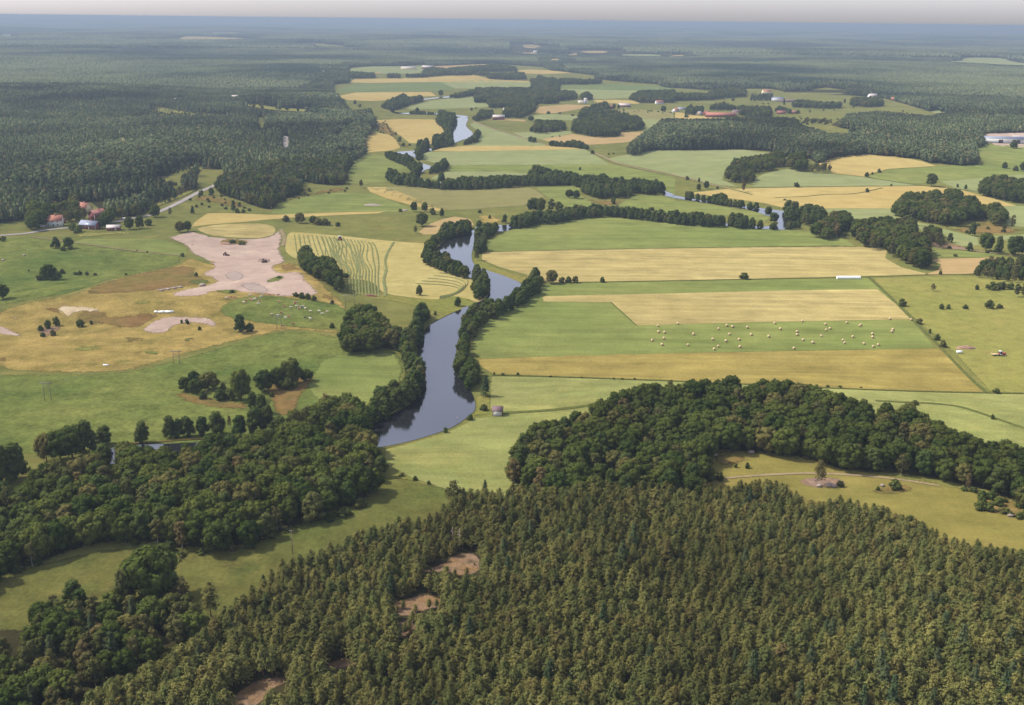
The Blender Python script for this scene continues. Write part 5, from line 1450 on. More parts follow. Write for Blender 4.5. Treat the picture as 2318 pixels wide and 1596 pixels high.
# single trees and bushes
SOLO = [
    ('alder', 'G', 945, 790, 155, .9, 'solitary conical alder on the bank before the pond, left of the row'),
    ('alder', 'G', 1125, 752, 155, .95, 'first tall alder at the right of the solitary one on the pond bank'),
    ('alder', 'G', 1185, 748, 130, .8, None), ('alder', 'G', 1240, 745, 145, .9, None), ('alder', 'G', 1345, 735, 135, .9, None),
    ('alder', 'G', 1440, 732, 165, 1.0, None), ('birch', 'G', 1520, 685, 90, .6, 'thin young tree on the pond bank with see-through crown'),
    ('alder', 'G', 1590, 742, 155, .95, None), ('alder', 'G', 1700, 725, 190, .9, None), ('alder', 'G', 1765, 700, 170, .8, None),
    ('alder', 'G', 1675, 555, 120, .8, None), ('alder', 'G', 1735, 590, 140, .8, None), ('alder', 'G', 1780, 620, 100, .8, None),
    ('broad', 'G', 310, 905, 180, .7, None), ('broad', 'G', 400, 900, 190, .95, None), ('broad', 'G', 480, 885, 215, 1.0, None), ('alder', 'G', 565, 850, 220, .9, None),
    ('alder', 'G', 690, 800, 135, 1.0, None), ('alder', 'G', 690, 935, 150, .9, None), ('alder', 'G', 20, 1060, 250, .85, None), ('alder', 'G', 110, 1020, 235, .95, None), ('alder', 'G', -50, 1060, 240, .9, None),
    ('birch', 'G', 200, 1000, 60, 1.2, None), ('birch', 'G', 2160, 640, 200, .8, 'pale half-bare birch at the top of the dark wood'),
    ('broad', 'G', 1230, 440, 95, 1.1, None), ('broad', 'G', 1290, 400, 95, 1.0, None), ('broad', 'G', 1300, 455, 100, 1.1, None), ('broad', 'G', 1385, 430, 120, 1.1, None), ('bush', 'G', 1348, 492, 60, .8, 'rounded bush in front of the left thicket'),
    ('bush', 'G', 1455, 500, 75, .9, None), ('broad', 'G', 1600, 505, 210, .75, 'tallest tree of the middle thicket in the left meadow'), ('bush', 'G', 1530, 500, 80, .7, None), ('bush', 'G', 1480, 430, 50, .6, None),
    ('broad', 'G', 1750, 445, 150, .9, None), ('broad', 'G', 1835, 420, 140, .9, None), ('broad', 'G', 1935, 400, 180, .85, 'tallest tree of the right thicket in the left meadow'), ('broad', 'G', 2030, 375, 85, 1.1, None), ('bush', 'G', 1905, 430, 80, 1.0, None), ('bush', 'G', 1800, 478, 35, .7, None),
    ('spruce', 'H', 1065, 476, 145, 1.15, 'dark conical spruce standing between the bank row and the small hut'),
    ('bush', 'H', 965, 632, 42, .8, 'low grey-green willow bush on the bank below the hut'), ('bush', 'H', 798, 716, 40, .7, 'small dark bush at the water edge of the barley field'),
    ('bush', 'H', 510, 1003, 26, 1.0, None), ('bush', 'H', 598, 1032, 32, .8, None), ('bush', 'H', 688, 1057, 26, .8, None),
    ('bush', 'H', 1050, 570, 45, 1.1, 'sparse scrub on the bank left of the hut'),
    ('spruce', 'H', 1060, 1115, 90, 1.3, 'single spruce top at the barley edge of the plantation'), ('birch', 'H', 855, 1215, 195, 1.0, 'tall pale conifer-like birch at the corner of the plantation'),
    ('broad', 'E', 1500, 888, 98, .95, 'big round tree on the boundary between the grain and the green field'),
    ('bush', 'E', 1570, 882, 42, .8, None), ('bush', 'E', 1612, 882, 46, .8, None), ('bush', 'E', 1660, 882, 48, .8, None), ('bush', 'E', 1838, 880, 40, .7, 'round bush alone on the field boundary right of the big round tree'),
    ('alder', 'E', 1022, 522, 62, 1.1, None), ('alder', 'E', 1190, 487, 64, .8, None), ('alder', 'E', 1247, 500, 72, .8, None), ('birch', 'E', 1005, 735, 85, 1.0, 'pale birch on the bank at the tip of the right pool row'),
    ('alder', 'E', 625, 965, 76, .9, 'dark cone-shaped tree alone on the mown hay field'), ('alder', 'E', 880, 1037, 68, 1.15, 'rounded dark tree at the left water edge reflected in the river'), ('bush', 'E', 730, 1097, 32, .6, 'small bush on the river verge beside the left bank row'),
    ('bush', 'E', 45, 1182, 36, .7, None), ('broad', 'E', 645, 508, 96, 1.05, 'dark rounded tree above the brown stubble patch'), ('birch', 'E', 600, 556, 60, 1.0, None),
    ('broad', 'E', 590, 412, 72, .8, None), ('broad', 'E', 660, 412, 68, .85, None), ('bush', 'E', 712, 430, 48, .7, None), ('alder', 'E', 775, 445, 62, .8, None), ('birch', 'E', 240, 252, 58, .9, 'pale solitary tree at the tip of the brown field'), ('bush', 'E', 500, 411, 24, 1.0, None),
    ('bush', 'E', 1690, 136, 24, .6, 'lone bush in the long green field beyond the upper river row'), ('bush', 'E', 10, 502, 46, .8, None), ('bush', 'E', 86, 506, 28, .8, None), ('bush', 'E', 1026, 420, 26, .8, None), ('bush', 'E', 1092, 457, 28, .6, None),
    ('broad', 'E', 1380, 410, 95, .9, None), ('broad', 'E', 1430, 420, 105, .8, None), ('birch', 'E', 1500, 415, 100, 1.0, None), ('broad', 'E', 1550, 420, 80, .8, None), ('broad', 'E', 1620, 320, 60, 1.0, None), ('broad', 'E', 1665, 325, 60, .9, None),
    ('broad', 'E', 1400, 200, 105, .85, None), ('alder', 'E', 770, 225, 85, .9, None), ('broad', 'E', 1480, 180, 60, .9, None), ('bush', 'E', 1912, 360, 50, .6, None), ('birch', 'E', 2010, 330, 90, .7, None),
    ('bush', 'F', 465, 857, 46, 1.1, 'dense double bush on the field boundary left of the white bale tube'), ('bush', 'F', 1508, 1037, 52, .8, 'bush on the ditch at the corner of the ripe grain'), ('bush', 'F', 1625, 1155, 38, .9, None), ('bush', 'F', 1695, 1217, 32, .5, None), ('bush', 'F', 1740, 1262, 42, .8, None), ('bush', 'F', 1785, 1308, 46, .8, None),
    ('birch', 'F', 1715, 938, 56, .9, 'sparse young birch alone in the dry pasture'), ('bush', 'F', 2005, 928, 34, .6, None), ('bush', 'F', 1770, 1057, 38, .7, None), ('bush', 'F', 1818, 1057, 34, .6, None), ('bush', 'F', 1930, 1055, 30, .9, None), ('bush', 'F', 2090, 1052, 56, .8, None), ('bush', 'F', 2155, 1050, 30, 1.0, None),
    ('bush', 'F', 1765, 827, 30, .6, None), ('bush', 'F', 2110, 928, 52, 1.0, None), ('bush', 'F', 2170, 925, 50, .9, None), ('bush', 'F', 2230, 925, 40, .9, None), ('birch', 'F', 2270, 975, 90, .8, None), ('birch', 'F', 2310, 980, 100, .8, None),
    ('bush', 'F', 811, 249, 34, .8, 'round bush alone on the margin between pale hill and grain'), ('bush', 'F', 1440, 241, 16, .8, None), ('bush', 'F', 1278, 181, 32, .7, None), ('bush', 'F', 1314, 163, 16, .8, None), ('bush', 'F', 1360, 152, 26, .7, None), ('bush', 'F', 1278, 282, 28, .7, None), ('bush', 'F', 86, 199, 26, .8, None),
    ('broad', 'F', 163, 271, 48, .7, None), ('alder', 'F', 166, 216, 34, .7, None), ('broad', 'F', 214, 260, 54, .9, None), ('bush', 'F', 288, 260, 20, .8, None), ('birch', 'F', 458, 280, 80, .8, 'pale feathery tree above the grain track'), ('bush', 'F', 735, 336, 12, 1.6, None),
    ('bush', 'F', 1878, 250, 24, .5, None), ('bush', 'F', 1931, 262, 32, .5, None), ('bush', 'F', 2190, 125, 42, .6, None), ('bush', 'F', 2260, 140, 32, .9, None), ('broad', 'F', 2310, 146, 62, .8, None),
    ('broad', 'F', 1704, 243, 84, 1.05, 'big dark round tree alone on the grain margin at the upper right'), ('broad', 'F', 2065, 672, 118, .85, None), ('alder', 'F', 2148, 690, 118, .6, None), ('broad', 'F', 2260, 702, 125, .95, None), ('alder', 'F', 1958, 672, 60, .9, None), ('alder', 'F', 1827, 615, 66, .8, None), ('birch', 'F', 2240, 532, 100, .7, None), ('alder', 'F', 1977, 572, 92, .8, None), ('bush', 'F', 1862, 707, 18, 1.3, None),
    ('broad', 'F', 625, 437, 62, .9, None), ('broad', 'F', 660, 485, 72, .9, None), ('broad', 'F', 655, 532, 48, 1.2, None), ('birch', 'F', 1128, 588, 48, .7, None), ('birch', 'F', 1770, 655, 80, .7, None),
    ('birch', 'I', 962, 1066, 180, .75, 'tall sparse birch on the stony islet in the hillside clearing'), ('bush', 'I', 1100, 1074, 44, .8, 'round bush right of the birch on the stony islet'), ('bush', 'I', 300, 1036, 68, .7, 'dark round bush at the left end of the hillside clearing'), ('bush', 'I', 485, 952, 42, .6, None), ('bush', 'I', 410, 948, 34, .5, None),
    ('bush', 'I', 1465, 1090, 66, 1.0, 'wide green bush on the second islet in the hillside clearing'), ('bush', 'I', 1352, 1100, 30, .8, None), ('bush', 'I', 1565, 1300, 40, .9, None), ('birch', 'I', 1945, 1095, 115, .75, 'small orange-tinted tree before the right end of the wooded hill'),
    ('bush', 'I', 2135, 456, 34, 1.0, 'bush on the field corner by the dry pasture'), ('bush', 'I', 905, 409, 20, 1.2, None), ('bush', 'I', 947, 409, 16, .9, None), ('bush', 'I', 1018, 413, 16, 1.2, None), ('bush', 'I', 1100, 416, 16, 1.3, None), ('bush', 'I', 1238, 420, 12, 1.1, None), ('bush', 'I', 1592, 530, 32, 1.2, None), ('bush', 'I', 2110, 627, 34, .6, None),
    ('bush', 'H', 1122, 332, 20, .7, None), ('bush', 'H', 1180, 336, 18, 1.3, None), ('bush', 'H', 1278, 336, 24, .7, None), ('bush', 'H', 1493, 348, 14, 1.3, None), ('bush', 'H', 1620, 352, 10, 1.3, None), ('bush', 'H', 1700, 354, 12, 1.3, None), ('bush', 'H', 1912, 362, 14, 1.0, None), ('bush', 'H', 1968, 364, 14, 1.2, None), ('bush', 'H', 2052, 366, 16, 1.0, None),
    ('alder', 'D', 370, 652, 76, 1.0, 'left tree of the pair on the stony islet in the farm field'), ('broad', 'D', 455, 655, 74, .95, 'right rounder tree of the pair on the stony islet in the farm field'), ('bush', 'D', 420, 670, 30, .9, None), ('bush', 'D', 470, 662, 28, .8, None),
    ('broad', 'D', 325, 862, 100, 1.1, 'biggest crown of the bushy islet in the left green field'), ('bush', 'D', 290, 862, 60, 1.0, None), ('bush', 'D', 375, 862, 60, 1.0, None), ('bush', 'D', 410, 822, 32, .9, None), ('bush', 'D', 500, 830, 22, 1.0, None), ('bush', 'D', 530, 830, 28, .9, None), ('bush', 'D', 575, 832, 26, .8, None), ('bush', 'D', 630, 833, 18, 1.2, None),
    ('bush', 'D', 22, 606, 34, .9, 'round bush at the left edge below the lane'), ('broad', 'D', 18, 992, 98, .95, 'dark round tree cut by the left edge in the green field'), ('bush', 'D', 190, 806, 14, .6, None), ('bush', 'D', 835, 831, 16, .8, None), ('bush', 'D', 1300, 840, 32, .6, None), ('bush', 'D', 1210, 708, 26, 1.0, None), ('bush', 'D', 908, 672, 12, .7, None), ('bush', 'D', 975, 682, 14, .7, None),
    ('broad', 'D', 860, 528, 84, .8, None), ('broad', 'D', 928, 522, 86, .7, None), ('bush', 'D', 985, 502, 46, .8, None), ('broad', 'D', 1030, 447, 82, .9, None), ('birch', 'D', 1128, 442, 62, .7, None), ('alder', 'D', 1277, 427, 58, .7, 'slim dark tree alone on the slope above the pit'),
    ('bush', 'D', 1335, 303, 36, .7, None), ('bush', 'D', 1398, 303, 52, .6, None), ('broad', 'D', 1195, 548, 76, .85, None), ('broad', 'D', 1243, 540, 70, .85, None), ('alder', 'D', 1548, 412, 84, .6, None), ('bush', 'D', 1612, 418, 28, .8, None), ('bush', 'D', 1302, 382, 22, .7, None), ('bush', 'D', 2048, 278, 28, .8, None), ('bush', 'D', 1570, 420, 34, .7, None),
    ('bush', 'D', 1892, 476, 42, 1.0, None), ('broad', 'D', 1985, 487, 74, .95, None), ('broad', 'D', 2075, 492, 58, 1.0, None), ('bush', 'D', 2110, 498, 50, 1.0, None), ('bush', 'D', 2150, 500, 48, .9, None), ('bush', 'D', 2238, 506, 28, 1.1, None),
    ('bush', 'D', 1960, 976, 34, .9, None), ('bush', 'D', 2000, 986, 42, .8, None), ('bush', 'D', 2040, 990, 42, .8, None), ('bush', 'D', 2080, 1000, 38, .8, None), ('bush', 'D', 2200, 1022, 30, .8, None), ('bush', 'D', 2200, 1182, 36, .7, None), ('alder', 'D', 1592, 1212, 128, .9, 'dark upright tree alone between esker and grazing knoll'), ('bush', 'D', 1658, 1206, 62, .7, 'low bush leaning right of the dark upright tree'),
    ('bush', 'D', 320, 1187, 60, .55, None), ('bush', 'D', 375, 1168, 62, .6, None), ('bush', 'D', 272, 1200, 36, .8, None), ('bush', 'D', 350, 1232, 40, .7, None), ('bush', 'D', 285, 1240, 30, .8, None), ('bush', 'D', 532, 1174, 50, .8, None), ('bush', 'D', 605, 1157, 28, .7, None), ('bush', 'D', 1205, 1150, 26, .6, None), ('bush', 'D', 1240, 1156, 38, .5, None), ('bush', 'D', 1322, 1196, 30, .6, None), ('bush', 'D', 1540, 950, 24, 1.3, None), ('bush', 'D', 1850, 852, 18, 1.6, None), ('bush', 'D', 1600, 628, 26, 1.8, None), ('bush', 'D', 1540, 618, 24, 1.5, None),
    ('bush', 'E', 140, 850, 34, 1.0, None), ('bush', 'I', 2040, 1150, 50, .9, None), ('bush', 'I', 2090, 1160, 50, .9, None), ('bush', 'I', 2030, 1230, 60, .9, None), ('bush', 'I', 2090, 1235, 60, .9, None), ('bush', 'I', 2150, 1200, 60, .8, None), ('bush', 'I', 2180, 1250, 40, .9, None), ('bush', 'I', 2230, 1270, 34, .9, None), ('bush', 'I', 2290, 1280, 34, .9, None), ('bush', 'I', 1980, 1110, 36, .9, None), ('bush', 'I', 1920, 1100, 28, 1.2, None),
    ('bush', 'J', 250, 512, 60, .8, None), ('bush', 'J', 120, 560, 50, 1.2, None), ('bush', 'J', 900, 380, 40, 1.0, None), ('bush', 'J', 1200, 460, 36, 1.3, None), ('bush', 'J', 1340, 440, 36, 1.4, None), ('bush', 'K', 120, 190, 60, 1.3, None), ('bush', 'K', 230, 130, 60, 1.2, None), ('bush', 'K', 30, 220, 50, 1.2, None), ('bush', 'J', 1660, 400, 60, .9, None), ('bush', 'J', 1120, 425, 70, .9, None), ('bush', 'J', 1520, 420, 60, 1.2, None),
    ('bush', 'B', 200, 690, 26, .7, None), ('bush', 'B', 232, 712, 24, .7, None), ('bush', 'B', 970, 735, 22, .7, None), ('bush', 'B', 1000, 722, 12, 1.0, None), ('broad', 'B', 767, 640, 44, .9, None), ('broad', 'B', 612, 755, 42, .9, None), ('bush', 'B', 470, 895, 20, .6, None), ('bush', 'B', 495, 940, 34, .7, None), ('bush', 'B', 520, 970, 24, .8, None), ('bush', 'B', 560, 966, 14, 1.3, None),
    ('broad', 'B', 1362, 803, 36, 1.2, None), ('bush', 'B', 1480, 757, 20, 1.0, None), ('bush', 'B', 1555, 755, 12, 1.5, None), ('bush', 'B', 1640, 770, 14, 1.5, None), ('bush', 'B', 1770, 1022, 28, .8, None), ('bush', 'B', 1878, 1028, 14, .8, None), ('bush', 'B', 1910, 1024, 12, .8, None), ('broad', 'B', 2038, 960, 26, 1.0, None), ('bush', 'B', 1505, 912, 10, .8, None), ('bush', 'B', 1555, 908, 12, .8, None),
    ('broad', 'B', 1915, 725, 40, .6, None), ('broad', 'B', 1945, 727, 34, .7, None), ('broad', 'B', 2242, 745, 44, .9, 'dark round tree alone between the two red farms'), ('bush', 'B', 2160, 740, 10, 2.0, None), ('bush', 'C', 80, 780, 20, 1.3, None), ('broad', 'B', 1725, 665, 42, 1.0, None),
    ('broad', 'C', 392, 672, 24, .9, None), ('alder', 'C', 728, 700, 46, .5, None), ('bush', 'C', 590, 693, 10, 1.0, None), ('bush', 'C', 625, 693, 10, 1.0, None), ('broad', 'C', 822, 757, 26, 1.0, None), ('alder', 'C', 1130, 685, 30, .7, None), ('alder', 'C', 1190, 718, 24, .7, None), ('birch', 'C', 990, 745, 34, .8, None), ('birch', 'C', 900, 752, 26, .9, None), ('spruce', 'C', 746, 790, 30, .6, None), ('broad', 'C', 355, 798, 30, .9, None), ('broad', 'C', 2250, 985, 46, 1.1, 'dark round tree before the industrial yard'), ('bush', 'C', 2190, 1115, 38, .7, None), ('birch', 'C', 1060, 740, 24, .7, None), ('bush', 'C', 1517, 742, 12, .8, None),
]
PLACE = {'G': 'by the pond', 'H': 'around the barley', 'E': 'in the central fields', 'F': 'in the right fields', 'I': 'around the clearing',
         'D': 'on the left farmland', 'J': 'below the dark wood', 'K': 'beside the near pasture', 'B': 'in the upper valley', 'C': 'in the far right valley'}
BASEW0 = {'alder': ('alder', 'dark green alder'), 'broad': ('broadleaf tree', 'full-crowned broadleaf tree'), 'birch': ('birch', 'pale birch'), 'bush': ('bush', 'rounded green bush'),
      'spruce': ('spruce', 'dark conical spruce'), 'pine': ('pine tree', 'green pine')}
for kd, k, x, y, hp, wf, lab in SOLO:
    solo(kd, k, x, y, hp, wf, lab, None if lab else 'solo:' + k)

# ------------------------------------------------------------------ build trees
KN = {'pine': ('pine_tree', 'pine tree'), 'spruce': ('spruce_tree', 'spruce'), 'broad': ('broadleaf_tree', 'broadleaf tree'),
      'alder': ('alder_tree', 'alder'), 'birch': ('birch_tree', 'birch'), 'bush': ('bush', 'bush')}


def fit(lab, kd):
    for a, b_ in (('', ''), (BASEW[kd], BASEW[kd].split()[0] + ' ' + BASEW[kd].split()[-1]), (' standing alone', ''), (' in the ', ', '), (' of them', ''), (' of the ', ', '), ('the ', '')):
        lab = lab.replace(a, b_) if a else lab
        if len(lab.replace('-', ' ').split()) <= 16:
            break
    return lab


def nth(i):
    if i == 1:
        return 'first'
    if i == 2:
        return 'second'
    if i == 3:
        return 'third'
    s = 'th' if 10 <= i % 100 <= 20 else {1: 'st', 2: 'nd', 3: 'rd'}.get(i % 10, 'th')
    return '%d%s' % (i, s)


arr = np.array([(t['x'], t['y'], t['h']) for t in TREES])
zz = H(arr[:, 0], arr[:, 1])
base_px = proj(np.column_stack([arr[:, :2], zz]))
dist_px = arr[:, 2] / np.linalg.norm(np.column_stack([arr[:, :2], zz - CAM_H]), axis=1)
for t, z, bp_, a in zip(TREES, zz, base_px, dist_px):
    t['z'], t['px'], t['py'], t['app'] = float(z), bp_[0], bp_[1], float(a)
inview = lambda t: -60 < t['px'] < W_PX + 60 and t['py'] - t['app'] * F_PX < H_PX + 5
CAP = 295
indiv, mass = [], {}
for kd in KN:
    L_ = sorted([t for t in TREES if t['kind'] == kd], key=lambda t: (-int(bool(t["must"] and inview(t))), -int(bool(inview(t))), -t["app"]))
    indiv += L_[:CAP]
    if len(L_) > CAP:
        mass[kd] = L_[CAP:]
    print('KIND', kd, len(L_), 'mass', max(0, len(L_) - CAP))
# labels
groups = {}
for t in indiv:
    if t['label'] and t['must'] and not (t['group'] and str(t['group']).startswith('small')):
        continue
    if t['must'] and t['group'] and str(t['group']).startswith('small'):
        continue
    groups.setdefault((t['group'], t['kind']), []).append(t)
BASEW = {'pine': 'narrow green pine', 'spruce': 'dark pointed spruce', 'broad': 'dark broadleaf tree', 'alder': 'dark green alder', 'birch': 'pale olive birch', 'bush': 'rounded green bush'}
PL = {'pine': 'pines', 'spruce': 'spruces', 'broad': 'broadleaf trees', 'alder': 'alders', 'birch': 'birches', 'bush': 'bushes'}
for (g_, kd), L_ in groups.items():
    L_.sort(key=lambda t: t['px'])
    if g_.startswith('solo:'):
        pl = PLACE[g_[5:]]
        for i, t in enumerate(L_):
            t['label'] = '%s standing alone %s, %s of them from the left' % (BASEW[kd], pl, nth(i + 1)) if len(L_) > 1 else '%s standing alone %s' % (BASEW[kd], pl)
            t['group'] = 'single %s %s' % (PL[kd], pl)
        continue
    pl = g_.split(' of the ', 1)[1] if ' of the ' in g_ else g_
    ys = np.array([t['py'] for t in L_])
    zones = {}
    if len(L_) > 36:
        nrow = 3 if len(L_) > 60 else 2
        cuts = np.quantile(ys, np.arange(1, nrow) / nrow)
        rn = {2: ('far side', 'near side'), 3: ('far side', 'middle', 'near side')}[nrow]
        for t in L_:
            zones.setdefault(rn[int(np.searchsorted(cuts, t['py']))], []).append(t)
    else:
        zones[''] = L_
    for zn, Z in zones.items():
        for i, t in enumerate(Z):
            w_ = ('%s of the %s' % (zn, pl)) if zn else pl
            if len(Z) > 60:
                third = ('left', 'centre', 'right')[min(2, int(3 * i / len(Z)))]
                t['label'] = '%s in the %s, %s third' % (BASEW[kd], w_, third)
            elif len(L_) == 1:
                t['label'] = 'only %s in the %s' % (BASEW[kd], pl)
            else:
                t['label'] = '%s in the %s, %s from left' % (BASEW[kd], w_, nth(i + 1))
            t['group'] = '%s in the %s' % (PL[kd], pl)
for t in indiv:
    if t['label']:
        t['label'] = fit(t['label'], t['kind'])
trs = np.random.default_rng(11)
for t in indiv:
    nm, cat = KN[t['kind']]
    vs = PROTO[t['kind']]
    v = vs[trs.integers(len(vs))]
    e = bpy.data.objects.new(nm, None)
    COL.objects.link(e)
    e.empty_display_size = 1
    s = t['h'] / 10.0
    wv = s * t['w'] * (0.92 + 0.16 * trs.random())
    e.location = (t['x'], t['y'], t['z'] - 0.1)
    e.rotation_euler = (0, 0, trs.random() * 6.283)
    e.scale = (wv, wv, s)
    tag(e, t['label'] or ('%s near the plantation' % BASEW[t['kind']]), cat, t['group'])
    for pn, me_ in (('crown', v[0]), ('trunk', v[1])):
        o = bpy.data.objects.new(pn, me_)
        COL.objects.link(o)
        o.parent = e
STUFFN = {'pine': ('pine_forest', 'mass of pines filling the plantation on the hill'), 'broad': ('broadleaf_woods', 'mass of dark broadleaf trees in woods and groves'),
          'alder': ('riverside_thicket', 'alders massed along the farther river bends'), 'birch': ('birch_woods', 'birches massed in the farther groves'),
          'bush': ('scrub', 'scattered bushes'), 'spruce': ('spruce_woods', 'dark spruces massed in the farther groves')}
for kd, L_ in mass.items():
    n_ = len(L_)
    s = np.array([[t['h'] / 10 * t['w'], t['h'] / 10 * t['w'], t['h'] / 10] for t in L_]) * (0.92 + .16 * trs.random((n_, 1)))
    rot = np.zeros((n_, 3))
    rot[:, 2] = trs.random(n_) * 6.283
    scatter_obj(STUFFN[kd][0], kd, [(t['x'], t['y'], t['z'] - .1) for t in L_], s, rot, trs.integers(0, len(PROTO[kd]), n_), STUFFN[kd][1])

# understorey inside the stands, so that no bare floor shows between crowns
# ------------------------------------------------------------------ far forest
BLOCK = [np.array(VALLEY)] + [np.array(p) for p in CLEAR]


def road_dist(C):
    d = np.full(len(C), 1e9)
    for P, wd in ROADCLEAR:
        X = unproj(densify(chaikin(P, 2, False), 6, False))[:, :2]
        for q in X[::2]:
            d = np.minimum(d, np.hypot(C[:, 0] - q[0], C[:, 1] - q[1]) - wd / 2)
    return d


def grid_cells(r0, r1, cell):
    hw = math.tan(R(31.5)) * r1
    gx, gy = np.meshgrid(np.arange(-hw, hw, cell), np.arange(r0 * 0.86, r1, cell))
    C = np.stack([gx.ravel(), gy.ravel()], 1)
    d = np.hypot(C[:, 0], C[:, 1])
    a = np.abs(np.arctan2(C[:, 0], C[:, 1]))
    return C[(d >= r0) & (d < r1) & (a < R(31.5))]


def tree_ok(C, h):
    z = H(C[:, 0], C[:, 1])
    b_ = proj(np.column_stack([C, z]))
    t_ = proj(np.column_stack([C, z + h]))
    return ~seg_hit(b_, t_, BLOCK)


NEARR, MIDR, FARR = 3000, 6200, 15000
fs = 6.0
C = grid_cells(850, NEARR, fs)
C = C + (trs.random(C.shape) - .5) * fs * .8
stand = vnoise(C[:, 0] / 170, C[:, 1] / 240, 31)
hgt = 7.5 + 8.5 * np.clip(vnoise(C[:, 0] / 230, C[:, 1] / 330, 33) * 1.3 - .1, 0, 1)
hgt = hgt * (0.82 + .36 * trs.random(len(C)))
zb_ = proj(np.column_stack([C, H(C[:, 0], C[:, 1])]))
for yp in YOUNG:
    iy = inpoly(zb_ + (trs.random(zb_.shape) - .5) * 6, np.array(yp))
    hgt = np.where(iy, hgt * .38, hgt)
    hgt = np.where(iy & (trs.random(len(C)) < .5), -1, hgt)
ok = tree_ok(C, np.maximum(hgt, 1)) & (hgt > 0)
ok &= road_dist(C) > 3
# small gaps and glades in the older forest
ok &= ~((vnoise(C[:, 0] / 55, C[:, 1] / 90, 51) > .86))
C1, h1, st1 = C[ok], hgt[ok], stand[ok]
# wooded ridge in the right half of the valley
Pm = np.array(MIDFOREST)
Xm = unproj(densify(Pm, 12))[:, :2]
mn, mx = Xm.min(0), Xm.max(0)
gx, gy = np.meshgrid(np.arange(mn[0], mx[0], fs), np.arange(mn[1], mx[1], fs))
C = np.stack([gx.ravel(), gy.ravel()], 1)
C = C + (trs.random(C.shape) - .5) * fs * .8
hm = 12 * (0.8 + .4 * trs.random(len(C)))
z = H(C[:, 0], C[:, 1])
b_, t_ = proj(np.column_stack([C, z])), proj(np.column_stack([C, z + hm]))
ok = inpoly(b_, Pm) & inpoly(b_ * .4 + t_ * .6, Pm)
C1 = np.concatenate([C1, C[ok]])
h1 = np.concatenate([h1, hm[ok]])
st1 = np.concatenate([st1, vnoise(C[ok][:, 0] / 120, C[ok][:, 1] / 160, 35)])
# patches of forest further out
PS = 84.0


def cells_ok(C, half):
    okk = np.ones(len(C), bool)
    for dx, dy in ((0, 0), (-1, -1), (1, -1), (-1, 1), (1, 1), (0, -1), (0, 1), (1, 0), (-1, 0)):
        q = C + np.array([dx, dy]) * half
        okk &= tree_ok(q, np.full(len(q), 13.0))
    return okk


C = grid_cells(NEARR, MIDR, PS)
okp = cells_ok(C, PS / 2)
edge = C[~okp]
patchC = [C[okp]]
patchS = [np.ones(okp.sum())]
gx, gy = np.meshgrid(np.arange(-PS / 2, PS / 2, 8.0), np.arange(-PS / 2, PS / 2, 8.0))
sub = np.stack([gx.ravel(), gy.ravel()], 1)
E_ = (edge[:, None, :] + sub[None]).reshape(-1, 2)
E_ = E_ + (trs.random(E_.shape) - .5) * 6
he = 11 * (.8 + .5 * trs.random(len(E_)))
ok = tree_ok(E_, he)
ok &= np.abs(np.arctan2(E_[:, 0], E_[:, 1])) < R(31.5)
E_, he = E_[ok], he[ok]
C1 = np.concatenate([C1, E_])
h1 = np.concatenate([h1, he * 1.1])
st1 = np.concatenate([st1, trs.random(len(E_))])
C = grid_cells(MIDR, FARR, PS * 2)
okp = cells_ok(C, PS * .8)
patchC.append(C[okp])
patchS.append(np.full(okp.sum(), 2.0))
C = grid_cells(FARR, 42000, PS * 5)
patchC.append(C)
patchS.append(np.full(len(C), 5.0))
print('FOREST trees', len(C1), 'patches', sum(len(x) for x in patchC))
n_ = len(C1)
z1 = H(C1[:, 0], C1[:, 1])
con = (trs.random(n_) < np.clip((st1 - .38) * 4, .08, .92))
idx = np.where(con, 4 + trs.integers(0, 4, n_), trs.integers(0, 4, n_))
wv = (0.85 + .4 * trs.random(n_)) * np.where(con, 1.1, 1.0)
scl = np.stack([h1 / 10 * wv, h1 / 10 * wv, h1 / 10], 1)
rot = np.zeros((n_, 3))
rot[:, 2] = trs.random(n_) * 6.283
scatter_obj('mixed_forest', 'fartree', np.column_stack([C1, z1]), scl, rot, idx, 'dense mixed forest covering the land around the valley')

mt, n, out = new_mat('distant_forest_foliage')
g = node(n, 'ShaderNodeNewGeometry')
f1 = mrange(n, noise(n, g.outputs['Position'], 0.0009, 6, .62), .42, .58, 0, 1)
col = mixc(n, f1, S(50, 64, 46), S(124, 130, 88))
f2 = mrange(n, noise(n, g.outputs['Position'], 0.1, 2), .3, .7, .7, 1.3)
vm = node(n, 'ShaderNodeVectorMath', operation='SCALE')
n.links.new(col, vm.inputs[0])
n.links.new(f2, vm.inputs['Scale'])
b = node(n, 'ShaderNodeBsdfDiffuse')
n.links.new(vm.outputs[0], b.inputs['Color'])
n.links.new(b.outputs[0], out.inputs[0])
patches = []
for s_ in range(6):
    r = np.random.default_rng(200 + s_)
    t = TreeMesh()
    k = int(PS / 7)
    for i in range(k):
        for j in range(k):
            x = (i + .5 + r.normal(0, .28)) * PS / k - PS / 2
            y = (j + .5 + r.normal(0, .28)) * PS / k - PS / 2
            hh = 12 * (0.7 + .5 * r.random())
            wd = 3.6 * (.8 + .5 * r.random())
            V, Fc = ico((wd, wd, hh * .5), (x, y, hh * .5), 1, r, .16)
            t.add(V, Fc)
    V, Fc = t.arrays()
    patches.append(mesh_from('forest_patch', V, Fc, [mt]))
PC = np.concatenate(patchC)
Sx = np.concatenate(patchS)
z1 = H(PC[:, 0], PC[:, 1])
e_ = 30.0
gx_ = (H(PC[:, 0] + e_, PC[:, 1]) - H(PC[:, 0] - e_, PC[:, 1])) / (2 * e_)
gy_ = (H(PC[:, 0], PC[:, 1] + e_) - H(PC[:, 0], PC[:, 1] - e_)) / (2 * e_)
n_ = len(PC)
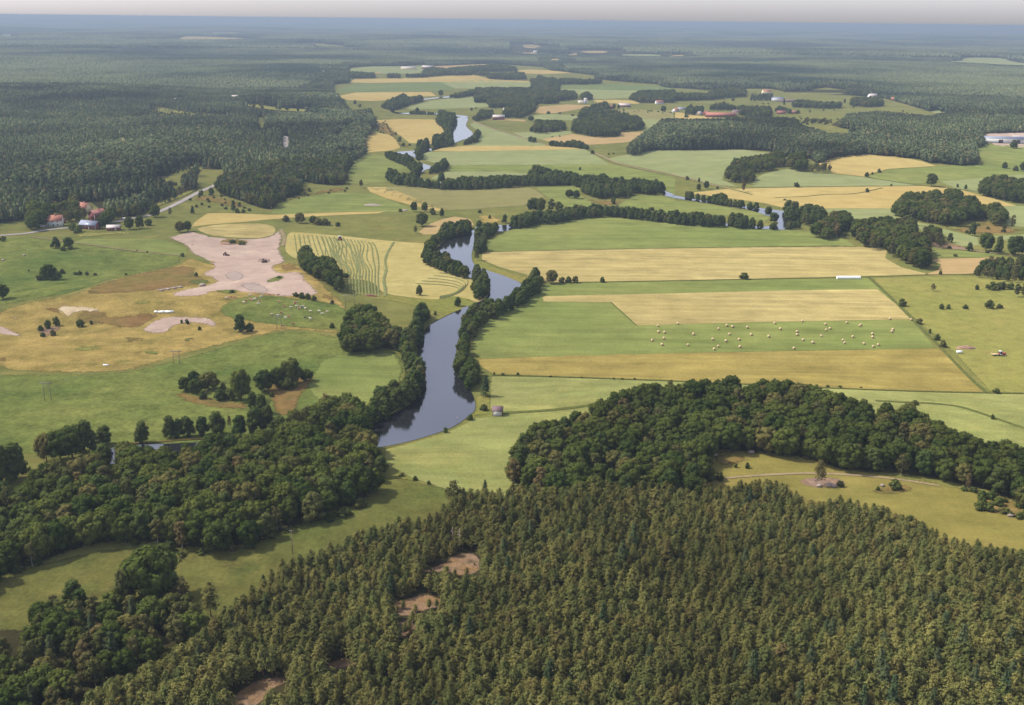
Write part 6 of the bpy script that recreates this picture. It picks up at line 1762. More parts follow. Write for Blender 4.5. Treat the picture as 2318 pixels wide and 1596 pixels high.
flipx, flipy = trs.choice([-1, 1], n_), trs.choice([-1, 1], n_)
scl = np.stack([Sx * flipx * 1.04, Sx * flipy * 1.04, np.minimum(Sx, 1.8)], 1)
rot = np.stack([np.arctan(gy_), -np.arctan(gx_), np.zeros(n_)], 1)
scatter_obj('distant_forest', None, np.column_stack([PC, z1 - 1.0]), scl, rot, trs.integers(0, 6, n_), 'bluish forest stretching over low hills to the horizon', protos=patches)


# ------------------------------------------------------------------ buildings
def placed(name, k, x, y, rot, label, cat, group=None):
    X = unproj(c(k, [(x, y)]))[0]
    e = bpy.data.objects.new(name, None)
    COL.objects.link(e)
    e.location = (X[0], X[1], X[2] + 0.3)
    e.rotation_euler = (0, 0, rot)
    tag(e, label, cat, group)
    return e, X


def house(name, k, x, y, L, D, hw, hr, rot, wall, roof, label, cat='house', chimney=True, win=3, storeys=1, door=True, trim=None, group=None, wings=()):
    e, X = placed(name, k, x, y, rot, label, cat, group)
    if k in 'ABC':
        e.scale = (.74, .74, .74)
    mb = MB()
    x0, x1, y0, y1 = -L / 2, L / 2, -D / 2, D / 2
    V = [(x0, y0, -1), (x1, y0, -1), (x1, y1, -1), (x0, y1, -1), (x0, y0, hw), (x1, y0, hw), (x1, y1, hw), (x0, y1, hw), (x0, 0, hw + hr), (x1, 0, hw + hr)]
    mb.add(V, [(0, 3, 2, 1), (0, 1, 5, 4), (2, 3, 7, 6), (1, 2, 6, 9, 5), (3, 0, 4, 8, 7), (4, 5, 9, 8), (6, 7, 8, 9)])
    for (wx, wy, wl, wd_, wh) in wings:
        mb.box(wx - wl / 2, wy - wd_ / 2, -1, wx + wl / 2, wy + wd_ / 2, wh)
    mb.build('wall', M[wall], e)
    mb = MB()
    o_ = 0.45
    for s in (-1, 1):
        sl = hr / (D / 2)
        ye, ze = s * (D / 2 + o_), hw - sl * o_
        a = [(x0 - o_, ye, ze + .05), (x1 + o_, ye, ze + .05), (x1 + o_, 0, hw + hr + .05), (x0 - o_, 0, hw + hr + .05)]
        b2 = [(p[0], p[1], p[2] + .22) for p in a]
        f = [(0, 1, 2, 3), (4, 7, 6, 5), (0, 4, 5, 1), (1, 5, 6, 2), (2, 6, 7, 3), (3, 7, 4, 0)]
        mb.add(a + b2, f if s > 0 else [q[::-1] for q in f])
    ro = mb.build('roof', M[roof], e)
    for (wx, wy, wl, wd_, wh) in wings:
        m2 = MB()
        m2.box(wx - wl / 2 - .3, wy - wd_ / 2 - .3, wh, wx + wl / 2 + .3, wy + wd_ / 2 + .3, wh + .25)
        m2.build('wing_roof', M[roof], e)
    if chimney:
        m2 = MB()
        m2.box(-.45 + L * .1, -.4, hw + hr * .6, .45 + L * .1, .4, hw + hr + 1.0)
        m2.build('chimney', M['brick'], ro)
    if trim:
        m2 = MB()
        for xx in (x0, x1):
            for yy in (y0, y1):
                m2.box(xx - .14, yy - .14, 0, xx + .14, yy + .14, hw - .1)
        m2.build('corner_trim', M[trim], e)
    for st in range(storeys):
        zb = 1.0 + st * 2.7
        if zb + 1.2 > hw + .3:
            break
        for i in range(win):
            xx = x0 + L * (i + 1) / (win + 1)
            if door and st == 0 and i == win // 2:
                continue
            m2 = MB()
            m2.box(xx - .55, y0 - .06, zb, xx + .55, y0 + .02, zb + 1.3)
            wf_ = m2.build('window', M['white'], e)
            m2 = MB()
            m2.box(xx - .42, y0 - .09, zb + .12, xx + .42, y0 - .065, zb + 1.18)
            m2.build('pane', M['glass'], wf_)
    if door:
        xx = x0 + L * (win // 2 + 1) / (win + 1)
        m2 = MB()
        m2.box(xx - .5, y0 - .06, 0, xx + .5, y0 + .02, 2.1)
        m2.build('door', M['darkdoor' if wall == 'white' else 'white'], e)
    m2 = MB()
    m2.box(x0 - .05, -.5, hw * .5, x0 + .02, .5, hw * .5 + 1.2)
    m2.build('window', M['glass'], e)
    return e


house('farmhouse', 'D', 360, 505, 15, 9, 5.2, 4.2, R(12), 'white', 'tile', 'white rendered farmhouse with bright orange tiled roof beside the lane', 'house', storeys=2, wings=((-9.5, -2, 5, 6, 4.5),))
house('farmhouse', 'D', 556, 412, 14, 10, 4.2, 4.6, R(-25), 'cream', 'tile', 'cream house with orange roof half hidden in trees above the others')
house('farmhouse', 'D', 648, 462, 14, 8, 5.4, 3.6, R(62), 'red', 'tilered', 'red house with white trim and pinkish roof behind the blue-roofed one', trim='white', storeys=2)
house('cottage', 'D', 598, 522, 17, 8, 3.6, 3.2, R(-18), 'red', 'metalroof', 'long red house with blue-grey metal roof near the lane', trim='white', win=4)
house('shed', 'D', 755, 533, 11, 6, 2.6, 1.8, R(10), 'red', 'whiteroof', 'small low red shed with pale roof right of the blue-roofed house', 'shed', chimney=False, win=2)
house('shed', 'D', 414, 485, 6, 5, 2.4, 1.6, R(20), 'red', 'tilered', 'little red outbuilding beside the white farmhouse', 'shed', chimney=False, win=1)
house('hut', 'H', 1144, 598, 4.3, 3.8, 2.6, 1.5, R(-2), 'white', 'darkroof', 'tiny white pump hut with dark roof between barley field and river', 'hut', chimney=False, win=2, storeys=0, door=False, trim='red')
# upper valley
house('farmhouse', 'B', 1150, 795, 30, 12, 7, 5, R(5), 'red', 'whiteroof', 'big red farmhouse with grey roof in front of the spruce grove', storeys=2, win=5, trim='white')
house('farmhouse', 'B', 1895, 722, 16, 11, 5, 5, R(40), 'red', 'tilered', 'small red house beside the far barn with white roof')
house('barn', 'B', 1985, 710, 34, 15, 5, 5, R(-10), 'red', 'whiteroof', 'red barn with bright white roof in the middle of the valley', 'barn', chimney=False, win=2)
house('farmhouse', 'B', 2215, 692, 24, 14, 5.5, 6, R(15), 'white', 'tilered', 'white house with red hipped-looking roof before the long far grove', storeys=2)
house('church', 'B', 1190, 752, 7, 7, 11, 3, R(0), 'white', 'whiteroof', 'narrow white tower rising from the grove behind the red farmhouse', 'tower', chimney=False, win=1)
house('manor', 'B', 1726, 690, 10, 9, 13, 4, R(0), 'white', 'whiteroof', 'tall narrow white building below the park wood', 'house', chimney=False, storeys=3, win=2)
house('farmhouse', 'B', 1700, 688, 22, 10, 5, 4, R(-6), 'cream', 'whiteroof', 'low cream house left of the tall white building', chimney=False)
house('barn', 'B', 555, 462, 75, 22, 8, 6, R(-8), 'cream', 'whiteroof', 'long pale barn left of the red and white barn in the far valley', 'barn', chimney=False, win=3)
house('barn', 'B', 680, 458, 55, 24, 9, 8, R(-14), 'red', 'whiteroof', 'red barn with pale roof at the end of the far stubble field', 'barn', chimney=False, win=3)
house('barn', 'B', 110, 498, 60, 20, 8, 6, R(-5), 'red', 'whiteroof', 'red village barn with pale roof in the trees at the far valley', 'barn', chimney=False, win=3)
house('barn', 'B', 15, 492, 50, 20, 8, 6, R(5), 'red', 'whiteroof', 'leftmost red village barn in the far valley', 'barn', chimney=False, win=3)
house('farmhouse', 'A', 2140, 548, 24, 14, 8, 7, R(40), 'white', 'whiteroof', 'white gabled house below the far village barns', storeys=2)
house('farmhouse', 'A', 2200, 535, 26, 12, 5, 5, R(0), 'white', 'whiteroof', 'low white house right of the gabled one in the far village')
house('farmhouse', 'A', 1560, 668, 20, 13, 9, 6, R(30), 'white', 'whiteroof', 'bright white house alone in the forest on the left')
house('shed', 'A', 1180, 670, 20, 9, 4, 3, R(0), 'cream', 'whiteroof', 'low pale shed at the forest clearing on the left', 'shed', chimney=False)
house('farmhouse', 'B', 1398, 352, 40, 20, 9, 8, R(20), 'white', 'whiteroof', 'pale house far out in the forest above the park wood', chimney=False)
house('farmhouse', 'B', 1155, 350, 40, 20, 8, 6, R(-20), 'cream', 'whiteroof', 'faint pale house far out in the forest', chimney=False)
# right valley
house('barn', 'C', 310, 778, 78, 16, 6, 6, R(-1), 'red', 'tile', 'very long red barn with orange roof, the largest farm building', 'barn', chimney=False, win=8)
house('barn', 'C', 215, 765, 12, 26, 6, 5, R(10), 'red', 'tilered', 'short red wing at the left end of the very long barn', 'barn', chimney=False, win=2)
house('farmhouse', 'C', 412, 765, 20, 12, 8, 6, R(-5), 'cream', 'darkroof', 'cream house with grey roof at the right end of the very long barn', storeys=2)
house('farmhouse', 'C', 165, 765, 18, 12, 5, 5, R(60), 'cream', 'whiteroof', 'grey gabled farmhouse left of the very long barn')
house('farmhouse', 'C', 10, 745, 20, 12, 6, 5, R(50), 'white', 'tile', 'white house with brown roof left of the valley farm')
house('greenhouse', 'C', 48, 730, 22, 10, 4, 3, R(0), 'white', 'metalroof', 'pale blue-roofed shed beside the white house with brown roof', 'shed', chimney=False)
house('farmhouse', 'C', 710, 757, 24, 12, 4, 5, R(-12), 'red', 'tilered', 'small red barn under round trees on the right of the valley farm', 'barn', chimney=False)
house('farmhouse', 'C', 795, 755, 14, 9, 4, 4, R(0), 'red', 'tilered', 'red cottage right of the small red barn', chimney=False)
house('farmhouse', 'C', 612, 628, 30, 18, 11, 6, R(10), 'cream', 'tile', 'tall cream house with orange-brown roof among dark trees', storeys=3)
house('farmhouse', 'C', 458, 632, 24, 14, 7, 5, R(-20), 'cream', 'whiteroof', 'pale yellow house left of the tall cream house')
house('barn', 'C', 685, 672, 40, 20, 9, 4, R(-8), 'white', 'metalroof', 'boxy white barn beside the dark row of trees', 'barn', chimney=False)
house('barn', 'C', 775, 678, 70, 12, 5, 3, R(-5), 'darkroof', 'darkroof', 'long low dark barn right of the boxy white barn', 'barn', chimney=False)
house('farmhouse', 'C', 160, 580, 16, 11, 6, 5, R(0), 'white', 'darkroof', 'small white house in the far trees above the pale field')
house('farmhouse', 'C', 262, 590, 18, 11, 6, 5, R(0), 'cream', 'tilered', 'small pinkish house in the far trees right of the small white one')
house('farmhouse', 'C', 1315, 652, 30, 16, 8, 7, R(20), 'white', 'whiteroof', 'white house at the dark forest edge in the right valley', storeys=2)
house('farmhouse', 'C', 1465, 668, 24, 14, 5, 6, R(-40), 'red', 'tile', 'orange-roofed house at the dark forest edge, left of its twin', chimney=False)
house('farmhouse', 'C', 1540, 655, 26, 14, 5, 6, R(30), 'white', 'tile', 'orange-roofed house at the dark forest edge, right of its twin', chimney=False)
house('hut', 'C', 472, 822, 7, 6, 4, 3, R(40), 'white', 'tilered', 'little white gabled cottage above the wooded ridge', 'cottage', chimney=False, win=1)
house('shed', 'C', 830, 752, 5, 4, 2.5, 2, R(0), 'red', 'tilered', 'tiny red shed beside the round tree on the right', 'shed', chimney=False, win=1)

# industrial hall
e, X = placed('industrial_hall', 'C', 2165, 945, R(-4), 'long pale industrial hall with grey metal roof and dark gateways at the right edge', 'hall')
mb = MB()
mb.box(-28, -11, -1, 30, 11, 6.5)
mb.build('wall', M['white'], e)
mb = MB()
mb.add([(-29, -12, 6.4), (31, -12, 6.4), (31, 0, 8.8), (-29, 0, 8.8), (31, 12, 6.4), (-29, 12, 6.4), (-29, -12, 6.7), (31, -12, 6.7), (31, 0, 9.1), (-29, 0, 9.1), (31, 12, 6.7), (-29, 12, 6.7)],
       [(6, 7, 8, 9), (9, 8, 10, 11), (0, 3, 2, 1), (3, 5, 4, 2), (0, 1, 7, 6), (4, 5, 11, 10), (1, 2, 8, 7), (2, 4, 10, 8), (0, 6, 9, 3), (3, 9, 11, 5)])
mb.build('roof', M['metalroof'], e)
for xx, ww in ((-4, 3.2), (16, 2.6), (22, 2.6)):
    mb = MB()
    mb.box(xx - ww, -11.1, 0, xx + ww, -10.95, 5)
    mb.build('gateway', M['darkdoor'], e)
house('shed', 'C', 2040, 905, 12, 9, 4, 2, R(0), 'cream', 'whiteroof', 'small cream shed at the left end of the industrial hall', 'shed', chimney=False, win=1)
house('hall', 'C', 2290, 930, 30, 16, 6, 3, R(-8), 'cream', 'whiteroof', 'pale pink hall cut by the right edge of the picture', 'hall', chimney=False, win=2)

# white bale tube
X0, X1 = unproj(c('F', [(1078, 856), (1234, 856)]))
e = bpy.data.objects.new('silage_bale_tube', None)
COL.objects.link(e)
e.location = tuple((X0 + X1) / 2)
e.rotation_euler = (0, 0, math.atan2(X1[1] - X0[1], X1[0] - X0[0]))
tag(e, 'long white plastic-wrapped silage tube lying on the field boundary', 'silage tube')
L_ = np.linalg.norm(X1 - X0)
mb = MB()
nseg = 15
for i in range(nseg):
    a = -L_ / 2 + L_ * i / nseg
    V, Fc = [], []
    ks = 12
    for j, (t_, rr_) in enumerate(((0, .86), (.12, 1), (.88, 1), (1, .86))):
        for q in range(ks):
            th = 2 * math.pi * q / ks
            V.append((a + L_ / nseg * t_, math.cos(th) * 1.35 * rr_, 1.1 + math.sin(th) * 1.25 * rr_))
    for j in range(3):
        for q in range(ks):
            Fc.append((j * ks + q, (j + 1) * ks + q, (j + 1) * ks + (q + 1) % ks, j * ks + (q + 1) % ks))
    Fc += [tuple(range(ks))[::-1][::-1], tuple(range(3 * ks, 4 * ks))[::-1]]
    mb.add(V, Fc)
mb.build('plastic_wrap', M['plastic'], e)

# straw bales
BALES = [(2205, 1175), (2210, 1215), (2250, 1218), (2245, 1258), (2168, 1270), (2233, 1300)]
BP = c('E', BALES)
BP += c('F', [(25, 1160), (130, 1230), (92, 1302), (350, 1172), (388, 1180), (295, 1195), (486, 1185), (368, 1230), (257, 1264), (345, 1275), (432, 1265), (293, 1310), (267, 1329), (438, 1314), (512, 1233), (628, 1245), (667, 1157),
                (705, 1195), (815, 1213), (817, 1233), (850, 1143), (855, 1268), (920, 1285), (795, 1324), (975, 1243), (1003, 1164), (1007, 1202), (1034, 1192), (1145, 1153), (1185, 1247), (1119, 1270), (1130, 1288), (1230, 1174), (1238, 1168),
                (1315, 1228), (1316, 1250), (1258, 1293), (1320, 1312), (1353, 1301), (1443, 1212), (1450, 1199), (1430, 1128), (1570, 1134)])
BP.sort()
bv = MB()
bv.cyl_y(0, 0, .85, .88, .68, 16)
bale_me = mesh_from('bale_mesh', bv.V, bv.F, [M['straw']], smooth=False)
for i, p in enumerate(BP):
    X = unproj([p])[0]
    o = link('straw_bale', bale_me, None, (X[0], X[1], X[2] + .3))
    o.rotation_euler = (0, 0, random.uniform(-.8, .8))
    s = random.uniform(.76, .86)
    o.scale = (s, s, s)
    tag(o, 'round straw bale on the green field strip, %s from the left of all its bales' % nth(i + 1), 'straw bale', 'round straw bales on the green field')


# tractor
def tractor(k, x, y, rot, label, col='tractorred', sc=1.0):
    e, X = placed('tractor', k, x, y, rot, label, 'tractor')
    e.scale = (sc, sc, sc)
    mb = MB().box(.2, -.45, .7, 2.6, .45, 1.7)
    mb.box(-1.3, -.7, .7, .2, .7, 1.3)
    mb.build('body', M[col], e)
    cb = MB()
    for xx, yy in ((-1.1, -.7), (-1.1, .7), (.15, -.7), (.15, .7)):
        cb.box(xx - .05, yy - .05, 1.3, xx + .05, yy + .05, 2.6)
    cb.box(-1.3, -.85, 2.6, .3, .85, 2.8)
    cab = cb.build('cab', M['white'], e)
    MB().box(-1.0, -.66, 1.35, .05, .66, 2.55).build('cab_glass', M['glass'], cab)
    for xx, r_, w_ in ((-.8, .85, .25), (2.0, .5, .17)):
        for s in (-1, 1):
            wm = MB().cyl_y(xx, s * (.75 + w_), r_, r_, w_, 16).build('wheel', M['tyre'], e)
            MB().cyl_y(xx, s * (.76 + w_ * 2), r_, r_ * .5, .04, 12).build('rim', M['white'], wm)
    return e


tractor('D', 2252, 600, R(100), 'red tractor with white cab roof working at the top of the mown hay field', sc=1.35)
tractor('I', 2166, 207, R(5), 'dark red tractor with white cab parked in the dry pasture', 'tractorred')
e, X = placed('farm_trailer', 'I', 2130, 207, R(3), 'flat pale trailer hitched left of the tractor in the dry pasture', 'trailer')
MB().box(-2.6, -1.0, .8, 2.6, 1.0, 1.05).box(-2.6, -1.0, 1.05, -2.5, 1.0, 1.5).build('bed', M['straw'], e)
MB().box(2.6, -.06, .7, 4.0, .06, .85).build('drawbar', M['rust'], e)
for s in (-1, 1):
    MB().cyl_y(-.5, s * 1.0, .45, .45, .12).build('wheel', M['tyre'], e)
e, X = placed('wrapped_bale', 'I', 1890, 190, R(5), 'low white wrapped bale lying near the ditch in the dry pasture', 'wrapped bale')
MB().tube((-1.6, 0, .7), (1.6, 0, .7), .75, .75, 12).build('plastic_wrap', M['plastic'], e)
for i, (x, y, l) in enumerate([(1035, 1082, 1.0), (1068, 1083, 1.6), (1085, 1081, 2.0), (1125, 1081, 2.4)]):
    e, X = placed('wrapped_bale', 'D', x, y, R(4 * i), 'white wrapped bale on the esker, %s from the left of the four' % nth(i + 1), 'wrapped bale', 'white wrapped bales on the esker')
    MB().tube((-l, 0, .6), (l, 0, .6), .65, .65, 12).build('plastic_wrap', M['plastic'], e)
e, X = placed('wrapped_bale', 'D', 703, 1432, 0, 'low white sheet-covered bale near the green field edge below the esker', 'wrapped bale')
MB().tube((-1.5, 0, .3), (1.5, 0, .3), .4, .4, 10).build('plastic_wrap', M['plastic'], e)


def heap(name, k, x, y, rx, ry, hz, mat, label, cat, seed=0):
    X = unproj(c(k, [(x, y)]))[0]
    r = np.random.default_rng(seed)
    V, F_ = [], []
    n1, n2 = 14, 5
    for j in range(n2):
        f = j / n2
        for i in range(n1):
            a = 2 * math.pi * i / n1
            q = (1 - f) * (1 + r.normal(0, .1))
            V.append((math.cos(a) * rx * q, math.sin(a) * ry * q, hz * (1 - (1 - f) ** 1.6) * (1 + r.normal(0, .12)) - (.4 if j == 0 else 0)))
    V.append((0, 0, hz))
    for j in range(n2 - 1):
        for i in range(n1):
            F_.append((j * n1 + i, j * n1 + (i + 1) % n1, (j + 1) * n1 + (i + 1) % n1, (j + 1) * n1 + i))
    for i in range(n1):
        F_.append(((n2 - 1) * n1 + i, (n2 - 1) * n1 + (i + 1) % n1, n2 * n1))
    o = link(name, mesh_from(name, V, F_, [mat]), None, (X[0], X[1], X[2] + .3))
    return tag(o, label, cat)


heap('brush_pile', 'I', 1930, 158, 6.5, 2.2, 1.6, M['brush'], 'long greyish pile of brushwood and stones in the dry pasture', 'brush pile', 1)
heap('brush_pile', 'D', 1490, 628, 7, 2.5, 1.8, M['brush'], 'brown heap of roots beside the green island in the gravel pit', 'brush pile', 2)
heap('stone_pile', 'E', 315, 368, 10, 3.5, 1.4, M['boulder'], 'low grey stone pile in the green field left of the centre', 'stone pile', 3)
M['darkred'] = solid_mat('dark_red_tarpaulin', S(120, 48, 46), 0.8)
heap('hay_heap', 'E', 300, 972, 5, 1.3, 1.0, M['darkred'], 'dark red tarpaulin-covered heap at the near edge of the hay field', 'heap', 4)
heap('sand_pile', 'D', 1750, 740, 6, 3, 2.2, M['gravel'], 'small heap of sand in the middle of the gravel pit', 'sand pile', 5)
heap('stone_pile', 'E', 530, 405, 4, 2, 1.6, M['boulder'], 'small pale stone pile beside the bush left of the field trees', 'stone pile', 6)

BST = [('D', 1045 + i * 14, 932 - i * 2.3 + (i % 3) * 5, .8 + .35 * ((i * 7) % 3)) for i in range(12)]
for i, (k, x, y, s) in enumerate(BST + [('D', 250, 865, 1.4), ('D', 1340, 905, 2.4), ('I', 268, 868, 1.2), ('I', 510, 853, 1.6), ('I', 960, 1075, 1.2), ('I', 1030, 1072, 1.6), ('I', 1060, 1078, 1.2), ('I', 1380, 1072, 1.0), ('D', 160, 703, 1.3), ('D', 20, 735, 1.3), ('I', 2230, 1272, 1.4)]):
    X = unproj(c(k, [(x, y)]))[0]
    V, Fc = ico((s, s * .8, s * .6), (0, 0, s * .3), 2, np.random.default_rng(i), .08)
    o = link('boulder', mesh_from('boulder_mesh', V, Fc, [M['boulder']]), None, (X[0], X[1], X[2] + .25))
    if i < 12:
        tag(o, 'pale boulder in the row above the esker, %s from the left' % nth(i + 1), 'boulder', 'boulder row above the esker')
    else:
        pl = ['beside the bushy islet in the left field', 'at the end of the boulder row by the pit', 'at the left of the hillside clearing', 'under the wood edge of the hillside clearing', 'left at the foot of the islet birch', 'middle stone right of the islet birch', 'rightmost stone by the islet birch',
              'on the second islet of the clearing', 'alone in the left green field', 'at the left edge of the green field', 'in the scrub at the right edge'][i - 12]
        tag(o, 'pale grey boulder ' + pl, 'boulder')

# wheel loader in the pit
e, X = placed('wheel_loader', 'D', 1496, 702, R(-30), 'rusty brown wheel loader standing in the gravel pit', 'wheel loader')
MB().box(-2.6, -1.0, .9, .2, 1.0, 2.0).box(.3, -.7, .8, 2.2, .7, 1.5).build('body', M['rust'], e)
MB().box(-1.1, -.8, 2.0, .2, .8, 3.2).build('cab', M['rust'], e)
e.scale = (.85, .85, .85)
MB().tube((1.4, 0, 1.4), (3.3, 0, .8), .2, .2).add([(3.2, -1.2, .1), (4.2, -1.2, .1), (4.2, 1.2, .1), (3.2, 1.2, .1), (3.2, -1.2, 1.1), (3.2, 1.2, 1.1)], [(0, 1, 2, 3), (0, 3, 5, 4), (0, 4, 1), (3, 2, 5), (1, 4, 5, 2)]).build('bucket', M['rust'], e)
for xx in (-1.7, 1.4):
    for s in (-1, 1):
        MB().cyl_y(xx, s * 1.15, .75, .75, .25).build('wheel', M['tyre'], e)
e, X = placed('excavator', 'D', 1752, 748, R(200), 'dark brown excavator with lowered arm at the foot of the pit slope', 'excavator')
MB().box(-1.6, -1.1, 1.0, 1.2, 1.1, 2.0).build('body', M['rust'], e)
MB().box(.2, -1.1, 2.0, 1.3, 0, 3.0).build('cab', M['glass'], e)
MB().tube((1.2, .3, 1.8), (3.6, .3, 3.2), .22, .18).tube((3.6, .3, 3.2), (5.0, .3, .6), .18, .14).build('arm', M['rust'], e)
for s in (-1, 1):
    MB().box(-2.0, s * 1.1 - .3, .05, 2.0, s * 1.1 + .3, .9).build('track', M['tyre'], e)
e, X = placed('van', 'D', 829, 466, R(30), 'small white van on the road behind the farmstead', 'van')
MB().box(-2.2, -.9, .5, 2.2, .9, 1.3).box(-2.2, -.88, 1.3, 1.2, .88, 2.2).build('body', M['white'], e)
MB().box(.9, -.89, 1.35, 1.45, .89, 2.0).build('windscreen', M['glass'], e)
for xx in (-1.4, 1.4):
    for s in (-1, 1):
        MB().cyl_y(xx, s * .85, .35, .35, .12).build('wheel', M['tyre'], e)


# wooden power line poles
def hpole(k, x, y, hc, gap, label, group='twin wooden poles of the power line'):
    e, X = placed('power_pole', k, x, y, R(0), label, 'power pole', group)
    h = pxh(X, hc * SC)
    g_ = gap
    for s in (-1, 1):
        MB().tube((s * g_ / 2, 0, -1), (s * g_ / 2, 0, h), .17, .12).build('pole', M['pole'], e)
    MB().box(-g_ * .5 - 1.6, -.1, h - 1.0, g_ * .5 + 1.6, .1, h - .7).build('crossarm', M['steel'], e)
    MB().tube((-g_ / 2, 0, h - 4.2), (g_ / 2, 0, h - 1.0), .06).tube((g_ / 2, 0, h - 4.2), (-g_ / 2, 0, h - 1.0), .06).build('brace', M['steel'], e)
    return np.array([X[0], X[1], X[2] + .3 + h - .6]), g_


pA = hpole('G', 318, 498, 112, 3.2, 'twin wooden pole in the lush field left of the thickets')
pB = hpole('D', 1172, 1422, 92, 3.2, 'twin wooden pole where esker grass meets the green field')
pC = hpole('D', 1849, 1188, 88, 2.6, 'twin wooden pole in the middle of the grazing knoll')
pD = hpole('E', 166, 1052, 92, 5.6, 'wide framed pole above the grove at the corner of the hay field')
pE = hpole('E', 590, 12, 44, 4.0, 'pale twin pole by the upper meander trees')
pF = hpole('B', 1880, 905, 82, 4.5, 'tall pale twin pole in front of the middle grove')
e, X = placed('utility_pole', 'J', 1938, 442, 0, 'single wooden pole in the near pasture below the dark wood', 'utility pole')
hp = pxh(X, 150 * SC)
MB().tube((0, 0, -1), (0, 0, hp), .16, .11).build('pole', M['pole'], e)
MB().box(-.8, -.06, hp - .5, .8, .06, hp - .35).build('crossarm', M['steel'], e)
e, X = placed('marker_post', 'H', 876, 660, 0, 'thin pale marker post on the river bank by the barley', 'post')
hp = pxh(X, 48 * SC)
MB().tube((0, 0, -1), (0, 0, hp), .06, .05).build('post', M['pole'], e)
MB().box(-.2, -.03, hp - .4, .2, .03, hp - .2).build('sign', M['white'], e)


def wires(name, P, Q, offs, label):
    mb = MB()
    P, Q = Vector(P), Vector(Q)
    L_ = (Q - P).length
    for o_ in offs:
        pr = None
        for i in range(13):
            t = i / 12
            q = P.lerp(Q, t) + Vector((o_, 0, -L_ * .02 * 4 * t * (1 - t)))
            if pr is not None:
                mb.tube(pr, q, .02, .02, 3)
            pr = q
    o = mb.build(name, M['steel'])
    tag(o, label, 'power line')


wires('power_line', pA[0], pB[0], (-2, 0, 2), 'thin wires from the lush field pole to the esker edge pole')
wires('power_line', pB[0], pC[0], (-2, 0, 2), 'thin wires from the esker edge pole to the knoll pole')
wires('power_line', pC[0], pD[0], (-2, 0, 2), 'thin wires from the knoll pole to the wide framed pole')

# dead tree in the plantation
for (x, y, hc, sd_, lab) in [(890, 420, 140, 1, 'bleached dead pine with bare branches above the upper rock outcrop'), (845, 400, 130, 2, 'thin bare dead pine left of the bleached one')]:
    e, X = placed('dead_pine', 'K', x, y, 0, lab, 'dead tree')
    r = np.random.default_rng(sd_)
    h = pxh(X, hc * SC)
    MB().tube((0, 0, -.5), (.1, .1, h), .18, .03).build('trunk', M['deadwood'], e)
    mb = MB()
    for i in range(44 if sd_ == 1 else 22):
        z = h * (.2 + .78 * r.random())
        a = r.random() * 6.283
        L_ = (1.9 - 1.3 * z / h) * (.6 + .6 * r.random())
        mb.tube((0, 0, z), (math.cos(a) * L_, math.sin(a) * L_, z + L_ * .25 * r.normal()), .06, .02, 4)
    mb.build('branches', M['deadwood'], e)

# ------------------------------------------------------------------ cows
def cow_mesh(kind):
    mats = {'brown': ('cowbrown', 'cowwhite'), 'white': ('cowwhite', 'cowwhite'), 'black': ('cowblack', 'cowwhite'), 'mixed': ('cowwhite', 'cowbrown')}[kind]
    bm = bmesh.new()
    sk = bm.verts.layers.skin.verify()
    pts = {'hip': (-.75, 0, 1.2, .34, .33), 'mid': (-.1, 0, 1.1, .38, .42), 'chest': (.6, 0, 1.12, .32, .42), 'neck': (1.0, 0, 1.25, .18, .22), 'poll': (1.32, 0, 1.35, .14, .15), 'muz': (1.68, 0, 1.08, .08, .09),
           'tail': (-1.0, 0, 1.25, .05, .05), 'tail2': (-1.08, 0, .6, .03, .03)}
    for s, nm in ((-1, 'l'), (1, 'r')):
        pts.update({'h' + nm: (-.75, s * .22, .85, .16, .18), 'k' + nm: (-.68, s * .24, .5, .08, .08), 'f' + nm: (-.78, s * .24, .04, .06, .06),
                    'a' + nm: (.6, s * .2, .8, .13, .14), 'b' + nm: (.6, s * .21, .42, .07, .07), 'c' + nm: (.6, s * .21, .04, .06, .06), 'e' + nm: (1.3, s * .26, 1.38, .04, .05)})
    vs = {}
    for kk, (x, y, z, ra, rb) in pts.items():
        v = bm.verts.new((x, y, z))
        v[sk].radius = (ra, rb)
        vs[kk] = v
    ed = [('hip', 'mid'), ('mid', 'chest'), ('chest', 'neck'), ('neck', 'poll'), ('poll', 'muz'), ('hip', 'tail'), ('tail', 'tail2')]
    for nm in 'lr':
        ed += [('hip', 'h' + nm), ('h' + nm, 'k' + nm), ('k' + nm, 'f' + nm), ('chest', 'a' + nm), ('a' + nm, 'b' + nm), ('b' + nm, 'c' + nm), ('poll', 'e' + nm)]
    for a, b_ in ed:
        bm.edges.new((vs[a], vs[b_]))
    vs['mid'][sk].use_root = True
    me_ = bpy.data.meshes.new('cow_skeleton')
    bm.to_mesh(me_)
    bm.free()
    o = bpy.data.objects.new('cow_build', me_)
    COL.objects.link(o)
    o.modifiers.new('s', 'SKIN')
    o.modifiers.new('d', 'SUBSURF').levels = 1
    dg = bpy.context.evaluated_depsgraph_get()
    out_ = bpy.data.meshes.new_from_object(o.evaluated_get(dg))
    bpy.data.objects.remove(o)
    out_.materials.clear()
    for x in mats:
        out_.materials.append(M[x])
    r = np.random.default_rng(5)
    for p in out_.polygons:
        q = p.center
        p.material_index = 1 if (q[2] < .45 or (q[0] > 1.35) or (vnoise(np.array([q[0] * 1.9]), np.array([q[1] * 2 + q[2] * 1.5]), 4)[0] > .62)) else 0
        p.use_smooth = True
    return out_


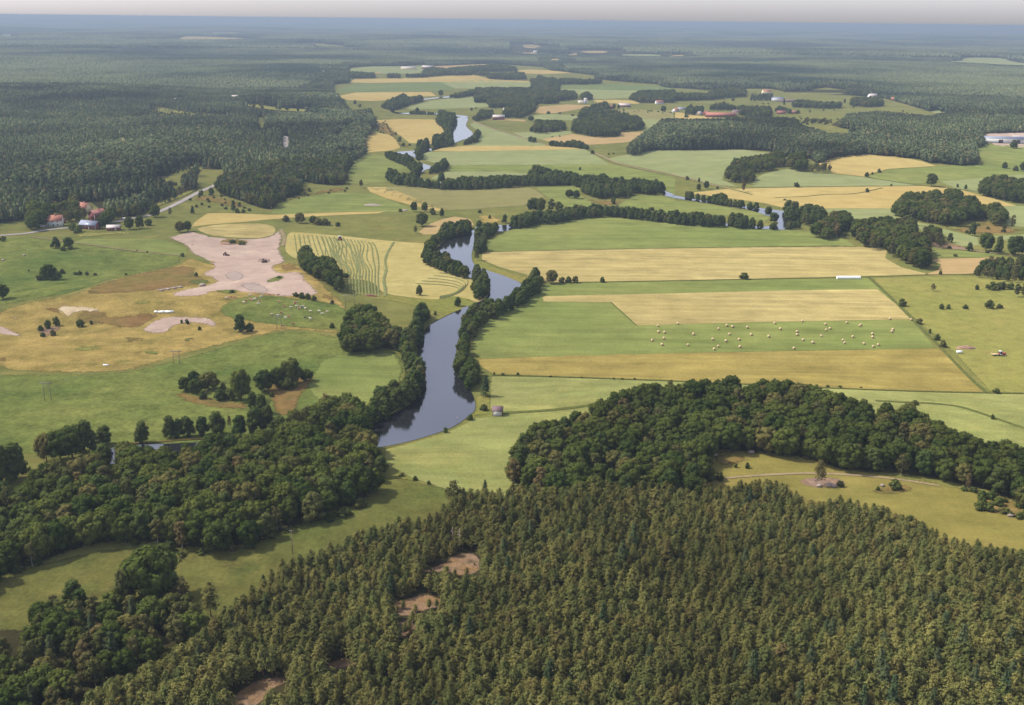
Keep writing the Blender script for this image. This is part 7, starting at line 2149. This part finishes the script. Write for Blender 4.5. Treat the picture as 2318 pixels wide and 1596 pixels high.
CM = {k: cow_mesh(k) for k in ('brown', 'white', 'black', 'mixed')}
COWS = [(470, 405, 'white'), (570, 375, 'brown'), (655, 370, 'white'), (700, 400, 'mixed'), (760, 388, 'brown'), (830, 402, 'brown'), (672, 438, 'white'), (590, 465, 'brown'), (548, 482, 'white'), (500, 498, 'brown'), (470, 485, 'brown'),
        (400, 515, 'brown'), (355, 542, 'mixed'), (620, 572, 'white'), (640, 525, 'brown'), (995, 408, 'brown'), (1010, 530, 'brown'), (1302, 540, 'brown'), (1310, 572, 'brown'), (1105, 620, 'brown'), (1220, 636, 'white'), (1335, 615, 'white'),
        (1450, 618, 'white'), (1415, 645, 'black'), (1372, 662, 'brown'), (1495, 655, 'mixed'), (1580, 710, 'mixed'), (1745, 706, 'white'), (1805, 755, 'white'), (1892, 720, 'mixed'), (1050, 740, 'brown'), (865, 773, 'mixed'), (990, 788, 'mixed'),
        (1190, 808, 'brown'), (1122, 830, 'white'), (1490, 830, 'black'), (1585, 845, 'white'), (1270, 945, 'brown'), (1075, 985, 'brown'), (15, 462, 'mixed'), (60, 465, 'brown'), (125, 450, 'brown'), (190, 455, 'brown')]
COWS.sort()
COLW = {'brown': 'reddish brown cow', 'white': 'white cow', 'black': 'black cow', 'mixed': 'brown and white cow'}
cnt = {}
for x, y, kd in COWS:
    P = ((900 + x * 500 / 2318) / 1.768, (1100 + y * 500 / 2318) / 1.768)
    X = unproj([P])[0]
    cnt[kd] = cnt.get(kd, 0) + 1
    o = link('cow', CM[kd], None, (X[0], X[1], X[2] + LAYER * 3))
    o.rotation_euler = (0, 0, random.uniform(-.6, .6) + random.choice((0, math.pi)))
    o.scale = (.92, .92, .92)
    tag(o, '%s grazing on the knoll, %s of its colour from the left' % (COLW[kd], nth(cnt[kd])), 'cow', 'cattle grazing on the knoll')

# ------------------------------------------------------------------ haze: one closed box of even air
zmax = max(CAM_H, float(Z_.max()) + 26) + 1.5
zmin = float(Z_.min()) - 1.5
mb = MB().box(-70000, -70000, zmin, 70000, 70000, zmax)
mt = bpy.data.materials.new('haze_air')
mt.use_nodes = True
n = mt.node_tree
n.nodes.clear()
out = n.nodes.new('ShaderNodeOutputMaterial')
pv = n.nodes.new('ShaderNodeVolumePrincipled')
pv.inputs['Color'].default_value = (0.31, 0.385, 0.47, 1)
pv.inputs['Density'].default_value = 1 / 8200
pv.inputs['Anisotropy'].default_value = 0.1
n.links.new(pv.outputs[0], out.inputs['Volume'])
hz = mb.build('haze', mt)
tag(hz, kind='stuff')
print('HAZE', zmin, zmax, 'objects', len(scene.objects))
